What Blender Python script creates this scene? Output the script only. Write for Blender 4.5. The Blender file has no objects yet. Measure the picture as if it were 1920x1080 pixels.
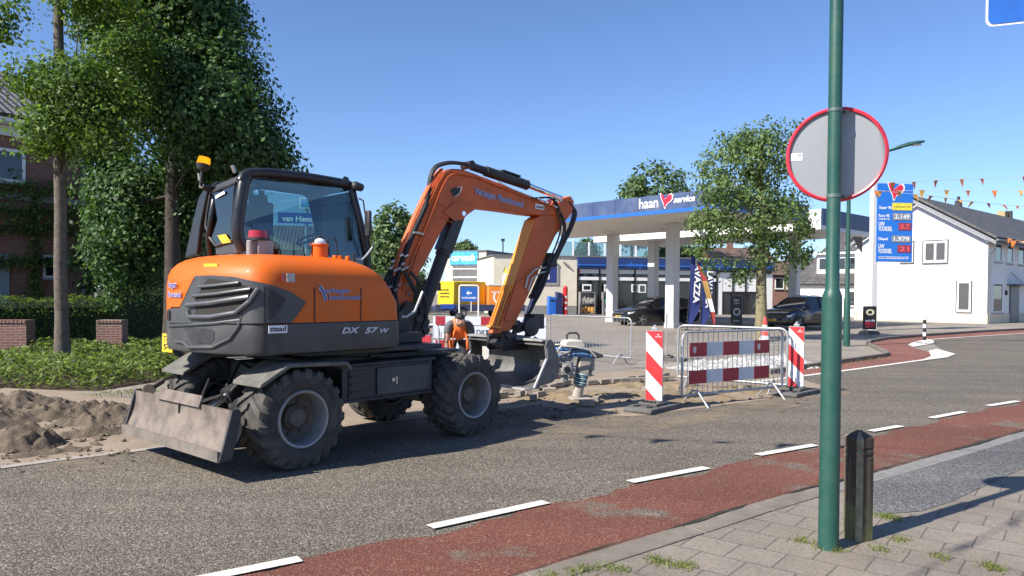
import bpy, math, random
import numpy as np
from mathutils import Vector, Matrix, Euler
R = math.radians
random.seed(7); rng = np.random.default_rng(11)
scene = bpy.context.scene
COL = scene.collection

# ------------------------------------------------------------------ survey helpers: photo pixel -> place in metres
CAM_H = 1.65; F_PX = 1400.0; PITCH = R(1.0); ROLL = 0.008; PPY = 550 + F_PX * math.tan(PITCH)
def ray(px, py):
    a = (px - 960) / F_PX; b = -(py - PPY) / F_PX
    cr, sr = math.cos(ROLL), math.sin(ROLL); x = a * cr - b * sr; y = a * sr + b * cr
    cp, sp = math.cos(PITCH), math.sin(PITCH)
    return Vector((x, cp + y * sp, -sp + y * cp))
def gr(px, py, z=0.0):
    d = ray(px, py); t = (z - CAM_H) / d.z
    return Vector((d.x * t, d.y * t, z))
def at(px, py, Y):
    d = ray(px, py); t = Y / d.y
    return Vector((d.x * t, Y, CAM_H + d.z * t))
class Frame:
    """a local frame: origin o on the ground, x along heading (degrees from +Y towards +X), y to the left, z up"""
    def __init__(s, o, az):
        s.o = Vector((o[0], o[1], o[2] if len(o) > 2 else 0)); a = R(az); s.az = az
        s.f = Vector((math.sin(a), math.cos(a), 0)); s.l = Vector((-math.cos(a), math.sin(a), 0))
        s.M = Matrix(((s.f.x, s.l.x, 0, s.o.x), (s.f.y, s.l.y, 0, s.o.y), (0, 0, 1, s.o.z), (0, 0, 0, 1)))
    def onv(s, px, py, v):      # pixel on the plane y=v
        d = ray(px, py); t = (v + s.o.dot(s.l)) / d.dot(s.l); p = d * t + Vector((0, 0, CAM_H)) - s.o
        return Vector((p.dot(s.f), v, p.z))
    def onu(s, px, py, u):      # pixel on the plane x=u
        d = ray(px, py); t = (u + s.o.dot(s.f)) / d.dot(s.f); p = d * t + Vector((0, 0, CAM_H)) - s.o
        return Vector((u, p.dot(s.l), p.z))
    def loc(s, w): return s.M.inverted() @ Vector(w)

# ------------------------------------------------------------------ materials
MATS = {}
def _nodes(name):
    m = bpy.data.materials.new(name); m.use_nodes = True
    nt = m.node_tree; nt.nodes.clear()
    out = nt.nodes.new('ShaderNodeOutputMaterial')
    return m, nt, out
def N(nt, t, **kw):
    n = nt.nodes.new(t)
    for k, v in kw.items():
        if k in n.inputs: n.inputs[k].default_value = v
        else: setattr(n, k, v)
    return n
def L(nt, a, b): nt.links.new(a, b)
def c4(c): return (c[0], c[1], c[2], 1)
def ramp(nt, stops):
    r = nt.nodes.new('ShaderNodeValToRGB'); e = r.color_ramp.elements
    while len(e) < len(stops): e.new(0.5)
    for i, (p, c) in enumerate(stops): e[i].position = p; e[i].color = c4(c)
    return r
def mixc(nt, a, b, fac=None, blend='MIX', f=0.5):
    m = nt.nodes.new('ShaderNodeMix'); m.data_type = 'RGBA'; m.blend_type = blend
    for s, v in ((6, a), (7, b)):
        if hasattr(v, 'is_linked'): L(nt, v, m.inputs[s])
        else: m.inputs[s].default_value = c4(v)
    if fac is not None: L(nt, fac, m.inputs[0])
    else: m.inputs[0].default_value = f
    return m.outputs[2]
def mat(name, col, rough=0.6, metal=0.0, var=0.12, scale=6.0, bump=0.0, bscale=40.0, dirt=None, dirt_amt=0.5, dscale=3.0, coat=0.0, spec=0.5, tint=None):
    """plain paint/plastic/metal/plaster with uneven tone, optional dirt patches and fine bump"""
    if name in MATS: return MATS[name]
    m, nt, out = _nodes(name)
    p = N(nt, 'ShaderNodeBsdfPrincipled', Roughness=rough, Metallic=metal)
    p.inputs['Specular IOR Level'].default_value = spec
    if coat: p.inputs['Coat Weight'].default_value = coat; p.inputs['Coat Roughness'].default_value = 0.08
    tc = N(nt, 'ShaderNodeTexCoord')
    nz = N(nt, 'ShaderNodeTexNoise', Scale=scale, Detail=6.0, Roughness=0.6); L(nt, tc.outputs['Object'], nz.inputs['Vector'])
    lo = [max(0, x * (1 - var)) for x in col]; hi = [min(1, x * (1 + var)) for x in (tint or col)]
    rp = ramp(nt, [(0.3, lo), (0.7, hi)]); L(nt, nz.outputs['Fac'], rp.inputs['Fac'])
    c = rp.outputs['Color']
    if dirt is not None:
        n2 = N(nt, 'ShaderNodeTexNoise', Scale=dscale, Detail=9.0, Roughness=0.7); L(nt, tc.outputs['Object'], n2.inputs['Vector'])
        r2 = ramp(nt, [(0.42, (0, 0, 0)), (0.75, (dirt_amt,) * 3)]); L(nt, n2.outputs['Fac'], r2.inputs['Fac'])
        c = mixc(nt, c, dirt, r2.outputs['Color'])
        rr = N(nt, 'ShaderNodeMath', operation='MULTIPLY_ADD'); L(nt, r2.outputs['Color'], rr.inputs[0]); rr.inputs[1].default_value = 0.4; rr.inputs[2].default_value = rough
        L(nt, rr.outputs[0], p.inputs['Roughness'])
    L(nt, c, p.inputs['Base Color'])
    if bump:
        n3 = N(nt, 'ShaderNodeTexNoise', Scale=bscale, Detail=5.0); L(nt, tc.outputs['Object'], n3.inputs['Vector'])
        b = N(nt, 'ShaderNodeBump', Strength=bump, Distance=0.02); L(nt, n3.outputs['Fac'], b.inputs['Height']); L(nt, b.outputs['Normal'], p.inputs['Normal'])
    L(nt, p.outputs[0], out.inputs[0]); MATS[name] = m
    return m
def emit(name, col, strength):
    if name in MATS: return MATS[name]
    m, nt, out = _nodes(name); e = N(nt, 'ShaderNodeEmission', Color=c4(col), Strength=strength); L(nt, e.outputs[0], out.inputs[0]); MATS[name] = m
    return m
def glass(name, tint=(0.5, 0.62, 0.62), rough=0.02, refl=0.12):
    if name in MATS: return MATS[name]
    m, nt, out = _nodes(name)
    tr = N(nt, 'ShaderNodeBsdfTransparent', Color=c4(tint)); gl = N(nt, 'ShaderNodeBsdfGlossy', Roughness=rough, Color=(0.9, 0.95, 1, 1))
    fr = N(nt, 'ShaderNodeFresnel', IOR=1.5); ad = N(nt, 'ShaderNodeMath', operation='MULTIPLY_ADD'); L(nt, fr.outputs[0], ad.inputs[0]); ad.inputs[1].default_value = 1.0; ad.inputs[2].default_value = refl * 0.3
    mx = N(nt, 'ShaderNodeMixShader'); L(nt, ad.outputs[0], mx.inputs[0]); L(nt, tr.outputs[0], mx.inputs[1]); L(nt, gl.outputs[0], mx.inputs[2]); L(nt, mx.outputs[0], out.inputs[0])
    MATS[name] = m; return m
def darkglass(name, col=(0.02, 0.025, 0.03), rough=0.04):
    return mat(name, col, rough=rough, var=0.3, scale=1.5, spec=0.8)
def leafmat(name, dark, light, trans=0.35, rough=0.5):
    if name in MATS: return MATS[name]
    m, nt, out = _nodes(name)
    g = N(nt, 'ShaderNodeNewGeometry'); rp = ramp(nt, [(0.0, dark), (0.55, [(a + b) / 2 for a, b in zip(dark, light)]), (1.0, light)]); L(nt, g.outputs['Random Per Island'], rp.inputs['Fac'])
    p = N(nt, 'ShaderNodeBsdfPrincipled', Roughness=rough); p.inputs['Specular IOR Level'].default_value = 0.22; L(nt, rp.outputs['Color'], p.inputs['Base Color'])
    t = N(nt, 'ShaderNodeBsdfTranslucent'); h = mixc(nt, rp.outputs['Color'], (0.9, 1.0, 0.25), f=0.6, blend='MULTIPLY'); L(nt, h, t.inputs['Color'])
    t2 = mixc(nt, h, (2.0, 2.0, 1.4), f=1.0, blend='MULTIPLY'); L(nt, t2, t.inputs['Color'])
    mx = N(nt, 'ShaderNodeMixShader'); mx.inputs[0].default_value = trans; L(nt, p.outputs[0], mx.inputs[1]); L(nt, t.outputs[0], mx.inputs[2]); L(nt, mx.outputs[0], out.inputs[0])
    MATS[name] = m; return m
def wallvec(nt, sx=1.0, sz=1.0, horiz=False):
    tc = N(nt, 'ShaderNodeTexCoord'); sp = N(nt, 'ShaderNodeSeparateXYZ'); L(nt, tc.outputs['Object'], sp.inputs[0])
    ad = N(nt, 'ShaderNodeMath', operation='ADD'); L(nt, sp.outputs[0], ad.inputs[0]); L(nt, sp.outputs[1], ad.inputs[1])
    cb = N(nt, 'ShaderNodeCombineXYZ')
    if horiz: L(nt, sp.outputs[0], cb.inputs[0]); L(nt, sp.outputs[1], cb.inputs[1])
    else: L(nt, ad.outputs[0], cb.inputs[0]); L(nt, sp.outputs[2], cb.inputs[1])
    return tc, cb.outputs[0]
def brickmat(name, c1, c2, mortar, bw=0.22, bh=0.065, ms=0.012, rough=0.85, horiz=False, bump=0.5, offset=0.5, patch=None, rot=0.0, patch_scale=0.6, grime=0.25, squash=None):
    if name in MATS: return MATS[name]
    m, nt, out = _nodes(name)
    tc, vec = wallvec(nt, horiz=horiz)
    if rot:
        mp = N(nt, 'ShaderNodeMapping'); mp.inputs['Rotation'].default_value = (0, 0, rot); L(nt, vec, mp.inputs['Vector']); vec = mp.outputs[0]
    b = N(nt, 'ShaderNodeTexBrick', Color1=c4(c1), Color2=c4(c2), Mortar=c4(mortar)); b.offset = offset
    b.inputs['Scale'].default_value = 1.0; b.inputs['Mortar Size'].default_value = ms; b.inputs['Brick Width'].default_value = bw; b.inputs['Row Height'].default_value = bh
    b.inputs['Mortar Smooth'].default_value = 0.2; b.inputs['Bias'].default_value = 0.0
    wob = N(nt, 'ShaderNodeTexNoise', Scale=3.0, Detail=3.0); L(nt, vec, wob.inputs['Vector'])
    wm = N(nt, 'ShaderNodeVectorMath', operation='MULTIPLY_ADD'); L(nt, wob.outputs['Color'], wm.inputs[0]); wm.inputs[1].default_value = (0.02, 0.02, 0); L(nt, vec, wm.inputs[2])
    L(nt, wm.outputs[0], b.inputs['Vector'])
    nz = N(nt, 'ShaderNodeTexNoise', Scale=patch_scale, Detail=8.0, Roughness=0.65); L(nt, tc.outputs['Object'], nz.inputs['Vector'])
    rp = ramp(nt, [(0.3, (1 - grime,) * 3), (0.7, (1 + grime * 0.6,) * 3)]); L(nt, nz.outputs['Fac'], rp.inputs['Fac'])
    c = mixc(nt, b.outputs['Color'], rp.outputs['Color'], f=1.0, blend='MULTIPLY')
    nf = N(nt, 'ShaderNodeTexNoise', Scale=60.0, Detail=4.0); L(nt, tc.outputs['Object'], nf.inputs['Vector'])
    rf = ramp(nt, [(0.3, (0.75,) * 3), (0.7, (1.2,) * 3)]); L(nt, nf.outputs['Fac'], rf.inputs['Fac'])
    c = mixc(nt, c, rf.outputs['Color'], f=1.0, blend='MULTIPLY')
    if patch is not None:
        n2 = N(nt, 'ShaderNodeTexNoise', Scale=1.1, Detail=6.0); L(nt, tc.outputs['Object'], n2.inputs['Vector'])
        r2 = ramp(nt, [(0.5, (0, 0, 0)), (0.68, (0.75,) * 3)]); L(nt, n2.outputs['Fac'], r2.inputs['Fac']); c = mixc(nt, c, patch, r2.outputs['Color'])
    p = N(nt, 'ShaderNodeBsdfPrincipled', Roughness=rough); L(nt, c, p.inputs['Base Color'])
    if bump:
        iv = N(nt, 'ShaderNodeMath', operation='SUBTRACT'); iv.inputs[0].default_value = 1.0; L(nt, b.outputs['Fac'], iv.inputs[1])
        bp = N(nt, 'ShaderNodeBump', Strength=bump, Distance=0.01); L(nt, iv.outputs[0], bp.inputs['Height']); L(nt, bp.outputs['Normal'], p.inputs['Normal'])
    L(nt, p.outputs[0], out.inputs[0]); MATS[name] = m; return m
def asphalt(name, base, chip, chip2, wear=None, wear_lo=0.5, wear_hi=0.62, wscale=0.7, rough=0.9, cracks=True, gs=75.0):
    """stone chips in bitumen: two sizes of voronoi chips of different tone; optional worn patches showing another asphalt through"""
    if name in MATS: return MATS[name]
    m, nt, out = _nodes(name); tc = N(nt, 'ShaderNodeTexCoord'); V = tc.outputs['Object']
    v1 = N(nt, 'ShaderNodeTexVoronoi', Scale=gs); L(nt, V, v1.inputs['Vector'])
    sp = N(nt, 'ShaderNodeSeparateColor'); L(nt, v1.outputs['Color'], sp.inputs[0])
    r1 = ramp(nt, [(0.0, base), (0.45, base), (0.62, chip), (0.9, chip), (0.97, chip2)]); L(nt, sp.outputs[0], r1.inputs['Fac'])
    rd = ramp(nt, [(0.25, (1, 1, 1)), (0.6, (0.55,) * 3)]); L(nt, v1.outputs['Distance'], rd.inputs['Fac'])
    c = mixc(nt, r1.outputs['Color'], rd.outputs['Color'], f=0.8, blend='MULTIPLY')
    nb = N(nt, 'ShaderNodeTexNoise', Scale=0.45, Detail=8.0, Roughness=0.6); L(nt, V, nb.inputs['Vector'])
    rb = ramp(nt, [(0.3, (0.84,) * 3), (0.7, (1.13,) * 3)]); L(nt, nb.outputs['Fac'], rb.inputs['Fac'])
    mpp = N(nt, 'ShaderNodeMapping'); mpp.inputs['Rotation'].default_value = (0, 0, R(-38)); mpp.inputs['Scale'].default_value = (.10, 1.5, 1); L(nt, V, mpp.inputs['Vector'])
    ns = N(nt, 'ShaderNodeTexNoise', Scale=1.2, Detail=5.0); L(nt, mpp.outputs[0], ns.inputs['Vector']); rs_ = ramp(nt, [(.35, (.88,) * 3), (.65, (1.1,) * 3)]); L(nt, ns.outputs['Fac'], rs_.inputs['Fac']); c = mixc(nt, c, rs_.outputs['Color'], f=1.0, blend='MULTIPLY')
    c = mixc(nt, c, rb.outputs['Color'], f=1.0, blend='MULTIPLY')
    if wear is not None:
        nw = N(nt, 'ShaderNodeTexNoise', Scale=wscale, Detail=10.0, Roughness=0.68); L(nt, V, nw.inputs['Vector'])
        rw = ramp(nt, [(wear_lo, (0, 0, 0)), (wear_hi, (1, 1, 1))]); L(nt, nw.outputs['Fac'], rw.inputs['Fac'])
        rc = ramp(nt, [(0.0, [x * .45 for x in wear]), (0.5, [x * .7 for x in wear]), (0.75, wear), (1.0, [min(1, x * 1.9) for x in wear])]); L(nt, sp.outputs[1], rc.inputs['Fac'])
        c = mixc(nt, c, rc.outputs['Color'], rw.outputs['Color'])
    p = N(nt, 'ShaderNodeBsdfPrincipled', Roughness=rough); p.inputs['Specular IOR Level'].default_value = 0.35
    L(nt, c, p.inputs['Base Color'])
    bp = N(nt, 'ShaderNodeBump', Strength=0.55, Distance=0.006); bp.invert = True; L(nt, v1.outputs['Distance'], bp.inputs['Height']); L(nt, bp.outputs['Normal'], p.inputs['Normal'])
    L(nt, p.outputs[0], out.inputs[0]); MATS[name] = m; return m

# ------------------------------------------------------------------ mesh builder
def basis(d):
    d = Vector(d).normalized(); a = Vector((0, 0, 1)) if abs(d.z) < 0.9 else Vector((1, 0, 0))
    x = a.cross(d).normalized(); return x, d.cross(x), d
_TXT = {}
def text_geo(s, bold=0.0, shear=0.0, spacing=1.0):
    k = (s, bold, shear, spacing)
    if k in _TXT: return _TXT[k]
    cu = bpy.data.curves.new('tmp', 'FONT'); cu.body = s; cu.size = 1.0; cu.offset = bold; cu.shear = shear; cu.space_character = spacing; cu.resolution_u = 3; cu.extrude = 0.0
    o = bpy.data.objects.new('tmp', cu); COL.objects.link(o); dg = bpy.context.evaluated_depsgraph_get(); dg.update()
    me = bpy.data.meshes.new_from_object(o.evaluated_get(dg))
    v = [tuple(p.co) for p in me.vertices]; f = [tuple(p.vertices) for p in me.polygons]
    bpy.data.objects.remove(o); bpy.data.curves.remove(cu); bpy.data.meshes.remove(me)
    _TXT[k] = (v, f); return _TXT[k]
class MB:
    def __init__(s): s.v = []; s.f = []; s.m = []; s.M = Matrix.Identity(4)
    def add(s, vs, fs, m=0):
        o = len(s.v); M = s.M
        s.v += [tuple(M @ Vector(p)) for p in vs]
        s.f += [tuple(i + o for i in f) for f in fs]; s.m += [m] * len(fs); return s
    def box(s, c, d, m=0, rz=0.0, ch=0.0):
        x, y, z = d[0] / 2, d[1] / 2, d[2] / 2
        vs = [(-x, -y, -z), (x, -y, -z), (x, y, -z), (-x, y, -z), (-x, -y, z), (x, -y, z), (x, y, z), (-x, y, z)]
        if rz: ca, sa = math.cos(rz), math.sin(rz); vs = [(a * ca - b * sa, a * sa + b * ca, e) for a, b, e in vs]
        return s.add([(a + c[0], b + c[1], e + c[2]) for a, b, e in vs], [(0, 3, 2, 1), (4, 5, 6, 7), (0, 1, 5, 4), (1, 2, 6, 5), (2, 3, 7, 6), (3, 0, 4, 7)], m)
    def bar(s, p0, p1, w, h, m=0, up=(0, 0, 1)):
        p0, p1 = Vector(p0), Vector(p1); d = (p1 - p0).normalized(); sd = d.cross(Vector(up))
        if sd.length < 1e-4: sd = d.cross(Vector((1, 0, 0)))
        sd.normalize(); u = sd.cross(d); a, b = sd * w / 2, u * h / 2
        vs = [p0 - a - b, p0 + a - b, p0 + a + b, p0 - a + b, p1 - a - b, p1 + a - b, p1 + a + b, p1 - a + b]
        return s.add(vs, [(0, 1, 2, 3), (7, 6, 5, 4), (0, 4, 5, 1), (1, 5, 6, 2), (2, 6, 7, 3), (3, 7, 4, 0)], m)
    def prism(s, poly, a, b, axis='y', m=0):
        """polygon in the plane across 'axis', extruded from a to b; axis y: (x,z); axis x: (y,z); axis z: (x,y)"""
        def P(p, h): return (p[0], h, p[1]) if axis == 'y' else (h, p[0], p[1]) if axis == 'x' else (p[0], p[1], h)
        n = len(poly); vs = [P(p, a) for p in poly] + [P(p, b) for p in poly]
        fs = [tuple(range(n)), tuple(range(2 * n - 1, n - 1, -1))] + [(i + n, (i + 1) % n + n, (i + 1) % n, i) for i in range(n)]
        return s.add(vs, fs, m)
    def ring(s, c, x, y, r, n): return [c + x * (r * math.cos(2 * math.pi * i / n)) + y * (r * math.sin(2 * math.pi * i / n)) for i in range(n)]
    def cyl(s, p0, p1, r0, r1=None, n=12, m=0, caps=True):
        p0, p1 = Vector(p0), Vector(p1); r1 = r0 if r1 is None else r1; x, y, _ = basis(p1 - p0)
        vs = s.ring(p0, x, y, r0, n) + s.ring(p1, x, y, r1, n)
        fs = [(i, (i + 1) % n, (i + 1) % n + n, i + n) for i in range(n)]
        if caps: fs += [tuple(range(n - 1, -1, -1)), tuple(range(n, 2 * n))]
        return s.add(vs, fs, m)
    def tube(s, pts, r, n=8, m=0, caps=True, flat=None):
        pts = [Vector(p) for p in pts]; k = len(pts); rs = r if isinstance(r, (list, tuple)) else [r] * k
        t0 = (pts[1] - pts[0]).normalized(); x, y, _ = basis(t0); vs = []; pt = t0
        for i, p in enumerate(pts):
            t = (pts[min(i + 1, k - 1)] - pts[max(i - 1, 0)])
            t = t.normalized() if t.length > 1e-9 else pt
            q = pt.rotation_difference(t); x = q @ x; y = q @ y; pt = t
            vs += s.ring(p, x, y, rs[i], n)
        fs = [(j * n + i, j * n + (i + 1) % n, (j + 1) * n + (i + 1) % n, (j + 1) * n + i) for j in range(k - 1) for i in range(n)]
        if caps: fs += [tuple(range(n - 1, -1, -1)), tuple(range((k - 1) * n, k * n))]
        return s.add(vs, fs, m)
    def lathe(s, prof, p0, d, n=24, m=0, cap0=False, cap1=False):
        x, y, z = basis(d); p0 = Vector(p0); vs = []
        for r, h in prof: vs += s.ring(p0 + z * h, x, y, max(r, 1e-4), n)
        k = len(prof); fs = [(j * n + i, j * n + (i + 1) % n, (j + 1) * n + (i + 1) % n, (j + 1) * n + i) for j in range(k - 1) for i in range(n)]
        if cap0: fs.append(tuple(range(n - 1, -1, -1)))
        if cap1: fs.append(tuple(range((k - 1) * n, k * n)))
        return s.add(vs, fs, m)
    def loft(s, rings, m=0, closed=True, caps=True):
        n = len(rings[0]); vs = [p for r in rings for p in r]; e = n if closed else n - 1
        fs = [(j * n + i, j * n + (i + 1) % n, (j + 1) * n + (i + 1) % n, (j + 1) * n + i) for j in range(len(rings) - 1) for i in range(e)]
        if caps: fs += [tuple(range(n - 1, -1, -1)), tuple(range((len(rings) - 1) * n, len(rings) * n))]
        return s.add(vs, fs, m)
    def sphere(s, c, r, nu=12, nv=8, m=0, sc=(1, 1, 1)):
        prof = [(math.sin(math.pi * j / nv), -math.cos(math.pi * j / nv)) for j in range(nv + 1)]; vs = []
        for a, h in prof: vs += [(c[0] + r * sc[0] * max(a, 1e-3) * math.cos(2 * math.pi * i / nu), c[1] + r * sc[1] * max(a, 1e-3) * math.sin(2 * math.pi * i / nu), c[2] + r * sc[2] * h) for i in range(nu)]
        fs = [(j * nu + i, j * nu + (i + 1) % nu, (j + 1) * nu + (i + 1) % nu, (j + 1) * nu + i) for j in range(nv) for i in range(nu)]
        return s.add(vs, fs, m)
    def quad(s, a, b, c, d, m=0): return s.add([a, b, c, d], [(0, 1, 2, 3)], m)
    def slab(s, a, b, c, d, t, m=0):
        """a thin plate with the outline a,b,c,d and thickness t along its normal"""
        a, b, c, d = map(Vector, (a, b, c, d)); n = (b - a).cross(d - a).normalized() * t
        vs = [a, b, c, d, a + n, b + n, c + n, d + n]
        return s.add(vs, [(3, 2, 1, 0), (4, 5, 6, 7), (0, 1, 5, 4), (1, 2, 6, 5), (2, 3, 7, 6), (3, 0, 4, 7)], m)
    def plate(s, pts, t, m=0):
        pts = [Vector(p) for p in pts]; k = len(pts); nn = Vector((0, 0, 0))
        for i in range(k): nn += (pts[i] - pts[0]).cross(pts[(i + 1) % k] - pts[0])
        nn = nn.normalized() * t; vs = pts + [p + nn for p in pts]
        return s.add(vs, [tuple(range(k - 1, -1, -1)), tuple(range(k, 2 * k))] + [(i, (i + 1) % k, (i + 1) % k + k, i + k) for i in range(k)], m)
    def text(s, t, p, xd, yd, h, m=0, bold=0.0, shear=0.0, w=None, align='L', spacing=1.0, lift=0.0):
        """lettering of cap height about h starting at p, running along xd with its upright along yd; w fits the width"""
        vs, fs = text_geo(t, bold, shear, spacing)
        if not vs: return s
        xs = [q[0] for q in vs]; x0, x1 = min(xs), max(xs); k = h / 0.70; kx = k if w is None else w / (x1 - x0)
        off = 0 if align == 'L' else -(x1 - x0) / 2 if align == 'C' else -(x1 - x0)
        xd, yd = Vector(xd).normalized(), Vector(yd).normalized(); nn = xd.cross(yd) * lift; p = Vector(p)
        return s.add([p + nn + xd * ((q[0] - x0 + off) * kx) + yd * (q[1] * k) for q in vs], fs, m)
    def marks(s, p, xd, yd, h, w, m=0, seed=1):
        """a line of print too small to read in the photo: short upright strokes of uneven width"""
        r = random.Random(seed); xd, yd, p = Vector(xd).normalized(), Vector(yd).normalized(), Vector(p); x = 0
        while x < w * .97:
            ww = h * r.uniform(.35, .8); hh = h * r.choice((.7, .7, 1)); ww = min(ww, w - x); a = p + xd * x; s.add([a, a + xd * ww, a + xd * ww + yd * hh, a + yd * hh], [(0, 1, 2, 3)], m); x += ww + h * (.22 if r.random() < .85 else .6)
        return s
    def build(s, name, mats, parent=None, smooth=40, bevel=0.0, M=None, seg=2, flip=False):
        me = bpy.data.meshes.new(name); me.from_pydata(s.v, [], s.f)
        for x in (mats if isinstance(mats, (list, tuple)) else [mats]): me.materials.append(x)
        if any(s.m): me.polygons.foreach_set('material_index', s.m)
        me.validate(); me.update()
        if smooth: me.shade_smooth(); me.set_sharp_from_angle(angle=R(smooth))
        o = bpy.data.objects.new(name, me); COL.objects.link(o)
        if parent is not None: o.parent = parent
        if M is not None: o.matrix_world = M
        if bevel:
            b = o.modifiers.new('bevel', 'BEVEL'); b.width = bevel; b.segments = seg; b.limit_method = 'ANGLE'; b.angle_limit = R(35); b.harden_normals = False
        return o
def tag(o, label=None, cat=None, group=None, kind=None):
    if label: o['label'] = label
    if cat: o['category'] = cat
    if group: o['group'] = group
    if kind: o['kind'] = kind
    return o
def thing(name, label, cat, M=None, group=None):
    o = bpy.data.objects.new(name, None); COL.objects.link(o); o.empty_display_size = 0.2
    if M is not None: o.matrix_world = M
    return tag(o, label, cat, group)
def copy_tree(o, parent=None):
    c = o.copy(); COL.objects.link(c)
    if parent is not None: c.parent = parent
    for ch in list(o.children): copy_tree(ch, c)
    return c
def struct(name, mb, m, **kw): return tag(mb.build(name, m, **kw), kind='structure')
def sheet(name, pts, m, z, kind='structure'):
    mb = MB(); mb.add([(p[0], p[1], z) for p in pts], [tuple(range(len(pts)))]); o = mb.build(name, m, smooth=0)
    bm_tri(o); return tag(o, kind=kind) if kind else o
def bm_tri(o):
    import bmesh
    bm = bmesh.new(); bm.from_mesh(o.data); bmesh.ops.triangulate(bm, faces=bm.faces)
    for f in bm.faces:
        if f.normal.z < 0: f.normal_flip()
    bm.to_mesh(o.data); bm.free()
def noise2(x, y, s=1.0, seed=0):
    from mathutils import noise as mn
    return mn.noise(Vector((x * s + seed * 13.7, y * s - seed * 7.1, seed * 3.3)))

# ------------------------------------------------------------------ foliage
def leaf_mesh(name, P, Nrm, size, m, parent=None, aspect=0.62, curl=0.25, seed=1, M=None, up=None):
    """one small pointed leaf per row of P, turned roughly to face Nrm; size is the leaf length (array or number)"""
    r = np.random.default_rng(seed); n = len(P); P = np.asarray(P, float); Nn = np.asarray(Nrm, float) + r.normal(0, 0.55, (n, 3))
    Nn /= np.linalg.norm(Nn, axis=1, keepdims=True) + 1e-9
    t = r.normal(0, 1, (n, 3)) if up is None else np.asarray(up, float) + r.normal(0, 0.45, (n, 3))
    if up is None: t[:, 2] -= 0.5
    t -= Nn * np.sum(t * Nn, axis=1, keepdims=True); t /= np.linalg.norm(t, axis=1, keepdims=True) + 1e-9
    b = np.cross(Nn, t); s = (np.asarray(size) * np.ones(n) * r.uniform(0.55, 1.35, n))[:, None]
    base = P - t * s * 0.5; tip = P + t * s * 0.5 - Nn * s * curl * 0.5
    lft = P + b * s * aspect * 0.5 - Nn * s * curl * 0.25 - t * s * 0.08; rgt = P - b * s * aspect * 0.5 - Nn * s * curl * 0.25 - t * s * 0.08
    V = np.stack([base, rgt, tip, lft], 1).reshape(-1, 3).astype(np.float32)
    me = bpy.data.meshes.new(name); me.vertices.add(4 * n); me.vertices.foreach_set('co', V.ravel())
    me.loops.add(4 * n); me.loops.foreach_set('vertex_index', np.arange(4 * n, dtype=np.int32))
    me.polygons.add(n); me.polygons.foreach_set('loop_start', np.arange(0, 4 * n, 4, dtype=np.int32)); me.polygons.foreach_set('loop_total', np.full(n, 4, np.int32))
    me.materials.append(m); me.update(calc_edges=True); me.validate()
    o = bpy.data.objects.new(name, me); COL.objects.link(o)
    if parent is not None: o.parent = parent
    if M is not None: o.matrix_world = M
    return o
def crown_points(blobs, n_clump, per, spread, seed=1, inner=0.55, flatten=0.8):
    """leaf positions in clumps spread through ellipsoid blobs [(cx,cy,cz, rx,ry,rz)], denser near the outside"""
    r = np.random.default_rng(seed); B = np.array(blobs, float); w = (B[:, 3] * B[:, 4] * B[:, 5]) ** (2 / 3); w /= w.sum()
    ix = r.choice(len(B), n_clump, p=w); d = r.normal(0, 1, (n_clump, 3)); d /= np.linalg.norm(d, axis=1, keepdims=True)
    rad = (inner + (1 - inner) * r.random(n_clump) ** 0.5)[:, None] * r.uniform(0.92, 1.1, (n_clump, 1))
    C = B[ix, :3] + d * rad * B[ix, 3:]
    k = r.poisson(per, n_clump) + 2; id2 = np.repeat(np.arange(n_clump), k); sp = (spread * r.uniform(0.6, 1.35, n_clump))[id2][:, None]
    off = np.clip(r.normal(0, 1, (len(id2), 3)), -1.75, 1.75) * sp; off[:, 2] *= flatten
    P = C[id2] + off; nr = d[id2] * 0.8 + off / (np.linalg.norm(off, axis=1, keepdims=True) + 1e-6) * 0.6; nr[:, 2] += 0.45
    return P, nr, C
def limbs(mb, base, h, r0, tips, seed=1, lean=(0, 0), n=9, taper=0.55, m=0):
    """tapered, slightly crooked trunk from base up to height h with a limb to each tip"""
    r = random.Random(seed); k = 9; pts = []; rs = []
    for i in range(k + 1):
        t = i / k; pts.append(Vector((base[0] + lean[0] * t + r.uniform(-1, 1) * 0.03 * h ** .5 * t, base[1] + lean[1] * t + r.uniform(-1, 1) * 0.03 * h ** .5 * t, base[2] + h * t)))
        rs.append(r0 * (1.28 if i == 0 else 1.0) * (1 - taper * t))
    mb.tube(pts, rs, n=n, m=m)
    for tp in tips:
        tp = Vector(tp); t = min(0.97, max(0.42, (tp.z - base[2]) / h - 0.22)); f = t * k; i = int(f); p = pts[i].lerp(pts[min(i + 1, k)], f - i); rr = r0 * (1 - taper * t) * 0.3
        mid = p.lerp(tp, 0.5) + Vector((r.uniform(-1, 1), r.uniform(-1, 1), r.uniform(-.2, 1))) * 0.12 * (tp - p).length
        mb.tube([p, p.lerp(mid, 0.5) + Vector((0, 0, .03)), mid, mid.lerp(tp, .6), tp], [rr, rr * .8, rr * .6, rr * .4, rr * .15], n=6, m=m)
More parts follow.
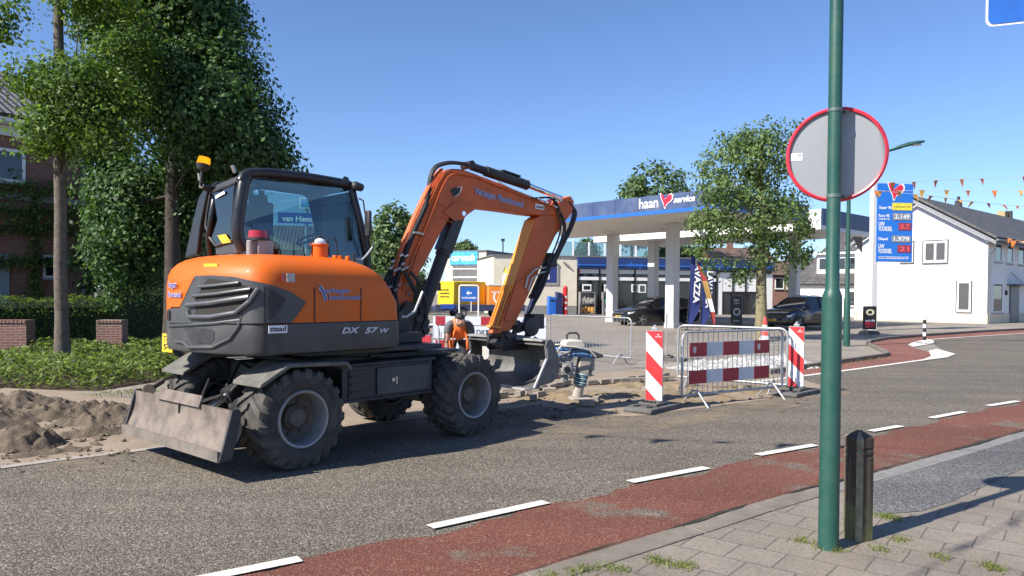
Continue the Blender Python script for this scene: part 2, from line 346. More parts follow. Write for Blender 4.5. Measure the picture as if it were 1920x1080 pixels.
# ================================================================== THE GROUND
G = lambda *pts: [gr(*p) for p in pts]
M_asph = asphalt('road_asphalt', (0.088, 0.075, 0.058), (0.245, 0.212, 0.167), (0.50, 0.44, 0.355), gs=120)
M_red = asphalt('red_cycle_asphalt', (0.165, 0.056, 0.036), (0.22, 0.085, 0.056), (0.32, 0.19, 0.13), wear=(0.165, 0.133, 0.102), wear_lo=0.55, wear_hi=0.63, wscale=1.0, gs=100)
M_red2 = asphalt('red_path_asphalt', (0.22, 0.075, 0.055), (0.30, 0.13, 0.10), (0.42, 0.28, 0.22), gs=40)
M_drive = asphalt('driveway_asphalt', (0.10, 0.10, 0.102), (0.21, 0.205, 0.2), (0.34, 0.33, 0.32), gs=90)
M_pave = brickmat('pavement_tiles', (0.205, 0.175, 0.138), (0.232, 0.20, 0.16), (0.12, 0.10, 0.078), bw=0.3, bh=0.3, ms=0.006, horiz=True, rot=R(38), patch_scale=0.9, grime=0.3, bump=0.6)
M_fore = brickmat('forecourt_pavers', (0.23, 0.2, 0.165), (0.3, 0.262, 0.22), (0.13, 0.112, 0.09), bw=0.21, bh=0.105, ms=0.006, horiz=True, rot=R(42), patch_scale=0.12, grime=0.32, bump=0.3)
M_conc = mat('gutter_concrete', (0.20, 0.19, 0.178), rough=0.85, var=0.2, scale=9, bump=0.2, bscale=90)
M_kerb = mat('kerb_concrete', (0.175, 0.15, 0.12), rough=0.9, var=0.25, scale=5, bump=0.2, bscale=70)
M_line = mat('road_paint', (0.74, 0.70, 0.62), rough=0.65, var=0.06, scale=3, dirt=(0.33, 0.3, 0.26), dirt_amt=0.75, dscale=16)
M_lineold = mat('worn_road_paint', (0.36, 0.33, 0.29), rough=0.8, var=0.15, scale=4, dirt=(0.22, 0.185, 0.15), dirt_amt=0.9, dscale=3)
def sandmat(name, a, b, scale=3.0, bump=0.8):
    m, nt, out = _nodes(name); tc = N(nt, 'ShaderNodeTexCoord')
    n1 = N(nt, 'ShaderNodeTexNoise', Scale=scale, Detail=10.0, Roughness=0.7); L(nt, tc.outputs['Object'], n1.inputs['Vector'])
    n2 = N(nt, 'ShaderNodeTexNoise', Scale=45.0, Detail=6.0, Roughness=0.7); L(nt, tc.outputs['Object'], n2.inputs['Vector'])
    r1 = ramp(nt, [(0.32, a), (0.68, b)]); L(nt, n1.outputs['Fac'], r1.inputs['Fac'])
    r2 = ramp(nt, [(0.3, (0.7,) * 3), (0.7, (1.25,) * 3)]); L(nt, n2.outputs['Fac'], r2.inputs['Fac'])
    c = mixc(nt, r1.outputs['Color'], r2.outputs['Color'], f=1.0, blend='MULTIPLY')
    p = N(nt, 'ShaderNodeBsdfPrincipled', Roughness=0.95); p.inputs['Specular IOR Level'].default_value = 0.2; L(nt, c, p.inputs['Base Color'])
    bp = N(nt, 'ShaderNodeBump', Strength=bump, Distance=0.03); L(nt, n2.outputs['Fac'], bp.inputs['Height']); L(nt, bp.outputs['Normal'], p.inputs['Normal'])
    L(nt, p.outputs[0], out.inputs[0]); MATS[name] = m; return m
M_sand = sandmat('building_sand', (0.21, 0.155, 0.095), (0.33, 0.255, 0.165))
M_soilsand = sandmat('grey_sand', (0.12, 0.094, 0.068), (0.195, 0.157, 0.115))
M_apron = sandmat('sanded_paving', (0.24, 0.185, 0.135), (0.34, 0.275, 0.21), scale=1.6, bump=0.4)
M_soil = sandmat('garden_soil', (0.06, 0.045, 0.03), (0.12, 0.09, 0.06))

# forecourt and streets, out to the horizon
mb = MB(); mb.add([(-700, -60, 0), (700, -60, 0), (700, 900, 0), (-700, 900, 0)], [(0, 1, 2, 3)]); struct('ground', mb, M_fore, smooth=0)
far = [(-22.0, -8.0, 0)] + G((-500, 935), (0, 877), (290, 843), (700, 797), (930, 768), (1000, 758), (1130, 779), (1180, 779), (1450, 746), (1545, 729), (1500, 707), (1575, 697.5), (1735, 676), (1790, 666), (1760, 652), (1740, 637), (1890, 627.5), (2060, 618), (2400, 606))
outer = G((980, 1080), (1278, 990), (1406, 950), (1533, 914), (1696, 872), (1920, 809), (2150, 758), (2600, 690))
sheet('road', far + [Vector((70, 30, 0))] + outer[::-1] + [Vector((-2.2, 2.55, 0)), Vector((-6, -1.2, 0)), Vector((-14, -8, 0))], M_asph, 0.004)
inner = G((430, 1080), (805, 997), (1180, 911), (1420, 860), (1635, 813), (1745, 789), (1853, 766), (2000, 736), (2300, 690))
def ragged(P, amp, seed, side):
    Q = []
    for a, b in zip(P, P[1:]):
        n = max(1, int((b - a).length / .05)); d = (b - a).normalized(); s_ = Vector((-d.y, d.x, 0)) * side
        for i in range(n): p = a.lerp(b, i / n); k = max(0, noise2(p.x, p.y, 1.4, seed) * .9 + .35 + .35 * noise2(p.x, p.y, 6, seed + 1)) ; Q.append(p + s_ * amp * k)
    return Q + [P[-1]]
inner = ragged([Vector((-6.2, 0.6, 0))] + inner, .20, 5, -1)
sheet('cycle_lane', inner + outer[-2::-1] + [Vector((-2.2, 2.55, 0)), Vector((-5.2, -0.4, 0))], M_red, 0.008)
# near pavement, flush with the lane behind a concrete gutter
sheet('pavement', outer + [Vector((60, 2, 0)), Vector((40, -14, 0)), Vector((-10, -14, 0)), Vector((-5.2, -0.5, 0)), Vector((-2.2, 2.5, 0))], M_pave, 0.011)
sheet('gutter', G((1500, 924), (1533, 915), (1696, 873), (1920, 810), (2150, 760), (2150, 768), (1920, 822), (1720, 884), (1640, 906), (1560, 928)), M_conc, 0.015)
sheet('driveway', G((1628, 911), (1720, 886), (1920, 823), (2150, 769), (2220, 800), (1920, 880), (1780, 945), (1726, 962), (1640, 968)), M_drive, 0.015)
# crumbled dark seam where the lane meets the tiles
mb = MB(); e = ragged([Vector((-5.2, -.4, .0)), Vector((-2.2, 2.53, 0))] + outer[:6], .03, 9, 1); e2 = ragged([Vector((-5.2, -.4, .0)), Vector((-2.2, 2.53, 0))] + outer[:6], .045, 12, -1)
n_ = min(len(e), len(e2)); mb.add([(p.x, p.y, .0265) for p in e[:n_]] + [(p.x, p.y, .0265) for p in e2[:n_]], [(i, i + 1, n_ + i + 1, n_ + i) for i in range(n_ - 1)]); struct('lane_seam', mb, sandmat('dark_seam', (.03, .027, .022), (.09, .08, .065)), smooth=0)
# kerb stones between the red lane and the tiles: a low rough edge
mb = MB(); e = [p + Vector((0, 0, .012)) for p in outer[:4]]; e = [Vector((-2.2, 2.53, .012))] + e
for a, b in zip(e, e[1:]):
    d = (b - a).normalized(); s_ = Vector((d.y, -d.x, 0)); n = max(1, int((b - a).length / 1.0))
    for i in range(n):
        p = a.lerp(b, i / n) + d * .006; q = a.lerp(b, (i + 1) / n) - d * .006
        mb.bar(p + s_ * .1, q + s_ * .1, .2, .016)
struct('kerb_line', mb, M_kerb, bevel=.004)
# far side: red cycle path swinging into the side street, kerbs, painted nose
sheet('cycle_path', G((1545, 700), (1575, 695.5), (1735, 674), (1750, 668), (1742, 660), (1722, 655), (1705, 650), (1708, 643.5), (1740, 637), (1890, 627.5), (2060, 618), (2060, 612), (1850, 623), (1740, 630.5), (1660, 637.5), (1630, 643), (1628, 648), (1658, 662), (1664, 668), (1650, 671.5), (1590, 680), (1510, 692), (1440, 704), (1445, 717)), M_red2, 0.006)
mk = MB()
def stripe(px0, px1, w, z=0.02):
    a, b = gr(*px0), gr(*px1); d = (b - a).normalized(); s_ = Vector((-d.y, d.x, 0)) * w / 2
    mk.add([(a - s_).xy.to_3d() + Vector((0, 0, z)), (b - s_).xy.to_3d() + Vector((0, 0, z)), (b + s_).xy.to_3d() + Vector((0, 0, z)), (a + s_).xy.to_3d() + Vector((0, 0, z))], [(0, 1, 2, 3)])
for a, b in (((433, 1079.5), (563, 1053)), ((806, 992.5), (1024, 945)), ((1181, 907), (1325, 880)), ((1420, 856), (1528, 837)), ((1632, 811), (1689, 801)), ((1746, 786), (1808, 774)), ((1853, 763), (1908, 754)), ((1950, 746), (2005, 736))): stripe(a, b, 0.105)
a = gr(433, 1079.5); b = gr(563, 1053); d = (b - a).normalized(); mk.bar(a - d * .5 + Vector((0, 0, .02)), a + Vector((0, 0, .02)), .105, .0004)
mk.build('lane_dashes', M_line, smooth=0)['kind'] = 'structure'
mk = MB()
for pts, w in ((((1420, 716.5), (1500, 706.5), (1575, 697), (1660, 685.5), (1735, 675), (1752, 670)), .13), (((1706, 648), (1712, 643.5), (1740, 637.5), (1800, 633), (1890, 627.3), (1960, 623)), .12)):
    for p, q in zip(pts, pts[1:]): stripe(p, q, w, .014 + .0 * w)
mk.build('edge_line', M_line, smooth=0)['kind'] = 'structure'
sheet('painted_nose', G((1741, 659), (1757, 655.5), (1792, 665), (1776, 671.5), (1738, 676.5), (1722, 679), (1746, 669)), M_line, 0.024)
sheet('painted_island', G((1704, 648), (1712, 642.5), (1738, 637), (1752, 640), (1750, 645), (1722, 650), (1712, 651.5)), M_line, 0.024)
mb = MB()
for pts in (((1440, 702), (1510, 691), (1590, 679), (1650, 670.5), (1664, 667), (1657, 661.5)), ((1657, 661.5), (1628, 648), (1630, 642.5), (1660, 637), (1740, 630), (1850, 622.5), (2060, 611.5))):
    W = [gr(*p) for p in pts]
    for p, q in zip(W, W[1:]): mb.bar(p + Vector((0, 0, .05)), q + Vector((0, 0, .05)), .13, .11)
struct('far_kerb', mb, M_kerb, bevel=.01)
sheet('far_pavement', G((1180, 690), (1330, 690), (1440, 700), (1510, 689.5), (1590, 677.5), (1650, 669), (1662, 666), (1655, 660.5), (1626, 647.5), (1560, 640), (1400, 640), (1250, 650)), brickmat('grey_paving', (0.25, 0.22, 0.18), (0.31, 0.27, 0.225), (0.12, 0.1, 0.08), bw=0.3, bh=0.3, ms=0.008, horiz=True, rot=R(38), patch_scale=0.5, grime=0.3, bump=0.4), 0.008)
# dug-out strip: sand bed with humps
def bumpy(name, poly, m, z0, amp, s, step=0.07, seed=1, kind='structure', clod=0.0):
    P = [gr(*p) for p in poly]; x0, x1 = min(p.x for p in P), max(p.x for p in P); y0, y1 = min(p.y for p in P), max(p.y for p in P)
    def inside(x, y):
        c = False; n = len(P); md = 9
        for i in range(n):
            a, b = P[i], P[(i + 1) % n]
            if (a.y > y) != (b.y > y) and x < (b.x - a.x) * (y - a.y) / (b.y - a.y) + a.x: c = not c
            ab = (b - a).xy; t = max(0, min(1, ((Vector((x, y)) - a.xy).dot(ab)) / max(ab.length_squared, 1e-9))); md = min(md, (Vector((x, y)) - a.xy - ab * t).length)
        return c, md
    nx, ny = int((x1 - x0) / step) + 2, int((y1 - y0) / step) + 2; idx = {}; vs = []; fs = []
    for j in range(ny):
        for i in range(nx):
            x, y = x0 + i * step, y0 + j * step; c, md = inside(x, y)
            if c or md < step:
                e = min(1, md / .35) if c else 0
                h = z0 + e * amp * max(-.2, noise2(x, y, s, seed) + .5 * noise2(x, y, s * 2.7, seed + 1) + .3) + e * clod * max(0, noise2(x, y, 9, seed + 2)) ** 1.0
                idx[i, j] = len(vs); vs.append((x, y, h))
    for j in range(ny - 1):
        for i in range(nx - 1):
            q = [idx.get(k) for k in ((i, j), (i + 1, j), (i + 1, j + 1), (i, j + 1))]
            if None not in q: fs.append(tuple(q))
    mb = MB(); mb.add(vs, fs); o = mb.build(name, m, smooth=60); o['kind'] = kind; return o
bumpy('sand_bed', ((930, 770), (960, 745), (1030, 735), (1110, 720), (1280, 716), (1480, 726), (1548, 728), (1450, 747), (1190, 780), (1130, 777), (1090, 771), (1000, 758)), M_sand, -.004, .07, 1.6, .05, seed=2, clod=.05)
sheet('sub_base', G((930, 776), (940, 735), (1060, 705), (1240, 690), (1330, 690), (1450, 700), (1560, 728), (1450, 748), (1190, 782), (1130, 779), (1000, 760)), M_apron, 0.0078)
sheet('sand_apron', G((-500, 935), (0, 876), (290, 842), (480, 821), (700, 796), (930, 767), (960, 745), (760, 740), (330, 735), (180, 730), (0, 722), (-400, 730)), M_apron, 0.006)
sheet('left_pavement', G((150, 738), (300, 752), (700, 744), (760, 728), (700, 700), (340, 700), (160, 728)), MATS['grey_paving'], 0.009)
stripe_mb = MB(); mk = stripe_mb
for p, q in zip(((-200, 899), (0, 878.5), (100, 865), (200, 853), (292, 842)), ((0, 878.5), (100, 865), (200, 853), (292, 842), (330, 838))): stripe(p, q, .12, .012)
stripe_mb.build('worn_edge_line', M_lineold, smooth=0)['kind'] = 'structure'
sheet('planting_bed', G((-600, 740), (0, 728), (180, 735), (330, 712), (420, 690), (330, 640), (150, 610), (-600, 610)), M_soil, 0.012)
# ================================================================== THE WHEELED EXCAVATOR
XF = Frame((-1.944, 8.286), 41.09)
M_or = mat('excavator_orange', (0.68, 0.122, 0.005), rough=0.45, var=0.05, scale=2.5, dirt=(0.42, 0.18, 0.07), dirt_amt=0.4, dscale=2.2, coat=0.06, spec=0.3, bump=0.02, bscale=60)
M_orb = mat('boom_orange', (0.64, 0.118, 0.022), rough=0.5, var=0.1, scale=3, dirt=(0.32, 0.13, 0.07), dirt_amt=0.6, dscale=3.5, bump=0.04, bscale=30)
M_gr = mat('excavator_dark_grey', (0.055, 0.057, 0.062), rough=0.42, var=0.15, scale=3, dirt=(0.16, 0.15, 0.13), dirt_amt=0.4, dscale=3.2, bump=0.03, bscale=80)
M_blk = mat('black_steel', (0.022, 0.022, 0.025), rough=0.5, var=0.3, scale=5, dirt=(0.09, 0.08, 0.07), dirt_amt=0.5, dscale=4, bump=0.05, bscale=50)
M_blkp = mat('black_cab_paint', (0.018, 0.019, 0.022), rough=0.32, var=0.2, scale=4)
M_chas = mat('chassis_black', (0.026, 0.027, 0.032), rough=0.55, var=0.25, scale=4, dirt=(0.13, 0.12, 0.10), dirt_amt=0.55, dscale=3.5, bump=0.06, bscale=40)
M_mud = mat('dusty_fender', (0.11, 0.105, 0.095), rough=0.85, var=0.2, scale=4, dirt=(0.24, 0.22, 0.18), dirt_amt=0.8, dscale=5)
M_tyre = mat('tyre_rubber', (0.036, 0.034, 0.032), rough=0.85, var=0.25, scale=6, dirt=(0.15, 0.135, 0.112), dirt_amt=0.75, dscale=4.5, bump=0.1, bscale=60)
M_rim = mat('rim_steel', (0.33, 0.33, 0.34), rough=0.5, metal=0.35, var=0.15, scale=6, dirt=(0.2, 0.15, 0.1), dirt_amt=0.7, dscale=7)
M_rimd = mat('rim_dish', (0.10, 0.09, 0.08), rough=0.7, var=0.3, scale=7, dirt=(0.2, 0.14, 0.09), dirt_amt=0.7, dscale=8)
M_blade = mat('worn_blade_steel', (0.125, 0.10, 0.082), rough=0.6, metal=0.2, var=0.3, scale=7, dirt=(0.25, 0.215, 0.18), dirt_amt=0.85, dscale=5, bump=0.12, bscale=22, tint=(0.18, 0.14, 0.115))
M_bucket = mat('bucket_steel', (0.115, 0.112, 0.108), rough=0.5, metal=0.3, var=0.3, scale=5, dirt=(0.34, 0.32, 0.29), dirt_amt=0.55, dscale=3, bump=0.05, bscale=30)
M_lip = mat('polished_edge_steel', (0.55, 0.54, 0.52), rough=0.4, metal=0.5, var=0.2, scale=9)
M_chr = mat('chrome_rod', (0.75, 0.76, 0.78), rough=0.15, metal=1.0, var=0.05)
M_hose = mat('rubber_hose', (0.018, 0.018, 0.019), rough=0.55, var=0.2, scale=10)
M_fit = mat('zinc_fitting', (0.5, 0.48, 0.44), rough=0.35, metal=0.8, var=0.2, scale=20)
M_cabgl = glass('cab_glass', (0.62, 0.76, 0.77), refl=0.1)
M_cabgl2 = glass('rear_cab_glass', (0.32, 0.37, 0.37), refl=0.2)
M_int = mat('cab_interior', (0.045, 0.048, 0.052), rough=0.7)
M_white = mat('white_sticker', (0.8, 0.8, 0.8), rough=0.5, var=0.03)
M_yel = mat('yellow_plate', (0.85, 0.55, 0.03), rough=0.45, var=0.05)
M_yel2 = mat('yellow_sticker', (0.62, 0.46, 0.03), rough=0.45, var=0.04)
M_blue = mat('letter_blue', (0.07, 0.10, 0.36), rough=0.5, var=0.05)
M_pale = mat('letter_outline', (0.62, 0.6, 0.66), rough=0.5, var=0.05)
M_dk = mat('black_letter', (0.015, 0.015, 0.015), rough=0.5)
M_amber = emit('amber_beacon', (1.0, 0.30, 0.01), 1.1)
M_redlens = mat('red_lens', (0.36, 0.02, 0.025), rough=0.15, coat=0.5)
M_clear = mat('clear_lens', (0.6, 0.6, 0.62), rough=0.1, coat=0.6)
M_mesh = mat('grille_mesh', (0.022, 0.019, 0.016), rough=0.8, var=0.5, scale=30, dirt=(0.07, 0.055, 0.045), dirt_amt=0.6, dscale=5)

ex = thing('wheeled_excavator', 'orange and dark grey wheeled excavator with raised boom standing on the road', 'excavator', XF.M)
# ---- chassis
b = MB(); b.box((0.12, 0, .72), (2.3, .84, .42)); b.box((0.02, 0, .95), (1.5, 1.0, .06))
for u in (-1.04, 1.235):
    b.cyl((u, -.6, .46), (u, .6, .46), .085, n=14); b.box((u, 0, .46), (.26, .3, .26)); b.cyl((u, -.56, .46), (u, -.5, .46), .2, n=16); b.cyl((u, .56, .46), (u, .5, .46), .2, n=16)
b.cyl((0, 0, .97), (0, 0, 1.07), .56, n=28)
b.build('chassis', M_chas, ex, bevel=.012)
b = MB(); b.box((.12, -.60, .73), (1.2, .34, .34)); b.box((.12, -.60, .915), (1.28, .4, .03)); b.box((.12, -.60, .55), (1.26, .38, .03))
for (a, c) in ((-.47, .06), (.68, .06)): b.box((a + .0, -.775, .73), (c, .02, .36))
o = b.build('toolbox', M_chas, ex, bevel=.008)
b = MB(); b.box((.3, -.783, .725), (.72, .02, .28)); b.build('toolbox_door', mat('toolbox_panel', (.05, .052, .058), rough=.5, var=.2, dirt=(.15, .14, .12), dirt_amt=.5), o, bevel=.006)
b = MB(); b.cyl((.14, -.79, .73), (.14, -.81, .73), .022, n=12); b.box((.19, -.797, .72), (.02, .012, .08)); b.build('latch', M_fit, o)
b = MB(); b.box((-.26, -.78, .72), (.3, .012, .26)); 
for i in range(3): b.box((-.26, -.79, .64 + i * .08), (.26, .02, .015))
b.build('step_recess', M_blk, o)
b = MB(); b.box((.12, .60, .73), (1.2, .34, .34)); b.box((.12, .60, .915), (1.28, .4, .03)); b.build('toolbox', M_chas, ex, bevel=.008)
# front deck and steps
b = MB(); b.box((.65, 0, .975), (1.3, 1.2, .03)); b.box((1.28, 0, .78), (.1, .8, .3)); b.box((.62, -.5, .955), (1.0, .24, .025)); b.build('deck_plate', M_chas, ex, bevel=.006)
# ---- wheels
def tyre_mesh():
    t = MB(); w = .225
    prof = [(.262, -.19), (.285, -.215), (.345, w * -1.03), (.40, -w), (.432, -.205), (.447, -.17), (.452, -.06), (.452, .06), (.447, .17), (.432, .205), (.40, w), (.345, w * 1.03), (.285, .215), (.262, .19)]
    t.lathe(prof, (0, 0, 0), (0, 1, 0), n=56)
    for k in range(21):
        for sd in (-1, 1):
            a0 = 2 * math.pi * (k + (0.5 if sd > 0 else 0)) / 21; rings = []
            for (w_, r_, ht, wd) in ((.0, .449, .026, .03), (.08, .449, .026, .036), (.16, .444, .028, .042), (.205, .43, .03, .046), (.232, .385, .014, .05)):
                a = a0 + w_ * 1.35; hw = wd / .45
                def P(an, r): return (r * math.cos(an), sd * w_, r * math.sin(an))
                q = [P(a - hw, r_ - .004), P(a + hw, r_ - .004), P(a + hw * .7, r_ + ht), P(a - hw * .7, r_ + ht)]
                rings.append(q if sd > 0 else q[::-1])
            t.loft(rings, 1)
    return t
def rim_mesh():
    r = MB()
    r.lathe([(.268, -.17), (.272, -.21), (.262, -.222), (.245, -.216), (.236, -.19), (.232, -.12), (.226, -.06)], (0, 0, 0), (0, 1, 0), n=40, m=0)
    r.lathe([(.226, -.06), (.19, -.035), (.125, -.03), (.118, -.075), (.085, -.10), (.08, -.115), (.001, -.118)], (0, 0, 0), (0, 1, 0), n=40, m=1)
    for k in range(8):
        a = 2 * math.pi * k / 8; r.cyl((.155 * math.cos(a), -.025, .155 * math.sin(a)), (.155 * math.cos(a), -.055, .155 * math.sin(a)), .014, n=6, m=1)
    r.lathe([(.268, -.17), (.262, 0), (.268, .17), (.272, .21), (.245, .216), (.232, .1), (.15, .06), (.001, .06)], (0, 0, 0), (0, 1, 0), n=40, m=1)
    return r
M_lug = mat('dusty_lit_tyre_lug', (0.055, 0.052, 0.047), rough=0.9, var=0.25, scale=7, dirt=(0.17, 0.15, 0.125), dirt_amt=0.7, dscale=5)  # lug colour mixes dust with a painted sunlit grey
tm = rm = None
for (u, v) in ((-1.04, -.735), (1.235, -.735), (-1.04, .735), (1.235, .735)):
    w = bpy.data.objects.new('wheel', None); COL.objects.link(w); w.parent = ex; w.location = (u, v, .472); w.rotation_euler = (0, random.uniform(0, 1), 0 if v < 0 else math.pi)
    if tm is None: tm = tyre_mesh().build('tyre', [M_tyre, M_lug], w, smooth=35); rm = rim_mesh().build('rim', [M_rim, M_rimd], w)
    else:
        for q in (tm, rm): c = q.copy(); COL.objects.link(c); c.parent = w
# ---- rear mudguards
for sd in (-1, 1):
    b = MB(); pr = [(-1.50, .80), (-1.49, .835), (-1.2, .995), (-.56, .975), (-.5, .9), (-.53, .89), (-.58, .94), (-1.19, .96), (-1.46, .81)]
    b.prism(pr, sd * .97, sd * .49); b.build('mudguard', M_mud, ex, bevel=.006)
# ---- dozer blade
bl = bpy.data.objects.new('dozer_blade', None); COL.objects.link(bl); bl.parent = ex
b = MB(); prof = []
for t in range(9):
    k = t / 8; z = .225 + k * .40; u = -1.86 + .115 * math.sin(k * 1.75) ; prof.append((u, z))
back = [(u + .03 + .09 * math.sin(math.pi * i / 8), z) for i, (u, z) in enumerate(prof)]
b.prism(prof + back[::-1], -.93, 1.0); b.build('mouldboard', M_blade, bl, smooth=50)
b = MB(); b.box((-1.865, .035, .25), (.025, 1.95, .09)); b.build('cutting_edge', mat('edge_steel', (.20, .18, .155), rough=.55, metal=.3, var=.2, scale=6, dirt=(.3, .22, .17), dirt_amt=.7), bl)
b = MB(); b.prism([(-1.755, .6), (-1.775, .6), (-1.74, .705), (-1.72, .70)], .46, -.4); b.build('guard_plate', M_blade, bl, bevel=.004)
for v in (-.945, 1.015):
    b = MB(); b.prism([(-1.875, .20), (-1.75, .215), (-1.66, .6), (-1.69, .64), (-1.75, .635), (-1.84, .3)], v - .014, v + .014); b.build('end_plate', M_chas, bl, bevel=.004)
b = MB(); b.box((-1.748, .02, .56), (.02, .03, .11)); b.build('slot', M_dk, bl)
for v in (-.36, .36):
    b = MB(); b.bar((-.95, v, .56), (-1.72, v * 1.1, .40), .12, .13); b.build('push_arm', M_chas, bl, bevel=.008)
b = MB(); b.cyl((-1.0, -.18, .86), (-1.38, -.2, .66), .075, n=18); b.cyl((-1.38, -.2, .66), (-1.41, -.2, .645), .082, n=18); b.build('lift_cylinder', M_blk, bl)
b = MB(); b.cyl((-1.4, -.2, .65), (-1.66, -.2, .51), .036, n=14); b.cyl((-1.62, -.27, .53), (-1.62, -.13, .53), .05, n=14); b.build('lift_rod', M_chr, bl)
b = MB(); b.tube([(-.9, .05, .8), (-1.15, .0, .95), (-1.35, -.1, .72)], .018, m=0); b.tube([(-.95, -.3, .82), (-1.2, -.33, .92), (-1.4, -.25, .68)], .018, m=0); b.tube([(-.9, .3, .6), (-1.3, .34, .75), (-1.5, .1, .6)], .02); b.build('blade_hose', M_hose, bl)
b = MB(); b.cyl((-1.7, .78, .655), (-1.52, .9, .71), .03, n=10); b.cyl((-1.71, .77, .65), (-1.70, .78, .655), .06, n=12); b.build('tow_pin', M_blade, bl)
# ---- upper structure: plan outline that is lofted
TR = 1.72
def outline(uf, ins=0.0, rfr=.08):
    h = .93 - ins; tr = TR - ins
    uc = -math.sqrt(max(tr * tr - h * h, .01)); fr = .20; pts = []
    for k in range(7): a = math.pi / 2 * k / 6; pts.append((uf - rfr * (1 - math.cos(a)), -h + rfr * (1 - math.sin(a))))
    u0 = uf - rfr; u1 = uc + fr * .9
    for k in range(1, 13): pts.append((u0 + (u1 - u0) * k / 12, -h))
    a0 = math.asin(h / tr) - fr / tr * .85; pA = Vector((u1, -h)); pB = Vector((-tr * math.cos(a0), -tr * math.sin(a0))); pC = Vector((uc - .02, -h))
    for k in range(1, 9): t = k / 8; pts.append(tuple(pA * (1 - t) ** 2 + pC * 2 * t * (1 - t) + pB * t * t))
    nseg = 20
    for k in range(1, nseg + 1): a = a0 - 2 * a0 * k / nseg; pts.append((-tr * math.cos(a), -tr * math.sin(a)))
    half = [p for p in pts]
    left = [(u, -v) for (u, v) in half[:len(half) - nseg - 1]][::-1]
    return half + left
def surf_len(uf=.12): return outline(uf, 0)
OUT = surf_len(); OUTC = [0]
for p, q in zip(OUT, OUT[1:]): OUTC.append(OUTC[-1] + math.dist(p, q))
def surf(s, z, off=0.0):
    s = max(0, min(OUTC[-1] - 1e-6, s)); i = max(k for k in range(len(OUTC)) if OUTC[k] <= s); i = min(i, len(OUT) - 2)
    t = (s - OUTC[i]) / max(OUTC[i + 1] - OUTC[i], 1e-9); a, c = Vector(OUT[i]), Vector(OUT[i + 1])
    def nrm(j):
        j0, j1 = max(j - 1, 0), min(j + 1, len(OUT) - 1); d = (Vector(OUT[j1]) - Vector(OUT[j0])).normalized(); return Vector((d.y, -d.x)) * -1
    n = (nrm(i) * (1 - t) + nrm(i + 1) * t).normalized(); p = a.lerp(c, t) + Vector((-n.x, -n.y)) * -off
    return Vector((p.x, p.y, z))
# outward normal test: the near side must move to -v
if surf(1.0, 1, .1).y > surf(1.0, 1, 0).y:
    _s0 = surf
    def surf(s, z, off=0.0): return _s0(s, z, -off)
def p2s(px, py):
    """photo pixel -> (s, z) on the vertical skin of the upper structure"""
    d = ray(px, py); o = XF.loc((0, 0, CAM_H)); dd = XF.M.to_3x3().inverted() @ d; best = None
    for i in range(len(OUT) - 1):
        a, c = OUT[i], OUT[i + 1]; ex_, ey_ = c[0] - a[0], c[1] - a[1]; den = dd.x * ey_ - dd.y * ex_
        if abs(den) < 1e-9: continue
        t = ((a[0] - o.x) * ey_ - (a[1] - o.y) * ex_) / den; k = ((a[0] - o.x) * dd.y - (a[1] - o.y) * dd.x) / den
        if -.001 <= k <= 1.001 and t > 0 and (best is None or t < best[0]): best = (t, OUTC[i] + k * (OUTC[i + 1] - OUTC[i]), o.z + dd.z * t)
    return best[1:] if best else (3.5, 1.5)
def interp(poly, s):
    for (s0, z0), (s1, z1) in zip(poly, poly[1:]):
        if s0 <= s <= s1: return z0 + (z1 - z0) * (s - s0) / max(s1 - s0, 1e-9)
    return poly[0][1] if s < poly[0][0] else poly[-1][1]
def skin(name, top, bot, m, parent, off=.012, n=48, inner=0.0):
    tp = sorted(p2s(*p) for p in top); bt = sorted(p2s(*p) for p in bot); s0, s1 = max(tp[0][0], bt[0][0]), min(tp[-1][0], bt[-1][0]); b = MB(); rings = []
    for k in range(n + 1):
        s = s0 + (s1 - s0) * k / n; zt, zb = interp(tp, s), interp(bt, s); zt = max(zt, zb + .001)
        rings.append([surf(s, zb, off), surf(s, zt, off), surf(s, zt, inner), surf(s, zb, inner)])
    b.loft(rings); o = b.build(name, m, parent, smooth=30); return o
# belt (counterweight and side skirts)
b = MB(); rings = []
for z, ins, uf in ((1.07, .05, .12), (1.085, .012, .14), (1.11, 0, .15), (1.352, 0, .14), (1.36, .01, .13)): rings.append([(u, v, z) for u, v in outline(uf, ins)])
b.loft(rings); ctw = b.build('counterweight', M_gr, ex, smooth=35)
b = MB(); b.box((.45, .2, 1.14), (.75, 1.4, .12)); b.box((.0, 0, 1.05), (1.8, 1.5, .05)); b.build('slew_platform', M_chas, ex, bevel=.01)
# hood
b = MB(); rings = []
for z, ins, uf, rf in ((1.364, .004, .12, .06), (1.55, .004, .11, .07), (1.70, .006, .02, .08), (1.80, .02, -.05, .1), (1.865, .05, -.115, .12), (1.915, .10, -.175, .14), (1.955, .17, -.245, .16), (1.985, .27, -.33, .16), (2.0, .38, -.42, .16), (2.008, .55, -.55, .1)):
    rings.append([(u, v, z) for u, v in outline(uf, ins, rf)])
b.loft(rings); hood = b.build('hood', M_or, ex, smooth=50)
b = MB()
for px in (590, 677):
    s, _ = p2s(px, 560); b = MB(); b.loft([[surf(s - .004, z, .003), surf(s + .004, z, .003), surf(s + .004, z, -.02), surf(s - .004, z, -.02)] for z in (1.37, 1.69)]); b.build('door_gap', M_dk, hood)
s, _ = p2s(496, 560); b = MB()
b.loft([[surf(s - .006, z, .016), surf(s + .006, z, .016), surf(s + .006, z, -.02), surf(s - .006, z, -.02)] for z in (1.1, 1.69)])
b.build('door_gap', M_dk, hood)
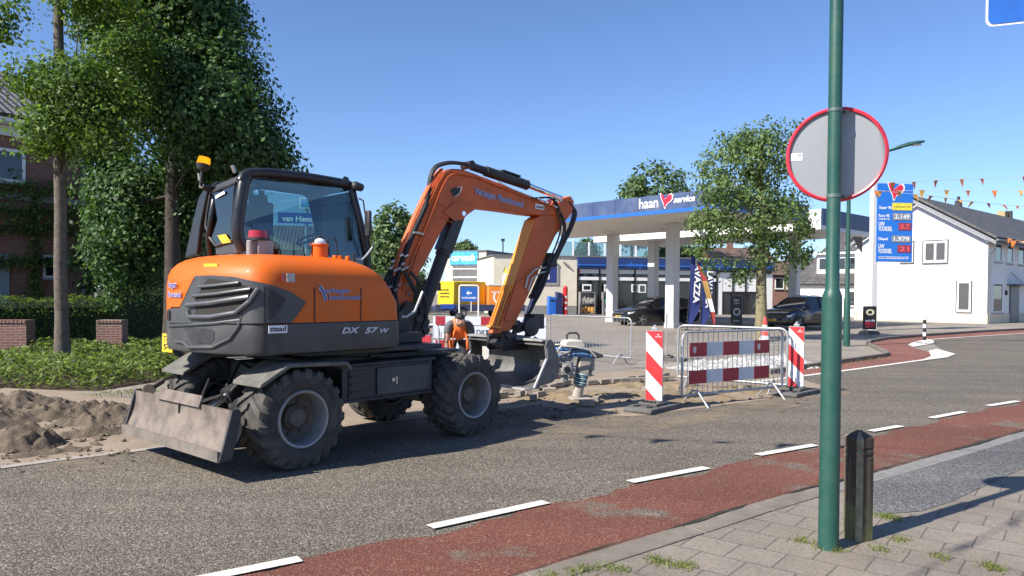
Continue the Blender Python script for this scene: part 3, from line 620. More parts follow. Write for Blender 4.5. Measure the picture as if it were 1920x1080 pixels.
# dark rear corner panel, grille and louvres
M_louv = mat('louvre_grey', (.085, .088, .094), rough=.4, var=.1)
pan = skin('rear_panel', ((317, 579), (340, 578), (368, 517), (400, 516), (440, 519), (495, 531), (545, 548), (572, 566)), ((317, 605), (400, 606), (496, 606), (546, 605), (572, 568)), M_gr, ex, off=.014)
gl_ = skin('grille', ((369, 562), (392, 522), (440, 528), (476, 540)), ((369, 592), (400, 590), (448, 584), (476, 545)), M_mesh, pan, off=.018)
def rail(name, pts, r, m, parent, off=.03, n=14, h=1.0):
    P = [p2s(*p) for p in pts]; Q = []
    for (s0, z0), (s1, z1) in zip(P, P[1:]):
        for k in range(n): t = k / n; Q.append(surf(s0 + (s1 - s0) * t, z0 + (z1 - z0) * t, off))
    Q.append(surf(*P[-1], off)); b = MB(); b.tube(Q, r, n=8); return b.build(name, m, parent)
for pts, r in ((((378, 538), (410, 535), (452, 530)), .014), (((367, 555), (410, 551), (472, 542)), .015), (((356, 572), (400, 568), (470, 557)), .024), (((357, 583), (360, 594), (400, 594), (446, 586), (470, 566), (485, 541)), .022)): rail('louvre', pts, r, M_louv, pan)
rail('bumper_ridge', ((331, 640), (346, 642), (355, 651), (400, 651), (432, 635), (448, 612), (455, 590)), .016, M_gr, ctw, off=.006)
rail('bumper_ridge', ((318, 611), (360, 609), (400, 606), (452, 600)), .016, M_gr, ctw, off=.004)
skin('bumper_recess', ((345, 613), (396, 617), (402, 620)), ((345, 614), (362, 645), (396, 643), (402, 636)), M_blk, ctw, off=.004)
pt_ = skin('rear_decal_panel', ((319, 527), (346, 527), (366, 520)), ((319, 575), (340, 575), (348, 560), (366, 522)), M_or, hood, off=.018)
v_ = skin('side_vent', ((502, 540), (535, 556), (534, 560)), ((502, 598), (512, 596), (534, 562)), M_blk, pan, off=.018)
# lettering on the hood and the skirt
def sd_pt(px, py, off=.008): q = XF.onv(px, py, -.93); return Vector((q.x, -.93 - off, q.z))
def side_text(name, t, px, py, h, m1, m2=None, bold=.0, ob=.03, w=None, shear=0.0, parent=hood, off=.006):
    b = MB(); p = sd_pt(px, py, off); z = (0, 0, 1)
    if m2: b.text(t, p, (1, 0, 0), z, h, m=1, bold=bold + ob, w=None if w is None else w * 1.02, shear=shear)
    b.text(t, p + Vector((.0, -.003, 0)), (1, 0, 0), z, h, m=0, bold=bold, w=w, shear=shear); return b.build(name, [m1, m2 or m1], parent, smooth=0)
q0, q1 = sd_pt(612, 548), sd_pt(655, 548)
side_text('company_lettering', 'erhagen', 609, 549, .046, M_blue, M_pale, bold=.01, ob=.035, w=(q1.x - q0.x) * 1.06)
side_text('company_lettering', 'laatshoesel', 616, 561.5, .044, M_blue, M_pale, bold=.01, ob=.035, w=(q1.x - q0.x) * 1.36)
b = MB(); a = sd_pt(599, 537); c = sd_pt(606, 548); d = sd_pt(610, 563); e = sd_pt(613, 538)
for (m, w_, l_) in ((1, .042, 0), (0, .024, -.003)):
    f_ = Vector((0, l_, 0)); b.bar(a + f_, c + f_, .001, w_, m, up=(0, 1, 0)) if False else None
    for p, r_ in ((a, c), (c, d)): 
        dn = (r_ - p).normalized(); sx = Vector((-dn.z, 0, dn.x)) * w_ / 2; b.add([p - sx + f_, r_ - sx + f_, r_ + sx + f_, p + sx + f_], [(0, 1, 2, 3)], m)
b.build('company_emblem', [M_blue, M_pale], hood, smooth=0)
b = MB(); a, c = sd_pt(527, 512), sd_pt(551, 529); b.box(((a.x + c.x) / 2 + .03, -.937, (a.z + c.z) / 2), ((c.x - a.x) * .62, .006, a.z - c.z), 0); b.box((a.x + .02, -.937, (a.z + c.z) / 2), (.035, .006, a.z - c.z), 1); b.build('data_sticker', [mat('grey_sticker', (.45, .45, .42), rough=.5, var=.3, scale=60), M_redlens], hood)
q0, q1 = sd_pt(640, 625), sd_pt(694, 625); side_text('model_lettering', 'DX', 640, 625, .055, M_pale, None, bold=.035, w=(q1.x - q0.x) * .62, shear=.3, parent=ctw, off=.004)
side_text('model_lettering', '57', 683, 624.5, .055, M_pale, None, bold=.035, w=(q1.x - q0.x) * .5, shear=.3, parent=ctw, off=.004); side_text('model_lettering', 'W', 712, 624, .045, M_pale, None, bold=.03, w=(q1.x - q0.x) * .34, shear=.3, parent=ctw, off=.004)
b = MB(); a, c = sd_pt(503, 610.5), sd_pt(538, 624); b.box(((a.x + c.x) / 2, -.935, (a.z + c.z) / 2), (c.x - a.x, .004, a.z - c.z), 0); b.text('staad', (a.x + .015, -.9385, c.z + .018), (1, 0, 0), (0, 0, 1), .045, m=1, bold=.025, w=(c.x - a.x) - .03); b.build('dealer_sticker', [M_white, M_dk], ctw)
# stickers and plate on the tail
def tail_box(name, px0, py0, px1, py1, m, off, parent, txt=None, th=.03, mt=None, tm=None):
    (s0, z0), (s1, z1) = p2s(px0, py0), p2s(px1, py1); a = surf(s1, 0, off); c = surf(s0, 0, off); lo, hi = min(z0, z1), max(z0, z1); d = (a - c); w = d.length; d.normalize()
    if w < .12: pass
    nrm = Vector((d.y, -d.x, 0)); nrm = nrm if nrm.x < 0 else -nrm
    b = MB()
    if m: b.slab(Vector((c.x, c.y, lo)), Vector((a.x, a.y, lo)), Vector((a.x, a.y, hi)), Vector((c.x, c.y, hi)), .006)
    if txt:
        xd = -d if (-d).cross(Vector((0, 0, 1))).dot(nrm) > 0 else d
        st = Vector((a.x, a.y, lo + (hi - lo) * .3)) if xd.dot(d) < 0 else Vector((c.x, c.y, lo + (hi - lo) * .3))
        b.text(txt, st + xd * w * .08 + nrm * .01, xd, (0, 0, 1), th, m=0 if m is None else 1, bold=.04, w=w * .84)
        if m is None: b.text(txt, st + xd * w * .08 + nrm * .013, xd, (0, 0, 1), th, m=1, bold=.0, w=w * .84)
    return b.build(name, [m or M_pale, tm or M_dk], parent)
Q = [XF.onu(px, py, -1.60) for px, py in ((306, 659), (325, 661), (326, 628), (307, 625))]; b = MB(); b.plate(Q, .012, 0); xd = (Q[1] - Q[0]).normalized(); yd = (Q[3] - Q[0]).normalized(); nn = xd.cross(yd)
for k_, s_ in ((.58, 'T-DJ'), (.14, '54')): b.text(s_, Q[0] + xd * .03 + yd * (Q[3] - Q[0]).length * k_ + nn * .014, xd, yd, (Q[3] - Q[0]).length * .3, m=1, bold=.02, w=(Q[1] - Q[0]).length - .06)
b.build('number_plate', [M_yel, M_dk], ctw)
b = MB(); q = (Q[2] + Q[3]) / 2; b.box(q + Vector((.06, 0, .05)), (.12, .16, .12)); b.build('plate_lamp', M_blk, ctw, bevel=.01)
tail_box('warning_sticker', 372, 494, 398, 506, M_yel2, -.062, hood, None)
b = MB()
q = p2s(330, 550); 
tail_box('rear_lettering', 322, 533, 340, 541, None, .028, hood, 'hagen', .055, tm=M_blue); tail_box('rear_lettering', 321, 551, 349, 560, None, .028, hood, 'hoesel', .055, tm=M_blue)
rail('rear_lamp', ((305, 606), (305, 618)), .02, M_blk, ctw, off=.02, n=4)
tail_box('reflector', 318, 582, 323, 600, M_dk, .02, ctw)
# ---- things on top of the hood
def O(px, py, v): return XF.onv(px, py, v)
b = MB(); q = O(480, 470, -.4); b.cyl((q.x - .06, -.4, 1.98), (q.x - .06, -.4, 2.13), .035, n=14, m=0); b.box((q.x + .07, -.4, 2.06), (.16, .12, .16), 0); b.build('exhaust_box', M_rim, ex, bevel=.008)
b = MB(); b.cyl((q.x + .02, -.4, 2.135), (q.x + .02, -.4, 2.16), .10, n=18, m=1); b.cyl((q.x + .02, -.4, 2.16), (q.x + .02, -.4, 2.225), .095, .085, n=18, m=0); b.build('rear_beacon', [M_redlens, M_blk], ex)
q = O(599, 470, -.45); b = MB(); b.cyl((q.x, -.45, 1.99), (q.x, -.45, 2.12), .085, n=20); b.cyl((q.x, -.45, 2.115), (q.x, -.45, 2.135), .095, n=20); b.build('filler_neck', M_or, ex, bevel=.004)
b = MB(); b.sphere((q.x, -.45, 2.14), .075, 14, 8, sc=(1, 1, .75)); b.build('filler_cap', M_clear, ex)
b = MB(); b.tube([(q.x - .1, -.45, 2.02), (q.x - .09, -.45, 2.15), (q.x, -.45, 2.215), (q.x + .1, -.45, 2.16), (q.x + .12, -.45, 2.02)], .008); b.build('guard_wire', M_blk, ex); b = MB(); b.tube([(q.x + .2, -.3, 2.0), (q.x + .2, -.3, 2.2), (q.x + .3, -.3, 2.22), (q.x + .34, -.3, 2.0)], .008); b.build('guard_wire', M_blk, ex)
b = MB(); 
for px in (628, 638, 652): qq = O(px, 478, -.6); b.box((qq.x, -.6, 1.99), (.035, .05, .06))
b.build('hood_latch', M_or, ex, bevel=.006)
b = MB(); q = O(664, 474, -.55); b.cyl((q.x, -.55, 1.93), (q.x, -.55, 2.05), .016, n=10); b.tube([(q.x, -.55, 2.0), (q.x + .1, -.55, 1.99), (q.x + .17, -.55, 2.05), (q.x + .24, -.55, 2.13)], .011, m=1); b.build('grab_rod', [M_blk, M_lip], ex)
b = MB(); q = O(748, 590, -.85); b.cyl((q.x, -.85, 1.36), (q.x, -.85, 1.45), .035, n=12, m=0); b.tube([(q.x, -.85, 1.40), (q.x + .1, -.85, 1.39), (q.x + .22, -.85, 1.45), (q.x + .34, -.84, 1.66)], .014, m=1); b.build('handrail', [M_blk, M_lip], ex)
# ---- cab
cab = bpy.data.objects.new('cab', None); COL.objects.link(cab); cab.parent = ex
RV, LV = .10, .86
def tubebar(name, pts, w, m=M_blkp, parent=cab): b = MB(); b.tube(pts, w, n=10); return b.build(name, m, parent, smooth=60)
def cp(px, py, v=RV): return XF.onv(px, py, v)
rp = [cp(457, 470), cp(447, 447), cp(445, 420), cp(450, 385), cp(456, 345), cp(463, 331)]
tubebar('rear_pillar', rp, .062)
tubebar('roof_rail', [cp(452, 340), cp(456, 330), cp(468, 324), cp(500, 324), cp(560, 330), cp(610, 338), cp(650, 345), cp(660, 351)], .052)
fp = [cp(659, 350), cp(663, 368, RV - .02), cp(674, 412, RV - .06), cp(683, 450, RV - .09), cp(689, 482, RV - .1), Vector((.45, RV - .1, 1.3))]
FT, FB = fp[0].x, fp[4].x
tubebar('front_pillar', fp, .042)
fl = [Vector((FT - .03, LV, 2.80)), Vector((FT + .06, LV, 2.5)), Vector((FB - .03, LV, 2.05)), Vector((FB, LV, 1.3))]
tubebar('front_pillar', fl, .05)
tubebar('roof_rail', [(-1.06, LV - .05, 2.70), (-.95, LV, 2.79), (-.4, LV, 2.86), (FT - .12, LV, 2.85), (FT - .03, LV, 2.80)], .05)
tubebar('rear_pillar', [(-1.05, .80, 2.0), (-1.12, .72, 2.2), (-1.14, .62, 2.4), (-1.10, .62, 2.65), (-1.0, .68, 2.74)], .03)
tubebar('door_pillar', [(-.42, LV, 2.8), (-.42, LV + .02, 2.3), (-.42, LV, 1.4)], .035)
tubebar('header_bar', [tuple(fp[0]), (FT, .5, 2.84), (FT - .02, LV, 2.80)], .04)
tubebar('header_bar', [tuple(fp[1].lerp(fp[2], .3)), (FT + .06, .5, 2.70), (FT + .04, LV, 2.67)], .026)
b = MB(); pr = [(-1.08, 2.70), (-.98, 2.80), (-.5, 2.875), (FT - .2, 2.90), (FT, 2.87), (FT, 2.83), (FT - .2, 2.85), (-.5, 2.83), (-.96, 2.75), (-1.06, 2.67)]; b.prism(pr, RV + .03, LV - .03); b.build('roof', M_blkp, cab, bevel=.02)
b = MB(); b.plate([rp[5] + Vector((.03, .0, -.02)), fp[0] - Vector((.05, 0, .03)), fp[1] - Vector((.02, 0, .01)), fp[2] - Vector((.02, 0, 0)), fp[3] - Vector((.02, 0, 0)), (FB, RV - .1, 1.9), (-1.08, RV, 1.9), rp[2] + Vector((.02, 0, 0)), rp[3]], .006); b.build('side_window', M_cabgl, cab, smooth=0)
b = MB(); b.slab((FT + .02, RV - .02, 2.80), (FT + .02, LV, 2.78), (FB - .01, LV, 2.03), (FB, RV - .1, 2.03), .006); b.build('windscreen', M_cabgl, cab, smooth=0)
b = MB(); b.slab((-.42, LV + .02, 2.80), (FT - .04, LV + .02, 2.80), (FB - .06, LV + .02, 2.0), (-.42, LV + .02, 1.5), .006); b.slab((-1.05, LV - .02, 2.66), (-.46, LV + .02, 2.78), (-.46, LV + .02, 1.5), (-1.05, LV - .02, 2.0), .006); b.build('door_window', M_cabgl, cab, smooth=0)
# rear window and its frame (bulging)
rw = [XF.onu(*p, -1.12) for p in ((395, 361), (443, 343), (440, 365), (437, 395), (437, 425), (441, 448), (405, 461), (393, 445), (386, 424), (388, 400))]
b = MB(); b.plate(rw, .006); b.build('rear_window', M_cabgl2, cab, smooth=0)
b = MB(); b.tube(rw + [rw[0]], .016, n=6, caps=False); b.build('window_seal', M_blk, cab)
b = MB(); q = [XF.onu(*p, -1.1) for p in ((392, 352), (398, 352), (384, 420), (377, 478), (354, 484), (366, 430), (380, 372))]; b.plate(q, -.05); b.build('side_shroud', M_blkp, cab, bevel=.012)
b = MB(); b.plate([XF.onu(*p, -1.11) for p in ((392, 352), (445, 330), (446, 342), (395, 361))], .03); b.build('rear_cowl', mat('cowl_grey', (.06, .062, .066), rough=.45), cab, bevel=.008); b = MB(); b.plate([XF.onu(*p, -1.11) for p in ((404, 462), (446, 449), (452, 474), (404, 478))], .03); b.build('rear_cowl', mat('cowl_grey', (.06, .062, .066), rough=.45), cab, bevel=.008)
b = MB(); a = [XF.onu(*p, -1.135) for p in ((404, 373), (422, 363), (420, 358), (404, 367))]; b.plate(a, .002, 0); b.build('window_sticker', M_white, cab)
b = MB(); a = [XF.onu(*p, -1.135) for p in ((407, 441), (423, 439), (433, 454), (417, 457))]; b.plate(a, .002, 0); b.build('warning_sticker', M_yel2, cab)
b = MB(); b.box((-.55, .48, 1.75), (.5, .55, .7)); b.box((-.3, .48, 1.5), (1.3, .7, .4)); b.build('cab_floor', M_int, cab)
b = MB(); b.box((-.45, .48, 2.02), (.46, .46, .12)); b.box((-.68, .48, 2.32), (.13, .44, .56)); b.box((-.68, .48, 2.62), (.1, .26, .14)); b.build('driver_seat', M_int, cab, bevel=.03)
b = MB(); b.box((.12, .5, 1.95), (.1, .3, .5)); b.tube([(.08, .5, 2.12), (-.02, .5, 2.25)], .02); b.lathe([(.15, 0), (.165, .012), (.15, .024)], (-.02, .5, 2.25), (-.5, 0, 1), n=20); b.build('steering_column', M_int, cab)
b = MB(); b.box((-.4, .48, 1.45), (1.4, .72, .6)); b.build('cab_body', M_blkp, cab, bevel=.03)
# lamps, brackets, aerial, mirrors
b = MB(); q = O(667, 349, .02); b.sphere((q.x, q.y, q.z), .055, 12, 8, m=0); b.cyl((q.x, q.y, q.z), (q.x + .07, q.y - .02, q.z - .012), .05, .045, n=14, m=0); b.cyl((q.x + .07, q.y - .02, q.z - .012), (q.x + .075, q.y - .02, q.z - .013), .04, n=14, m=1); b.build('work_light', [M_blk, M_clear], cab)
b = MB(); q = O(647, 334, .06); b.prism([(q.x - .06, q.z - .05), (q.x + .06, q.z - .07), (q.x + .04, q.z + .01), (q.x - .01, q.z + .02)], .05, .07); b.build('lamp_bracket', M_blkp, cab)
q = O(381, 302, .62); b = MB(); b.cyl((q.x, q.y, q.z - .03), (q.x + .015, q.y, q.z + .035), .066, .058, n=18, m=0); b.build('beacon', M_amber, cab)
b = MB(); b.cyl((q.x - .01, q.y, q.z - .09), (q.x, q.y, q.z - .035), .05, .072, n=16); b.cyl((q.x - .02, q.y + .02, q.z - .25), (q.x - .01, q.y, q.z - .09), .014, n=8); b.tube([(q.x - .01, q.y + .02, q.z - .25), (q.x + .05, q.y + .04, q.z - .27), (q.x + .16, q.y + .05, q.z - .27)], .035); b.build('beacon_stalk', M_blk, cab)
b = MB(); a = O(375, 338, .66); c = O(373, 325, .66); b.bar(a, c, .035, .02); b.build('camera_bracket', M_fit, cab); b = MB(); a = O(441, 324, .4); c = O(435, 310, .4); b.bar(a, c, .045, .02); b.build('camera_bracket', M_fit, cab)
b = MB(); a = O(524, 318, .4); c = O(508, 282, .4); b.tube([a, (a + c) / 2 + Vector((.01, 0, 0)), c], .005, n=5); a2 = cp(456, 468); b.build('aerial', M_blk, cab)
b = MB(); a = O(354, 486, .8); c = O(380, 372, .8); 
for p in ((690, 395), (688, 436)): pass
q = O(688, 420, -.12); b = MB(); b.box((q.x + .0, -.14, q.z), (.05, .09, .30)); b.build('mirror', M_blk, cab, bevel=.02)
b = MB(); b.tube([O(673, 372, -.02), O(681, 376, -.06), O(684, 398, -.1), O(686, 405, -.12)], .01); b.build('mirror_arm', M_blk, cab); b = MB(); b.tube([O(690, 440, -.12), O(693, 462, -.1), O(691, 478, -.08)], .012); b.build('mirror_arm', M_blk, cab)
# ---- swing post and boom
BA = 50.0; BO = XF.M @ Vector((.95, 0, 0)); BF = Frame(BO, BA); bm_ = bpy.data.objects.new('boom_assembly', None)
TB = XF.M.inverted() @ BF.M
def bbuild(b, name, m, parent=ex, **kw): b.v = [tuple(TB @ Vector(p)) for p in b.v]; return b.build(name, m, parent, **kw)
def bp(px, py, v=0.0): return BF.onv(px, py, v)
b = MB(); b.cyl((-.1, 0, .98), (-.1, 0, 1.5), .16, n=18); b.box((-.2, 0, 1.22), (.34, .5, .3)); b.prism([(-.12, 1.02), (.2, 1.12), (.27, 1.3), (.12, 1.5), (-.06, 1.55), (-.2, 1.35)], -.2, -.15); b.prism([(-.12, 1.02), (.2, 1.12), (.27, 1.3), (.12, 1.5), (-.06, 1.55), (-.2, 1.35)], .15, .2); b.cyl((.1, -.23, 1.33), (.1, .23, 1.33), .055, n=14); b.cyl((.2, -.23, 1.2), (.2, .23, 1.2), .05, n=14); bbuild(b, 'swing_post', M_blk, bevel=.01)
boomp = [(q.x, q.z) for q in (bp(px, py, -.125) for px, py in ((744, 548), (756, 500), (775, 450), (792, 410), (810, 372), (823, 342), (835, 324), (848, 316), (866, 317), (884, 323), (928, 340), (1010, 374), (1046, 388), (1054, 396), (1050, 402), (1037, 404), (1010, 403.5), (990, 401), (950, 395), (910, 390), (890, 391), (873, 398), (862, 404), (846, 404), (825, 440), (803, 482), (783, 518), (775, 560), (772, 606), (756, 612), (742, 585)))]
b = MB(); b.prism(boomp, -.125, .125); boom = bbuild(b, 'boom', M_orb, bevel=.012)
b = MB()
for v in (-.128, .128):
    s_ = 1 if v > 0 else -1
    q = [bp(px, py, -.125) for px, py in ((830, 398), (852, 378), (884, 384), (892, 391), (876, 402), (866, 412), (850, 414))]; b.prism([(k.x, k.z) for k in q], v, v + s_ * .018); bbuild(b, 'boom_lug', M_orb, boom, bevel=.004); b = MB(); q = bp(1050, 394, -.125)
    b.cyl((q.x, v, q.z), (q.x, v + s_ * .05, q.z), .075, n=16); bbuild(b, 'boom_pivot', M_orb, boom, bevel=.004); b = MB()
# weld seams and the hand grip on the boom side
b = MB(); b.tube([bp(812, 405, -.128), bp(830, 408, -.128), bp(848, 418, -.128)], .006); b.tube([bp(818, 380, -.128), bp(836, 390, -.128), bp(852, 404, -.128)], .006); bbuild(b, 'weld_seam', M_orb, boom)
b = MB(); b.tube([bp(857, 352, -.16), bp(866, 350, -.17), bp(862, 362, -.17), bp(853, 369, -.16)], .008); bbuild(b, 'hand_grip', M_lip, boom)
b = MB(); b.prism([(q.x, q.z) for q in (bp(px, py, -.126) for px, py in ((843, 356), (852, 352), (864, 351), (862, 362), (850, 368)))], -.126, -.131); bbuild(b, 'worn_patch', M_blk, boom)
# lettering on boom
b = MB(); a = bp(888, 362, -.13); c = bp(977, 388, -.13); dx = (c - a).normalized(); up = Vector((-dx.z, 0, dx.x)); c = c + dx * .03
b.text('Verhagen Plaatshoesel', a + Vector((0, -.004, 0)), dx, up, .075, m=1, bold=.05, w=(c - a).length); b.text('Verhagen Plaatshoesel', a + Vector((0, -.007, 0)), dx, up, .075, m=0, bold=.0, w=(c - a).length); bbuild(b, 'company_lettering', [M_blue, M_pale], boom, smooth=0)
b = MB(); a = bp(1003, 391, -.13); c = bp(1020, 394, -.13); dx = (c - a).normalized(); up = Vector((-dx.z, 0, dx.x)); f_ = Vector((0, -.004, 0)); h_ = up * .07; b.add([a + f_, c + f_, c + f_ + h_, a + f_ + h_], [(0, 1, 2, 3)], 0); b.text('staad', a + f_ * 1.6 + up * .018 + dx * .01, dx, up, .035, m=1, bold=.02, w=(c - a).length - .02); bbuild(b, 'dealer_sticker', [M_white, M_dk], boom, smooth=0)
# boom cylinder (below the boom) and arm cylinder (on top)
cA, cB = bp(857, 402), bp(790, 590); cd = (cA - cB); cq = lambda t: cB + cd * t; nx = Vector((cd.z, 0, -cd.x)).normalized()
b = MB(); b.cyl(cq(0), cq(.60), .082, n=20); b.cyl(cq(.58), cq(.63), .095, n=20); b.box(cq(.3) + nx * .09, (.05, .06, .1)); bbuild(b, 'boom_cylinder', M_blk)
b = MB(); b.cyl(cq(.6), cq(1), .045, n=16); b.cyl(cA + Vector((0, -.15, 0)), cA + Vector((0, .15, 0)), .03, n=14); bbuild(b, 'boom_cylinder_rod', M_chr)
b = MB(); P = [cq(.62) + nx * .075, cq(.62) - nx * .085, cq(.985) - nx * .07, cq(.985) + nx * .07]; b.prism([(p.x, p.z) for p in P], -.092, -.078); b.prism([(p.x, p.z) for p in P], .078, .092); P = [cq(.62) - nx * .075, cq(.62) - nx * .095, cq(.985) - nx * .08, cq(.985) - nx * .06]; b.prism([(p.x, p.z) for p in P], -.09, .09); bbuild(b, 'rod_guard', M_blkp, bevel=.006)
a = bp(884, 312); c = bp(988, 347); dd = (c - a).normalized(); aa = a
b = MB(); b.cyl(aa, aa.lerp(c, .25), .052, n=20); b.cyl(aa.lerp(c, .24), c, .068, n=20); b.cyl(c, c + dd * .02, .072, .055, n=20); b.cyl(aa - dd * .02, aa, .03, .052, n=16); b.bar(aa + dd * .5 + Vector((0, 0, .078)), c - dd * .15 + Vector((0, 0, .078)), .09, .02); b.cyl(aa - dd * .06 - Vector((0, .1, 0)), aa - dd * .06 + Vector((0, .1, 0)), .05, n=12); bbuild(b, 'arm_cylinder', M_blk)
e = bp(1062, 376); b = MB(); b.cyl(c, e, .036, n=14); b.cyl(e - Vector((0, .1, 0)), e + Vector((0, .1, 0)), .055, n=14); bbuild(b, 'arm_cylinder_rod', M_chr)
# ---- arm
armp = [(q.x, q.z) for q in (bp(px, py, -.105) for px, py in ((1004, 410), (1018, 400), (1043, 384), (1054, 372), (1070, 367), (1077, 378), (1073, 398), (1060, 416), (1042, 442), (1024, 478), (1005, 522), (987, 562), (968, 603), (953, 626), (933, 626), (939, 602), (957, 552), (974, 500), (991, 452)))]
b = MB(); b.prism(armp, -.105, .105); arm = bbuild(b, 'arm', M_orb, bevel=.012)
M_arml = mat('arm_guard_orange', (.82, .29, .03), rough=.42, var=.08, scale=3, dirt=(.5, .3, .12), dirt_amt=.4)
b = MB()
g0, g1, g2 = bp(936, 612, -.105), bp(958, 548, -.105), bp(1003, 412, -.105)
for v in (-.075, -.025, .03, .08): b.tube([(g0.x - .02, v, g0.z), (g1.x - .02, v, g1.z), (g1.lerp(g2, .1).x - .02, v, g1.lerp(g2, .1).z)], .014, n=6)
b.bar((g0.x - .05, 0, g0.z), (g0.x + .03, 0, g0.z - .02), .22, .03); bbuild(b, 'pipe_run', M_arml, arm)
b = MB(); b.bar((g1.x - .005, .0, g1.z), (g2.x - .005, .0, g2.z), .2, .016); bbuild(b, 'arm_guard', M_arml, arm)
b = MB(); a = bp(966, 525, -.14); c = bp(985, 520, -.16)
q = [bp(px, py, -.108) for px, py in ((962, 545), (968, 528), (984, 521), (994, 530), (976, 575), (955, 604), (945, 600))]; b.prism([(k.x, k.z) for k in q], -.108, -.125); bbuild(b, 'arm_side_plate', M_orb, arm, bevel=.005)
# bucket cylinder on the outer (front) face of the arm
kA, kB = bp(1030, 488), bp(1001, 556); b = MB(); b.cyl(kA, kB, .062, n=18); b.cyl(kB, kB + (kB - kA).normalized() * .04, .07, n=18); b.box(kA, (.16, .16, .2)); bbuild(b, 'bucket_cylinder', M_blk, bevel=.006)
b = MB(); b.cyl(kB, (1.93, 0, 1.21), .034, n=12); bbuild(b, 'bucket_cylinder_rod', M_chr)
b = MB()
for v in (-.14, .14):
    b.bar((1.93, v, 1.22), (1.70, v, 1.16), .03, .09); b.bar((1.93, v, 1.22), (1.84, v, 0.98), .03, .08)
    b.cyl((1.93, v - .03, 1.22), (1.93, v + .03, 1.22), .06, n=14)
b.cyl((1.93, -.16, 1.22), (1.93, .16, 1.22), .035, n=12); bbuild(b, 'bucket_linkage', M_blk, bevel=.006)
# tilting quick coupler
b = MB(); b.prism([(1.42, .93), (1.44, 1.12), (1.52, 1.16), (1.62, 1.09), (1.72, 1.05), (1.86, 1.06), (1.93, .98), (1.9, .9), (1.46, .89)], -.18, -.13); b.prism([(1.42, .93), (1.44, 1.12), (1.52, 1.16), (1.62, 1.09), (1.72, 1.05), (1.86, 1.06), (1.93, .98), (1.9, .9), (1.46, .89)], .13, .18); b.cyl((1.50, -.22, 1.10), (1.50, .22, 1.10), .05, n=14); b.cyl((1.84, -.21, 1.0), (1.84, .21, 1.0), .045, n=14); b.box((1.68, 0, .99), (.4, .26, .1)); b.cyl((1.50, -.19, .98), (1.50, .19, .98), .06, n=14); bbuild(b, 'quick_coupler', M_blk, bevel=.008)
b = MB(); b.lathe([(.10, -.03), (.13, -.02), (.13, .02), (.10, .03)], (1.9, -.2, 1.2), (0, 1, 0), n=18, cap0=True, cap1=True); b.box((2.02, -.12, 1.27), (.2, .2, .2)); b.cyl((1.95, -.2, 1.05), (2.12, -.25, .92), .03, n=10, m=1); bbuild(b, 'tilt_motor', [M_blk, M_chr], bevel=.008)
# ---- bucket
side = [(1.515, .445), (1.60, .47), (1.80, .505), (1.90, .565), (1.945, .70), (1.91, .85), (1.83, 1.0), (1.79, 1.055), (1.72, 1.05), (1.685, .97), (1.705, .82)]
outer_ = [(1.36, .435), (1.515, .445), (1.60, .47), (1.80, .505), (1.90, .565), (1.945, .70), (1.91, .85), (1.83, 1.0), (1.78, 1.05), (1.66, 1.0)]
inn = [(1.36, .448), (1.515, .462), (1.60, .487), (1.79, .522), (1.882, .577), (1.925, .70), (1.892, .845), (1.815, .985), (1.77, 1.03), (1.66, .985)]
BV0, BV1 = -.70, .90
b = MB(); b.prism(outer_ + inn[::-1], BV0, BV1); bk = bbuild(b, 'bucket', M_bucket, smooth=40)
for v in (BV0 - .012, BV1 + .012):
    b = MB(); b.prism(side, v - .011, v + .011); b.tube([(p[0], v, p[1]) for p in (side[-1], side[-2], side[-3])], .012, n=6); s2 = bbuild(b, 'side_plate', M_bucket, bk, bevel=.003)
    b = MB(); b.bar((1.70, v, .96), (1.715, v, .82), .03, .02); b.bar((1.715, v, .82), (1.50, v, .45), .03, .02); bbuild(b, 'side_edge', M_lip, s2)
b = MB(); b.box((1.40, .1, .443), (.12, 1.62, .022)); bbuild(b, 'cutting_edge', M_lip, bk, bevel=.004)
b = MB(); b.box((1.72, .1, 1.045), (.16, 1.6, .03)); bbuild(b, 'top_rim', mat('rim_worn', (.35, .34, .32), rough=.5, metal=.3, var=.3, scale=5, dirt=(.12, .12, .12), dirt_amt=.7), bk, bevel=.006)
b = MB(); b.box((1.76, .05, 1.06), (.26, .5, .04)); bbuild(b, 'hanger_plate', M_bucket, bk, bevel=.006)
b = MB(); q = bp(923, 672, .55); b.plate([(1.7, .62, .90), (1.7, .47, .90), (1.7, .47, .76), (1.7, .545, .69), (1.7, .62, .74)], .006); bbuild(b, 'bucket_label', mat('dusty_label', (.42, .41, .38), rough=.7), bk)
# ---- hoses
rd = random.Random(5)
def hose(name, pts, r=.014, m=M_hose, parent=boom, spl=6):
    P = [Vector(p) for p in pts]; Q = []
    for i in range(len(P) - 1):
        p0, p1, p2, p3 = P[max(i - 1, 0)], P[i], P[i + 1], P[min(i + 2, len(P) - 1)]
        for k in range(spl):
            t = k / spl; Q.append(.5 * ((2 * p1) + (p2 - p0) * t + (2 * p0 - 5 * p1 + 4 * p2 - p3) * t * t + (3 * p1 - p0 - 3 * p2 + p3) * t ** 3))
    Q.append(P[-1]); b = MB(); b.tube(Q, r, n=7); return bbuild(b, name, m, parent)
def hp(name, pts, r, m=M_hose, parent=boom, v=-.14, dx=0, dy=0): return hose(name, [bp(p[0] + dx, p[1] + dy, p[2] if len(p) > 2 else v) for p in pts], r, m, parent)
for k, v in enumerate((-.12, -.07, -.02)):
    hp('boom_hose', ((737, 560), (752, 500), (775, 440), (798, 390), (805, 360), (809, 332), (818, 315), (833, 308), (852, 306), (878, 309)), .019, v=v, dx=k * -1.5, dy=k * -1.0)
for k in range(5):
    hp('boom_pipe', ((745, 520), (760, 470), (782, 415), (803, 370), (820, 338), (836, 320)), .012, M_orb, v=-.13 + .05 * k, dx=-6 - 1.2 * k, dy=-3)
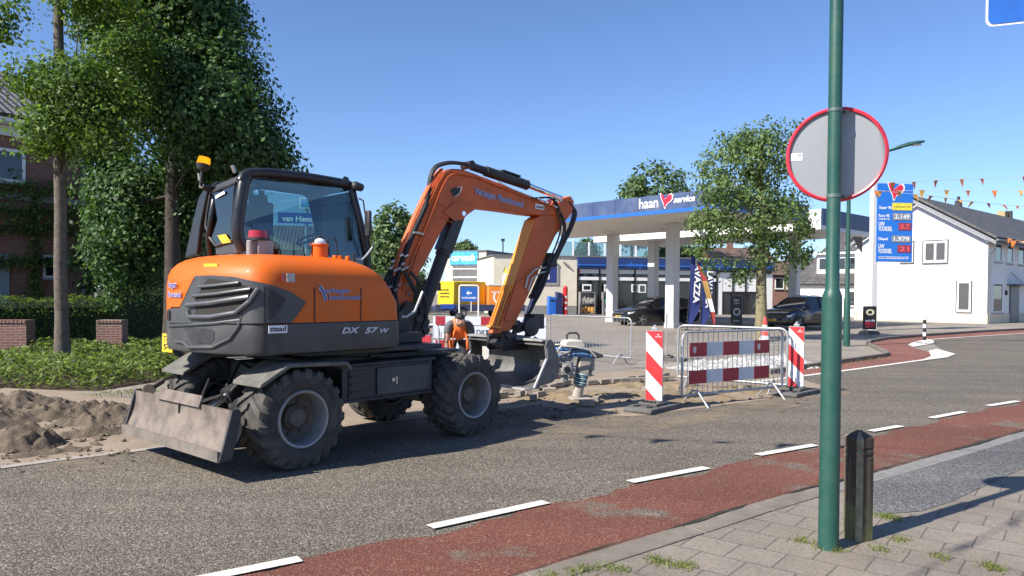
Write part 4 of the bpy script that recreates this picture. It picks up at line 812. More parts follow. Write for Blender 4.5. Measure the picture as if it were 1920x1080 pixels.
hp('side_pipe', ((756, 545), (772, 490), (793, 440), (812, 392), (828, 352), (842, 330), (862, 326), (890, 332)), .013, M_orb, v=-.145)
hp('side_pipe', ((768, 520), (786, 470), (803, 425), (818, 385)), .012, M_orb, v=-.145)
hp('side_pipe', ((850, 322), (884, 328), (930, 347), (1000, 374), (1030, 386)), .011, M_orb, v=-.145)
hp('side_pipe', ((932, 340), (960, 354), (1000, 370), (1022, 377)), .009, M_lip, v=-.15)
for k in range(7):
    o_ = rd.uniform(-5, 5); v = -.15 - .012 * (k % 3)
    hp('arm_hose', ((1000 + o_, 372), (1035 + o_ * .5, 372), (1047 + o_ * .6, 395), (1056 + o_, 425), (1048 + o_, 458), (1032 + o_ * .8, 492), (1020 + o_ * .8, 528), (1006 + o_ * .5, 560), (990, 588)), .0125, parent=arm, v=v)
for k in range(5):
    o_ = rd.uniform(-4, 4); hp('arm_hose', ((1066, 378, -.1), (1077 + o_, 398, -.09), (1069 + o_, 428, -.08), (1052 + o_, 462, -.06), (1038 + o_, 490, -.05), (1028, 505, -.05)), .012, parent=arm)
hp('arm_hose', ((1028, 498, -.1), (1014, 540, -.1), (1000, 575, -.1), (985, 600, -.13)), .014, parent=arm)
for k in range(7):
    o_ = rd.uniform(-.06, .06); v = rd.uniform(-.2, .18); hose('base_hose', [(-.28 + o_, v, 1.2), (-.22 + o_, v - .03, 1.5 + o_), (-.2 + o_ * .4, v * .6, 1.75), (-.13, v * .5, 1.92)], .017)
for k in range(5):
    o_ = rd.uniform(-.05, .05); hose('base_hose', [(-.05 + o_, -.18, 1.9), (.1 + o_, -.22, 1.65 + o_), (.16 + o_, -.22, 1.4), (.05 + o_, -.2, 1.15), (-.1, -.18, 1.05)], .014)
b = MB()
for k in range(16): p = tuple(bp(rd.uniform(728, 765), rd.uniform(480, 560), -.16)); b.cyl(p, (p[0] + .03, p[1] - .03, p[2] + .02), .016, n=7); bbuild(b, 'hose_fitting', M_fit, boom); b = MB()
for k in range(8): p = tuple(bp(rd.uniform(1005, 1050), rd.uniform(368, 388), -.17)); b.cyl(p, (p[0] + .04, p[1] - .02, p[2] - .02), .018, n=7); bbuild(b, 'hose_fitting', M_fit, boom); b = MB()
hp('clamp', ((775, 436), (784, 437), (794, 440)), .016, M_fit, v=-.16)
b = MB(); p = bp(1030, 390, -.2); q = bp(1030, 378, -.18); b.box(q, (.045, .045, .06)); q = bp(1037, 370, -.17); b.cyl(q, q + Vector((.01, 0, .05)), .011, n=8); bbuild(b, 'valve_block', M_redlens, boom)
b = MB(); b.tube([bp(985, 540, -.14), bp(990, 520, -.15), bp(1003, 505, -.15), bp(1032, 500, -.13)], .013); b.tube([bp(990, 545, -.16), bp(998, 522, -.16), bp(1015, 511, -.16), bp(1030, 508, -.14)], .012); bbuild(b, 'bucket_pipe', M_lip, arm)
# ================================================================== THE WORK SITE
M_galv = mat('galvanised_steel', (0.42, 0.43, 0.44), rough=0.42, metal=0.5, var=0.15, scale=12, dirt=(.3, .29, .27), dirt_amt=.3)
M_redr = mat('sign_red', (0.58, 0.03, 0.035), rough=0.45, var=0.06, dirt=(.3, .05, .045), dirt_amt=.3)
M_wht = mat('sign_white', (0.74, 0.75, 0.76), rough=0.45, var=0.04, dirt=(.5, .5, .48), dirt_amt=.3)
M_rub = mat('recycled_rubber', (0.085, 0.083, 0.08), rough=0.85, var=0.25, scale=9, dirt=(.2, .19, .17), dirt_amt=.6, bump=.15, bscale=50)
def clipz(poly, z0, z1):
    for lim, sg in ((z0, 1), (z1, -1)):
        out = []
        for i in range(len(poly)):
            a, c = poly[i], poly[(i + 1) % len(poly)]; ia, ic = sg * (a[1] - lim) >= 0, sg * (c[1] - lim) >= 0
            if ia: out.append(a)
            if ia != ic: t = (lim - a[1]) / (c[1] - a[1]); out.append((a[0] + (c[0] - a[0]) * t, lim))
        poly = out
        if not poly: break
    return poly
def warning_board(label, p, az, group='striped warning boards', fr=18):
    t = thing('warning_board', label, 'warning board', Frame((p[0], p[1]), az).M, group)
    b = MB()                       # rubber foot: long block with a raised socket and lifting slots; x = away from the reader, y = left
    pr = [(-.46, 0), (-.48, .04), (-.45, .08), (.45, .08), (.48, .04), (.46, 0)]
    fr_ = Matrix.Rotation(R(-fr), 4, 'Z'); b.M = fr_
    b.prism(pr, -.22, .22); b.box((-.02, 0, .1), (.34, .3, .05)); b.box((0, .0, .13), (.16, .26, .03)); foot = b.build('rubber_foot', M_rub, t, bevel=.015)
    b = MB(); b.M = fr_
    for k in (-.085, -.03, .03, .085): b.box((-.14, k, .125), (.05, .03, .04))
    for k in (-.1, .1): b.box((-.3, k, .085), (.1, .06, .02))
    b.build('lifting_slot', M_dk, foot)
    W, H, z0 = .25, 1.02, .12
    b = MB(); b.box((0, 0, z0 + H / 2), (.035, W, H)); b.build('board', mat('board_back_grey', (.25, .25, .25), rough=.6), t, bevel=.006)
    b = MB(); per = .54; sl = .25 / .245
    def face(polys, m):
        for q in polys:
            q = clipz(q, z0 + .012, z0 + H - .012)
            if len(q) > 2: b.add([(-.0185, -x, z) for x, z in q], [tuple(range(len(q)))], m)
    zt = z0 + H - .02
    w2 = W / 2 - .008; red = []; wh = []
    for k in range(-1, 6):
        zl = zt - .0 - k * per / 2; (wh if k % 2 == 0 else red).append([(-w2, zl), (w2, zl - .245), (w2, zl - .245 - per / 2), (-w2, zl - per / 2)])
    face(red, 0); face(wh, 1); b.build('striped_face', [M_redr, M_wht], t, smooth=0)
    b = MB(); b.marks((-.0195, -.01, zt - .075), (0, -1, 0), (0, 0, 1), .014, .09); b.add([(-.0195, -.03, zt - .03), (-.0195, -.045, zt - .05), (-.0195, -.06, zt - .05), (-.0195, -.07, zt - .03), (-.0195, -.05, zt - .04)], [(0, 1, 2, 3, 4)]); b.build('maker_mark', M_wht, t, smooth=0)
    b = MB(); b.box((.01, 0, z0 + H + .02), (.03, .09, .04)); b.box((.01, 0, z0 + H + .05), (.025, .035, .05)); b.build('lamp_socket', M_galv, t, bevel=.006)
    return t
warning_board('red and white striped board on a rubber foot, left of the panelled barrier', gr(1226, 769), 22)
warning_board('red and white striped board on a rubber foot, right of the panelled barrier', gr(1492, 740), 26)
wb = warning_board('striped board turned edge-on behind the left board', at(1249, 690, 18.6).xy.to_3d(), 100)
def barrier(label, A, B, panels=None, h=1.1, z0=.17, group='steel crowd barriers', sp=.105):
    A = Vector((A[0], A[1], 0)); B = Vector((B[0], B[1], 0)); d = B - A; ln = d.length; az = math.degrees(math.atan2(d.x, d.y))
    t = thing('crowd_barrier', label, 'barrier', Frame(A, az).M, group); r = .12; b = MB(); pts = []
    for (cx, cz, a0) in ((ln - r, h - r, 0), (r, h - r, 90), (r, z0 + .0 + .02, 180), (ln - r, z0 + .02, 270)):
        rr = r if cz > .5 else .02; cx = cx if cz > .5 else (ln - .02 if cx > ln / 2 else .02)
        for k in range(7): a = R(a0 + 15 * k); pts.append((cx + rr * math.cos(a), 0, cz + rr * math.sin(a)))
    pts.append(pts[0]); b.tube(pts, .019, n=10, caps=False); b.build('frame', M_galv, t)
    b = MB(); n = int(ln / sp)
    for k in range(1, n): x = ln * k / n; b.cyl((x, 0, z0), (x, 0, h - (.0 if r < x < ln - r else .045)), .0055, n=6)
    o = b.build('bars', M_galv, t)
    for x in (ln * .12, ln * .88):
        b = MB(); b.tube([(x, -.27, .0), (x, -.05, z0 + .06), (x, .05, z0 + .06), (x, .27, .0)], .016, n=8); b.build('foot', M_galv, t)
    b = MB()
    for zz in (.32, .9): b.tube([(-.02, 0, zz), (-.05, .0, zz), (-.05, 0, zz - .09)], .009, n=6); b.tube([(ln, 0, zz), (ln + .05, 0, zz), (ln + .05, 0, zz + .08)], .009, n=6)
    b.build('hooks', M_galv, t)
    if panels:
        for (za, zb, xs, first) in panels:
            n = 5; b = MB(); x0, x1 = xs
            b.box(((x0 + x1) / 2, -.028 * panels_side, (za + zb) / 2), (x1 - x0, .012, zb - za), 1)
            for k in range(n):
                if (k + first) % 2 == 0: xa, xb = x0 + (x1 - x0) * k / n, x0 + (x1 - x0) * (k + 1) / n; b.box(((xa + xb) / 2, -.028 * panels_side, (za + zb) / 2), (xb - xa, .016, zb - za - .002), 0)
            pb = b.build('striped_plank', [M_redp, M_greyp], t)
            if za > .6 and emblem:
                for x in (x0 + .1, x0 + (x1 - x0) * .86):
                    b = MB(); yy = -.0375 * panels_side; b.prism([(x - .03, zb - .06), (x - .03, zb - .13), (x, zb - .165), (x + .03, zb - .13), (x + .03, zb - .06)], yy, yy - .001); b.build('town_shield', mat('faded_white', (.55, .5, .48), rough=.6, var=.3, scale=40), pb)
    return t
M_redp = mat('plank_red', (0.33, 0.018, 0.03), rough=0.45, var=0.08); M_greyp = mat('plank_white', (0.55, 0.58, 0.64), rough=0.4, var=0.05)
panels_side = 1; emblem = True
b1 = barrier('grey barrier carrying two red and white planks, between the two striped boards', gr(1278, 764), gr(1466, 744), [(.735, .945, (.12, 1.9), 0), (.335, .535, (.12, 1.9), 0)])
emblem = False
barrier('bare grey barrier right behind the planked barrier', at(1272, 610, 13.5), at(1477, 616, 12.35))
barrier('bare grey barrier behind the rammer', at(1031, 590, 19.3), at(1184, 596, 17.3))
panels_side = 1
barrier('grey barrier with a red and white plank, left of the worker', at(690, 607, 13.6), at(823, 611, 12.7), [(.62, .92, (.1, 1.5), 0)])
# low plank fence behind the worker
A, B = at(812, 595, 16.6), at(1024, 594, 16.3); d = (B - A); d.z = 0; az = math.degrees(math.atan2(d.x, d.y)); ln = d.length
t = thing('plank_fence', 'low red and white plank fence with a grey lettered board, behind the worker', 'fence', Frame((A.x, A.y), az).M)
for za, zb in ((.94, 1.13), (.42, .60)):
    b = MB(); b.box((ln / 2, 0, (za + zb) / 2), (ln, .03, zb - za), 1)
    for x0, x1 in ((.06, .28), (1.08, 1.42), (2.14, 2.44)): b.box(((x0 + x1) / 2, 0, (za + zb) / 2), (x1 - x0, .036, zb - za - .003), 0)
    b.build('striped_plank', [M_redp, M_greyp], t)
b = MB(); b.box((ln / 2, .004, .78), (ln, .025, .27), 0); b.text('DKF VAN', (.98, -.012, .73), (1, 0, 0), (0, 0, 1), .11, m=1, bold=.02, w=.62); b.build('lettered_board', [M_greyp, mat('dark_green_letter', (.02, .06, .07), rough=.6)], t)
for x in (.15, ln - .15):
    b = MB(); b.box((x, .04, .56), (.05, .04, 1.12)); b.bar((x, -.3, .03), (x, .35, .03), .06, .05); b.build('post', M_galv, t)
# traffic cone
p = at(1434, 636, 26.5); t = thing('traffic_cone', 'red and white traffic cone in front of the street tree', 'cone', Matrix.Translation((p.x, p.y, 0)))
b = MB(); b.lathe([(.19, .04), (.172, .12), (.150, .22)], (0, 0, 0), (0, 0, 1), n=20, m=1); b.lathe([(.150, .22), (.118, .38)], (0, 0, 0), (0, 0, 1), n=20, m=0); b.lathe([(.118, .38), (.09, .56), (.085, .6)], (0, 0, 0), (0, 0, 1), n=20, m=1); b.lathe([(.085, .6), (.05, .84), (.035, .88), (.001, .885)], (0, 0, 0), (0, 0, 1), n=20, m=0); b.build('cone_body', [mat('cone_red', (.75, .06, .04), rough=.45), M_wht], t)
b = MB(); b.box((0, 0, .025), (.46, .46, .05)); b.build('base', M_rub, t, bevel=.01)
# ---- rammer
RF = Frame((gr(1084, 753).x, gr(1084, 753).y), 78); RF.M = RF.M @ Matrix.Scale(.94, 4); t = thing('rammer', 'dusty tamping rammer with teal bellows and a blue tank standing on the sand', 'rammer', RF.M)
M_dusty = mat('dusty_aluminium', (.36, .33, .28), rough=.75, metal=.1, var=.2, scale=8, dirt=(.45, .39, .3), dirt_amt=.7, dscale=6)
M_teal = mat('teal_bellows', (.10, .27, .31), rough=.6, dirt=(.4, .37, .3), dirt_amt=.5, dscale=12)
M_tank = mat('blue_tank', (.09, .25, .55), rough=.35, var=.1, dirt=(.25, .3, .35), dirt_amt=.35)
M_frm = mat('pale_frame', (.50, .48, .42), rough=.6, var=.15, dirt=(.35, .3, .22), dirt_amt=.6, dscale=8)
b = MB(); b.prism([(-.12, .0), (-.15, .06), (-.1, .075), (.17, .075), (.22, .055), (.2, .03), (.12, 0)], -.13, .13); b.build('ramming_shoe', M_dusty, t, bevel=.012)
ax = Vector((-.02, 0, .07)); tp = Vector((.07, 0, .50)); dv = (tp - ax).normalized()
b = MB(); b.cyl(ax, ax + dv * .22, .085, .08, n=18); b.build('leg_tube', M_dusty, t)
b = MB(); prof = []
for k in range(6): prof += [(.095, k * .034), (.118, k * .034 + .012), (.118, k * .034 + .022), (.095, k * .034 + .033)]
b.lathe(prof, ax + dv * .20, dv, n=22, m=0); bel = b.build('bellows', M_teal, t)
b = MB()
for k in (1, 3, 5): b.lathe([(.119, 0), (.122, .006), (.119, .012)], ax + dv * (.20 + k * .034 + .011), dv, n=22)
b.build('bellows_rib', M_wht, bel)
h0 = ax + dv * .40
b = MB(); b.prism([(h0.x - .10, h0.z), (h0.x + .09, h0.z - .02), (h0.x + .15, h0.z + .24), (h0.x + .06, h0.z + .30), (h0.x - .06, h0.z + .26)], -.085, .085); b.prism([(h0.x + .12, h0.z + .0), (h0.x + .2, h0.z + .06), (h0.x + .2, h0.z + .26), (h0.x + .13, h0.z + .26)], -.06, .06); b.build('crankcase', M_dusty, t, bevel=.02)
b = MB(); q = Vector((-.22, 0, .56))
b.box(q, (.2, .24, .22)); b.box(q + Vector((-.02, -.13, .02)), (.16, .05, .16)); b.cyl(q + Vector((-.02, -.13, -.02)), q + Vector((-.02, -.18, -.02)), .085, n=18)
for k in range(5): b.box(q + Vector((-.12, 0, -.08 + k * .035)), (.08, .2, .012))
b.box(q + Vector((.02, 0, .15)), (.18, .2, .08)); b.cyl(q + Vector((-.1, -.12, .12)), q + Vector((-.1, .12, .12)), .05, n=12); b.box(q + Vector((-.02, -.02, -.15)), (.1, .1, .14)); b.build('engine', mat('engine_grey', (.42, .41, .39), rough=.55, metal=.2, var=.35, scale=14, dirt=(.08, .08, .08), dirt_amt=.8, dscale=9), t, bevel=.012)
b = MB(); b.cyl(q + Vector((-.02, -.181, -.02)), q + Vector((-.02, -.19, -.02)), .055, n=16); b.build('starter_cover', M_dk, t)
b = MB(); b.box((.02, 0, .80), (.3, .2, .13)); b.box((.12, 0, .76), (.22, .18, .1)); b.build('fuel_tank', M_tank, t, bevel=.035, seg=3)
b = MB(); b.box((-.30, -.05, .86), (.22, .14, .06)); b.box((-.28, .05, .73), (.3, .2, .05)); b.build('air_filter_cover', M_tank, t, bevel=.02)
b = MB(); b.prism([(.14, .68), (.40, .72), (.42, .76), (.2, .84), (.1, .8)], -.05, .05); b.build('front_guard', mat('guard_dark', (.05, .055, .06), rough=.5), t, bevel=.02)
b = MB(); b.cyl((.0, 0, .86), (.0, 0, .90), .035, n=12); b.build('tank_cap', M_dk, t)
b = MB()
for y in (-.17, .17):
    b.tube([(.24, y, .74), (.12, y, .86), (-.1, y, .90), (-.34, y, .92), (-.42, y, .82), (-.40, y, .66)], .018, n=8); b.tube([(-.42, y, .9), (-.48, y, .98), (-.46, y * .8, .78)], .014, n=8)
b.tube([(-.40, -.17, .66), (-.40, .17, .66)], .018); b.tube([(-.34, -.17, .92), (-.34, .17, .92)], .016)
b.build('handle_frame', M_frm, t)
b = MB(); b.prism([(-.30, .9), (-.26, 1.0), (-.18, 1.02), (.02, 1.01), (.08, .94), (.1, .87)], -.14, .14); b.build('engine_shroud', M_frm, t, bevel=.03)
b = MB(); b.tube([(-.2, 0, 1.0), (-.2, 0, 1.09), (-.16, 0, 1.12), (-.04, 0, 1.12), (0, 0, 1.08), (0, 0, .99)], .016, n=8); b.build('lifting_handle', M_blk, t)
b = MB(); b.tube([(.2, -.1, .8), (.0, -.19, .83), (-.2, -.2, .82), (-.38, -.18, .74)], .014, n=7); b.tube([(-.34, -.15, .93), (-.5, -.2, .92), (-.62, -.2, .86)], .012, n=7); b.build('throttle_cable', M_hose, t)
# ---- loose pavers
M_pvr = mat('concrete_paver', (.27, .235, .195), rough=.9, var=.25, scale=7, dirt=(.36, .29, .2), dirt_amt=.6, bump=.2, bscale=60)
b = MB(); b.box((0, 0, .04), (.21, .105, .08)); pv = b.build('paver', M_pvr, bevel=.005); tag(pv, 'loose grey paving block lying at the edge of the dug-out sand', 'paver', 'loose pavers along the sand bed'); first = True
rp_ = random.Random(3); spots = []
def row(p0, p1, n, jit=.02, rot=None, z=0.0):
    a, c = gr(*p0), gr(*p1); az_ = math.atan2((c - a).y, (c - a).x)
    for k in range(n):
        q = a.lerp(c, (k + .5) / n); spots.append((q.x + rp_.uniform(-jit, jit), q.y + rp_.uniform(-jit, jit), z, (az_ if rot is None else rot) + rp_.gauss(0, .08), rp_.gauss(0, .04)))
row((1128, 721), (1262, 715), 8, .02); row((1100, 724), (1255, 708), 9, .03)
row((1000, 738), (1070, 722), 6, .05); row((1045, 712), (1110, 704), 5, .06); row((1012, 730), (1040, 722), 2, .04, z=.08)
for px, py, z, a in ((952, 741, 0, .3), (975, 745, 0, 1.2), (998, 742, .0, .2), (1012, 746, 0, .9), (985, 737, .07, .5), (1058, 703, .08, .2), (1070, 699, .0, 1.0), (1100, 763, 0, .25), (1118, 756, 0, 1.3), (1090, 722, .08, .6), (1000, 752, 0, 1.5), (1030, 741, .02, .1), (940, 748, 0, .7), (1215, 735, 0, .8), (1398, 733, .0, .4)):
    q = gr(px, py); spots.append((q.x, q.y, z, a, rp_.gauss(0, .12)))
for i, (x, y, z, a, tl) in enumerate(spots):
    o = pv if i == 0 else pv.copy()
    if i: COL.objects.link(o)
    o.matrix_world = Matrix.Translation((x, y, z + .022)) @ Matrix.Rotation(a, 4, 'Z') @ Matrix.Rotation(tl, 4, 'X')
# ---- heaps
def heap(name, label, bumps, m, box, step=.045, rough=.05, seed=4):
    (x0, x1), (y0, y1) = box; nx, ny = int((x1 - x0) / step), int((y1 - y0) / step); H = {}
    for j in range(ny + 1):
        for i in range(nx + 1):
            x, y = x0 + i * step, y0 + j * step; h = 0
            for (cx, cy, rx_, ry_, hh, rot) in bumps:
                ca, sa = math.cos(rot), math.sin(rot); dx, dy = x - cx, y - cy; u = (dx * ca + dy * sa) / rx_; v = (-dx * sa + dy * ca) / ry_; q = 1 - math.sqrt(u * u + v * v)
                h = max(h, hh * min(1, max(0, q) * 1.25)) if hh > 0 else h + hh * max(0, q)
            n = noise2(x, y, 2.6, seed) * .8 + noise2(x, y, 6, seed + 1) * .35 + noise2(x, y, 17, seed + 2) * .3
            lump = max(0, noise2(x, y, 11, seed + 5)) ** .6 + .5 * max(0, noise2(x, y, 22, seed + 6)) ** .6
            H[i, j] = (h + rough * (n + lump) * min(1, h * 9) * 1.4 - .03 if h > .0 else -.06, x, y)
    idx = {}; vs = []; fs = []
    for k, (h, x, y) in H.items(): idx[k] = len(vs); vs.append((x, y, max(h, -.02)))
    for j in range(ny):
        for i in range(nx):
            q = ((i, j), (i + 1, j), (i + 1, j + 1), (i, j + 1))
            if max(H[k][0] for k in q) > -.0: fs.append(tuple(idx[k] for k in q))
    b = MB(); b.add(vs, fs); o = b.build(name, m, smooth=50); o['label'] = label; o['kind'] = 'stuff'; return o
g = lambda px, py: gr(px, py)
c0, c1, c2, c3, c4_ = g(0, 778), g(140, 778), g(48, 838), g(225, 790), g(-120, 800)
heap('sand_heap', 'churned grey sand pushed into a low ridge beside the planting', [(c0.x, c0.y, 1.2, .7, .27, .5), (c4_.x, c4_.y, 1.2, .9, .27, .6), (c1.x, c1.y, 1.1, .45, .16, .55), (c2.x, c2.y, .42, .34, .26, .8), (c3.x, c3.y, .95, .40, .20, .7), (g(120, 805).x, g(120, 805).y, .3, .25, -.12, 0), (g(165, 818).x, g(165, 818).y, .5, .2, .1, .6), (g(90, 850).x, g(90, 850).y, .6, .2, .07, .8), (g(200, 812).x, g(200, 812).y, .7, .18, .08, .8)], M_soilsand, ((-9.5, -3.4), (6.6, 13.2)), rough=.05, step=.028)
M_grav = asphalt('white_gravel', (.45, .44, .41), (.72, .71, .68), (.85, .85, .82), gs=16)
c = [g(1330, 690), g(1405, 690), g(1468, 686)]
heap('gravel_heap', 'low spread of white gravel behind the barriers', [(c[0].x, c[0].y, 1.2, .8, .16, .3), (c[1].x, c[1].y, 1.4, 1.1, .26, .4), (c[2].x, c[2].y, .9, .9, .24, .4)], M_grav, ((2.6, 8.5), (13.2, 19.0)), step=.06, rough=.05, seed=9)
# ---- worker, bent forward over the trench, arms hanging
def skin_body(name, nodes, edges, m, parent, sub=2, root=None):
    me = bpy.data.meshes.new(name); keys = list(nodes); me.from_pydata([nodes[k][0] for k in keys], [(keys.index(a), keys.index(c)) for a, c in edges], [])
    o = bpy.data.objects.new(name, me); COL.objects.link(o); o.parent = parent
    md = o.modifiers.new('skin', 'SKIN'); md.use_smooth_shade = True
    if not me.skin_vertices: me.skin_vertices.new() if hasattr(me.skin_vertices, 'new') else None
    for i, k in enumerate(keys):
        rr = nodes[k][1]; me.skin_vertices[0].data[i].radius = rr if isinstance(rr, tuple) else (rr, rr); me.skin_vertices[0].data[i].use_root = (k == (root or keys[0]))
    s_ = o.modifiers.new('sub', 'SUBSURF'); s_.levels = sub; s_.render_levels = sub; me.materials.append(m); return o
wp = at(861, 600, 12.9); WF = Frame((wp.x, wp.y), 172)      # x = the way he faces (towards the camera), y = his left
wk = thing('person', 'worker in an orange safety vest and grey shirt bending forward with both arms reaching down', 'person', WF.M)
M_skin = mat('skin', (.42, .235, .165), rough=.55, var=.08); M_vest = mat('orange_vest', (.85, .19, .035), rough=.6, var=.08, scale=9); M_shirt = mat('grey_shirt', (.10, .105, .11), rough=.8, var=.15); M_trs = mat('navy_trousers', (.018, .02, .03), rough=.8, var=.3); M_hair = mat('dark_hair', (.022, .018, .015), rough=.6, var=.3, scale=40, bump=.4, bscale=90)
def arm_nodes(s):
    return {'sh': ((.02, s * .19, 1.10), .062), 'el': ((.09, s * .225, .80), .046), 'wr': ((.13, s * .205, .53), .031), 'pa': ((.145, s * .20, .46), (.036, .022))}
nb = {'pe': ((-.42, 0, .88), .13), 'sp': ((-.24, 0, .99), .125), 'ch': ((-.05, 0, 1.09), .105), 'nk': ((.085, 0, 1.14), .062), 'h0': ((.15, 0, 1.155), .07), 'h1': ((.225, 0, 1.17), .10), 'h2': ((.27, 0, 1.19), .085)}
eb = [('pe', 'sp'), ('sp', 'ch'), ('ch', 'nk'), ('nk', 'h0'), ('h0', 'h1'), ('h1', 'h2')]
for s, n in ((-1, 'r'), (1, 'l')):
    a = arm_nodes(s)
    for k, vv in a.items(): nb[n + k] = vv
    eb += [('ch', n + 'sh'), (n + 'sh', n + 'el'), (n + 'el', n + 'wr'), (n + 'wr', n + 'pa')]
    nb[n + 'hp'] = ((-.42, s * .10, .84), .10); nb[n + 'kn'] = ((-.33, s * .15, .46), .066); nb[n + 'an'] = ((-.42, s * .16, .09), .048); nb[n + 'to'] = ((-.27, s * .18, .04), .04)
    eb += [('pe', n + 'hp'), (n + 'hp', n + 'kn'), (n + 'kn', n + 'an'), (n + 'an', n + 'to')]
    for f, (dy, dx, l) in enumerate(((-.026, .0, .075), (-.009, .008, .085), (.009, .008, .08), (.026, .0, .065))):
        nb[n + f'f{f}'] = ((.15 + dx, s * (.20) + dy, .425), .011); nb[n + f'g{f}'] = ((.158 + dx, s * .20 + dy, .425 - l * .55), .0095); nb[n + f't{f}'] = ((.145 + dx, s * .20 + dy, .425 - l), .008)
        eb += [(n + 'pa', n + f'f{f}'), (n + f'f{f}', n + f'g{f}'), (n + f'g{f}', n + f't{f}')]
    nb[n + 'u0'] = ((.17, s * .165, .46), .012); nb[n + 'u1'] = ((.185, s * .15, .42), .0095); eb += [(n + 'pa', n + 'u0'), (n + 'u0', n + 'u1')]
body = skin_body('body', nb, eb, M_skin, wk, root='pe')
b = MB(); b.cyl((.30, 0, 1.155), (.335, 0, 1.135), .018, .012, n=8); b.sphere((.33, 0, 1.137), .014, 8, 6); b.sphere((.23, .09, 1.165), .025, 8, 6, sc=(.8, .4, 1)); b.sphere((.23, -.09, 1.165), .025, 8, 6, sc=(.8, .4, 1)); b.build('face', M_skin, wk)
b = MB(); b.sphere((.302, .032, 1.175), .011, 8, 6); b.sphere((.302, -.032, 1.175), .011, 8, 6); b.box((.30, 0, 1.105), (.012, .05, .01)); b.build('eyes', M_dk, wk)
b = MB(); b.sphere((.188, 0, 1.238), .094, 14, 10, sc=(1.0, .95, .78)); b.build('hair', M_hair, wk)
nv = {'pe': ((-.40, 0, .90), .17), 'sp': ((-.24, 0, 1.0), .185), 'ch': ((-.04, 0, 1.085), .21), 'nk': ((.07, 0, 1.10), .135), 'l': ((.02, .16, 1.075), .15), 'r': ((.02, -.16, 1.075), .15)}
skin_body('vest', nv, [('pe', 'sp'), ('sp', 'ch'), ('ch', 'nk'), ('ch', 'l'), ('ch', 'r')], M_vest, wk, root='pe')
b = MB()
for s in (-1, 1): b.plate([(.06, s * .04, 1.06), (.1, s * .09, .99), (.11, s * .13, .84), (.06, s * .12, .66), (-.02, s * .17, .70), (-.05, s * .19, .95), (-.02, s * .17, 1.06)], .02)
b.build('vest_front', M_vest, wk, bevel=.01, smooth=60)
b = MB()
for s in (-1, 1): b.box((.085, s * .115, .86), (.025, .09, .03))
b.build('reflective_strip', mat('grey_reflector', (.5, .5, .48), rough=.4), wk)
for s in (-1, 1):
    a = arm_nodes(s); skin_body('sleeve', {'z': ((-.02, s * .08, 1.13), .075), 'a': ((.01, s * .15, 1.11), .08), 'b': ((.025, s * .195, 1.06), .074), 'c': ((.06, s * .212, .92), .066)}, [('z', 'a'), ('a', 'b'), ('b', 'c')], M_shirt, wk)
    skin_body('trouser_leg', {'a': ((-.42, s * .07, .90), .125), 'b': ((-.42, s * .11, .80), .115), 'c': ((-.33, s * .15, .46), .085), 'd': ((-.42, s * .16, .10), .07)}, [('a', 'b'), ('b', 'c'), ('c', 'd')], M_trs, wk)
    skin_body('boot', {'a': ((-.42, s * .16, .13), .055), 'b': ((-.42, s * .16, .055), .055), 'c': ((-.25, s * .18, .045), .046)}, [('a', 'b'), ('b', 'c')], M_dk, wk)

# ---- loose clods and stones round the digging, sand trodden onto the asphalt
r = np.random.default_rng(77); V = []; Fc = []
def clod(x, y, z, s):
    o = len(V); q = [(1, 0, .1), (0, 1, .05), (-1, 0, .1), (0, -1, 0), (.2, .1, .9), (0, 0, -.5)]
    V.extend([(x + s * (a + r.normal(0, .25)), y + s * (b_ + r.normal(0, .25)), z + s * .7 * (c_ + r.normal(0, .15))) for a, b_, c_ in q])
    for a, b_, c_ in ((0, 1, 4), (1, 2, 4), (2, 3, 4), (3, 0, 4), (1, 0, 5), (2, 1, 5), (3, 2, 5), (0, 3, 5)): Fc.append((o + a, o + b_, o + c_))
for px0, px1, py0, py1, n, s0 in ((-40, 250, 775, 868, 150, .022), (60, 320, 760, 810, 70, .028), (930, 1180, 735, 790, 90, .018), (1180, 1520, 722, 775, 70, .016), (900, 1100, 770, 806, 40, .011), (-30, 330, 845, 890, 50, .010)):
    for _ in range(n): p = gr(r.uniform(px0, px1), r.uniform(py0, py1)); clod(p.x, p.y, .018, s0 * r.lognormal(0, .45))
b = MB(); b.add(V, Fc); o = b.build('clods', M_soilsand, smooth=0); o['kind'] = 'stuff'; o['label'] = 'loose clods and stones scattered round the digging'
m, nt, out = _nodes('trodden_sand'); tc = N(nt, 'ShaderNodeTexCoord'); n1 = N(nt, 'ShaderNodeTexNoise', Scale=1.3, Detail=9.0, Roughness=.72); L(nt, tc.outputs['Object'], n1.inputs['Vector']); r1 = ramp(nt, [(.44, (0, 0, 0)), (.72, (.75,) * 3)]); L(nt, n1.outputs['Fac'], r1.inputs['Fac'])
d_ = N(nt, 'ShaderNodeBsdfDiffuse', Color=(.33, .265, .19, 1)); tr = N(nt, 'ShaderNodeBsdfTransparent'); mx = N(nt, 'ShaderNodeMixShader'); L(nt, r1.outputs['Color'], mx.inputs[0]); L(nt, tr.outputs[0], mx.inputs[1]); L(nt, d_.outputs[0], mx.inputs[2]); L(nt, mx.outputs[0], out.inputs[0])
sheet('sand_film', G((820, 806), (930, 770), (1180, 781), (1450, 748), (1560, 730), (1600, 738), (1460, 772), (1250, 806), (1040, 826), (880, 830)), m, .0125)
sheet('sand_film', G((-200, 902), (0, 880), (290, 844), (420, 832), (430, 846), (290, 866), (0, 912), (-200, 935)), m, .0125)
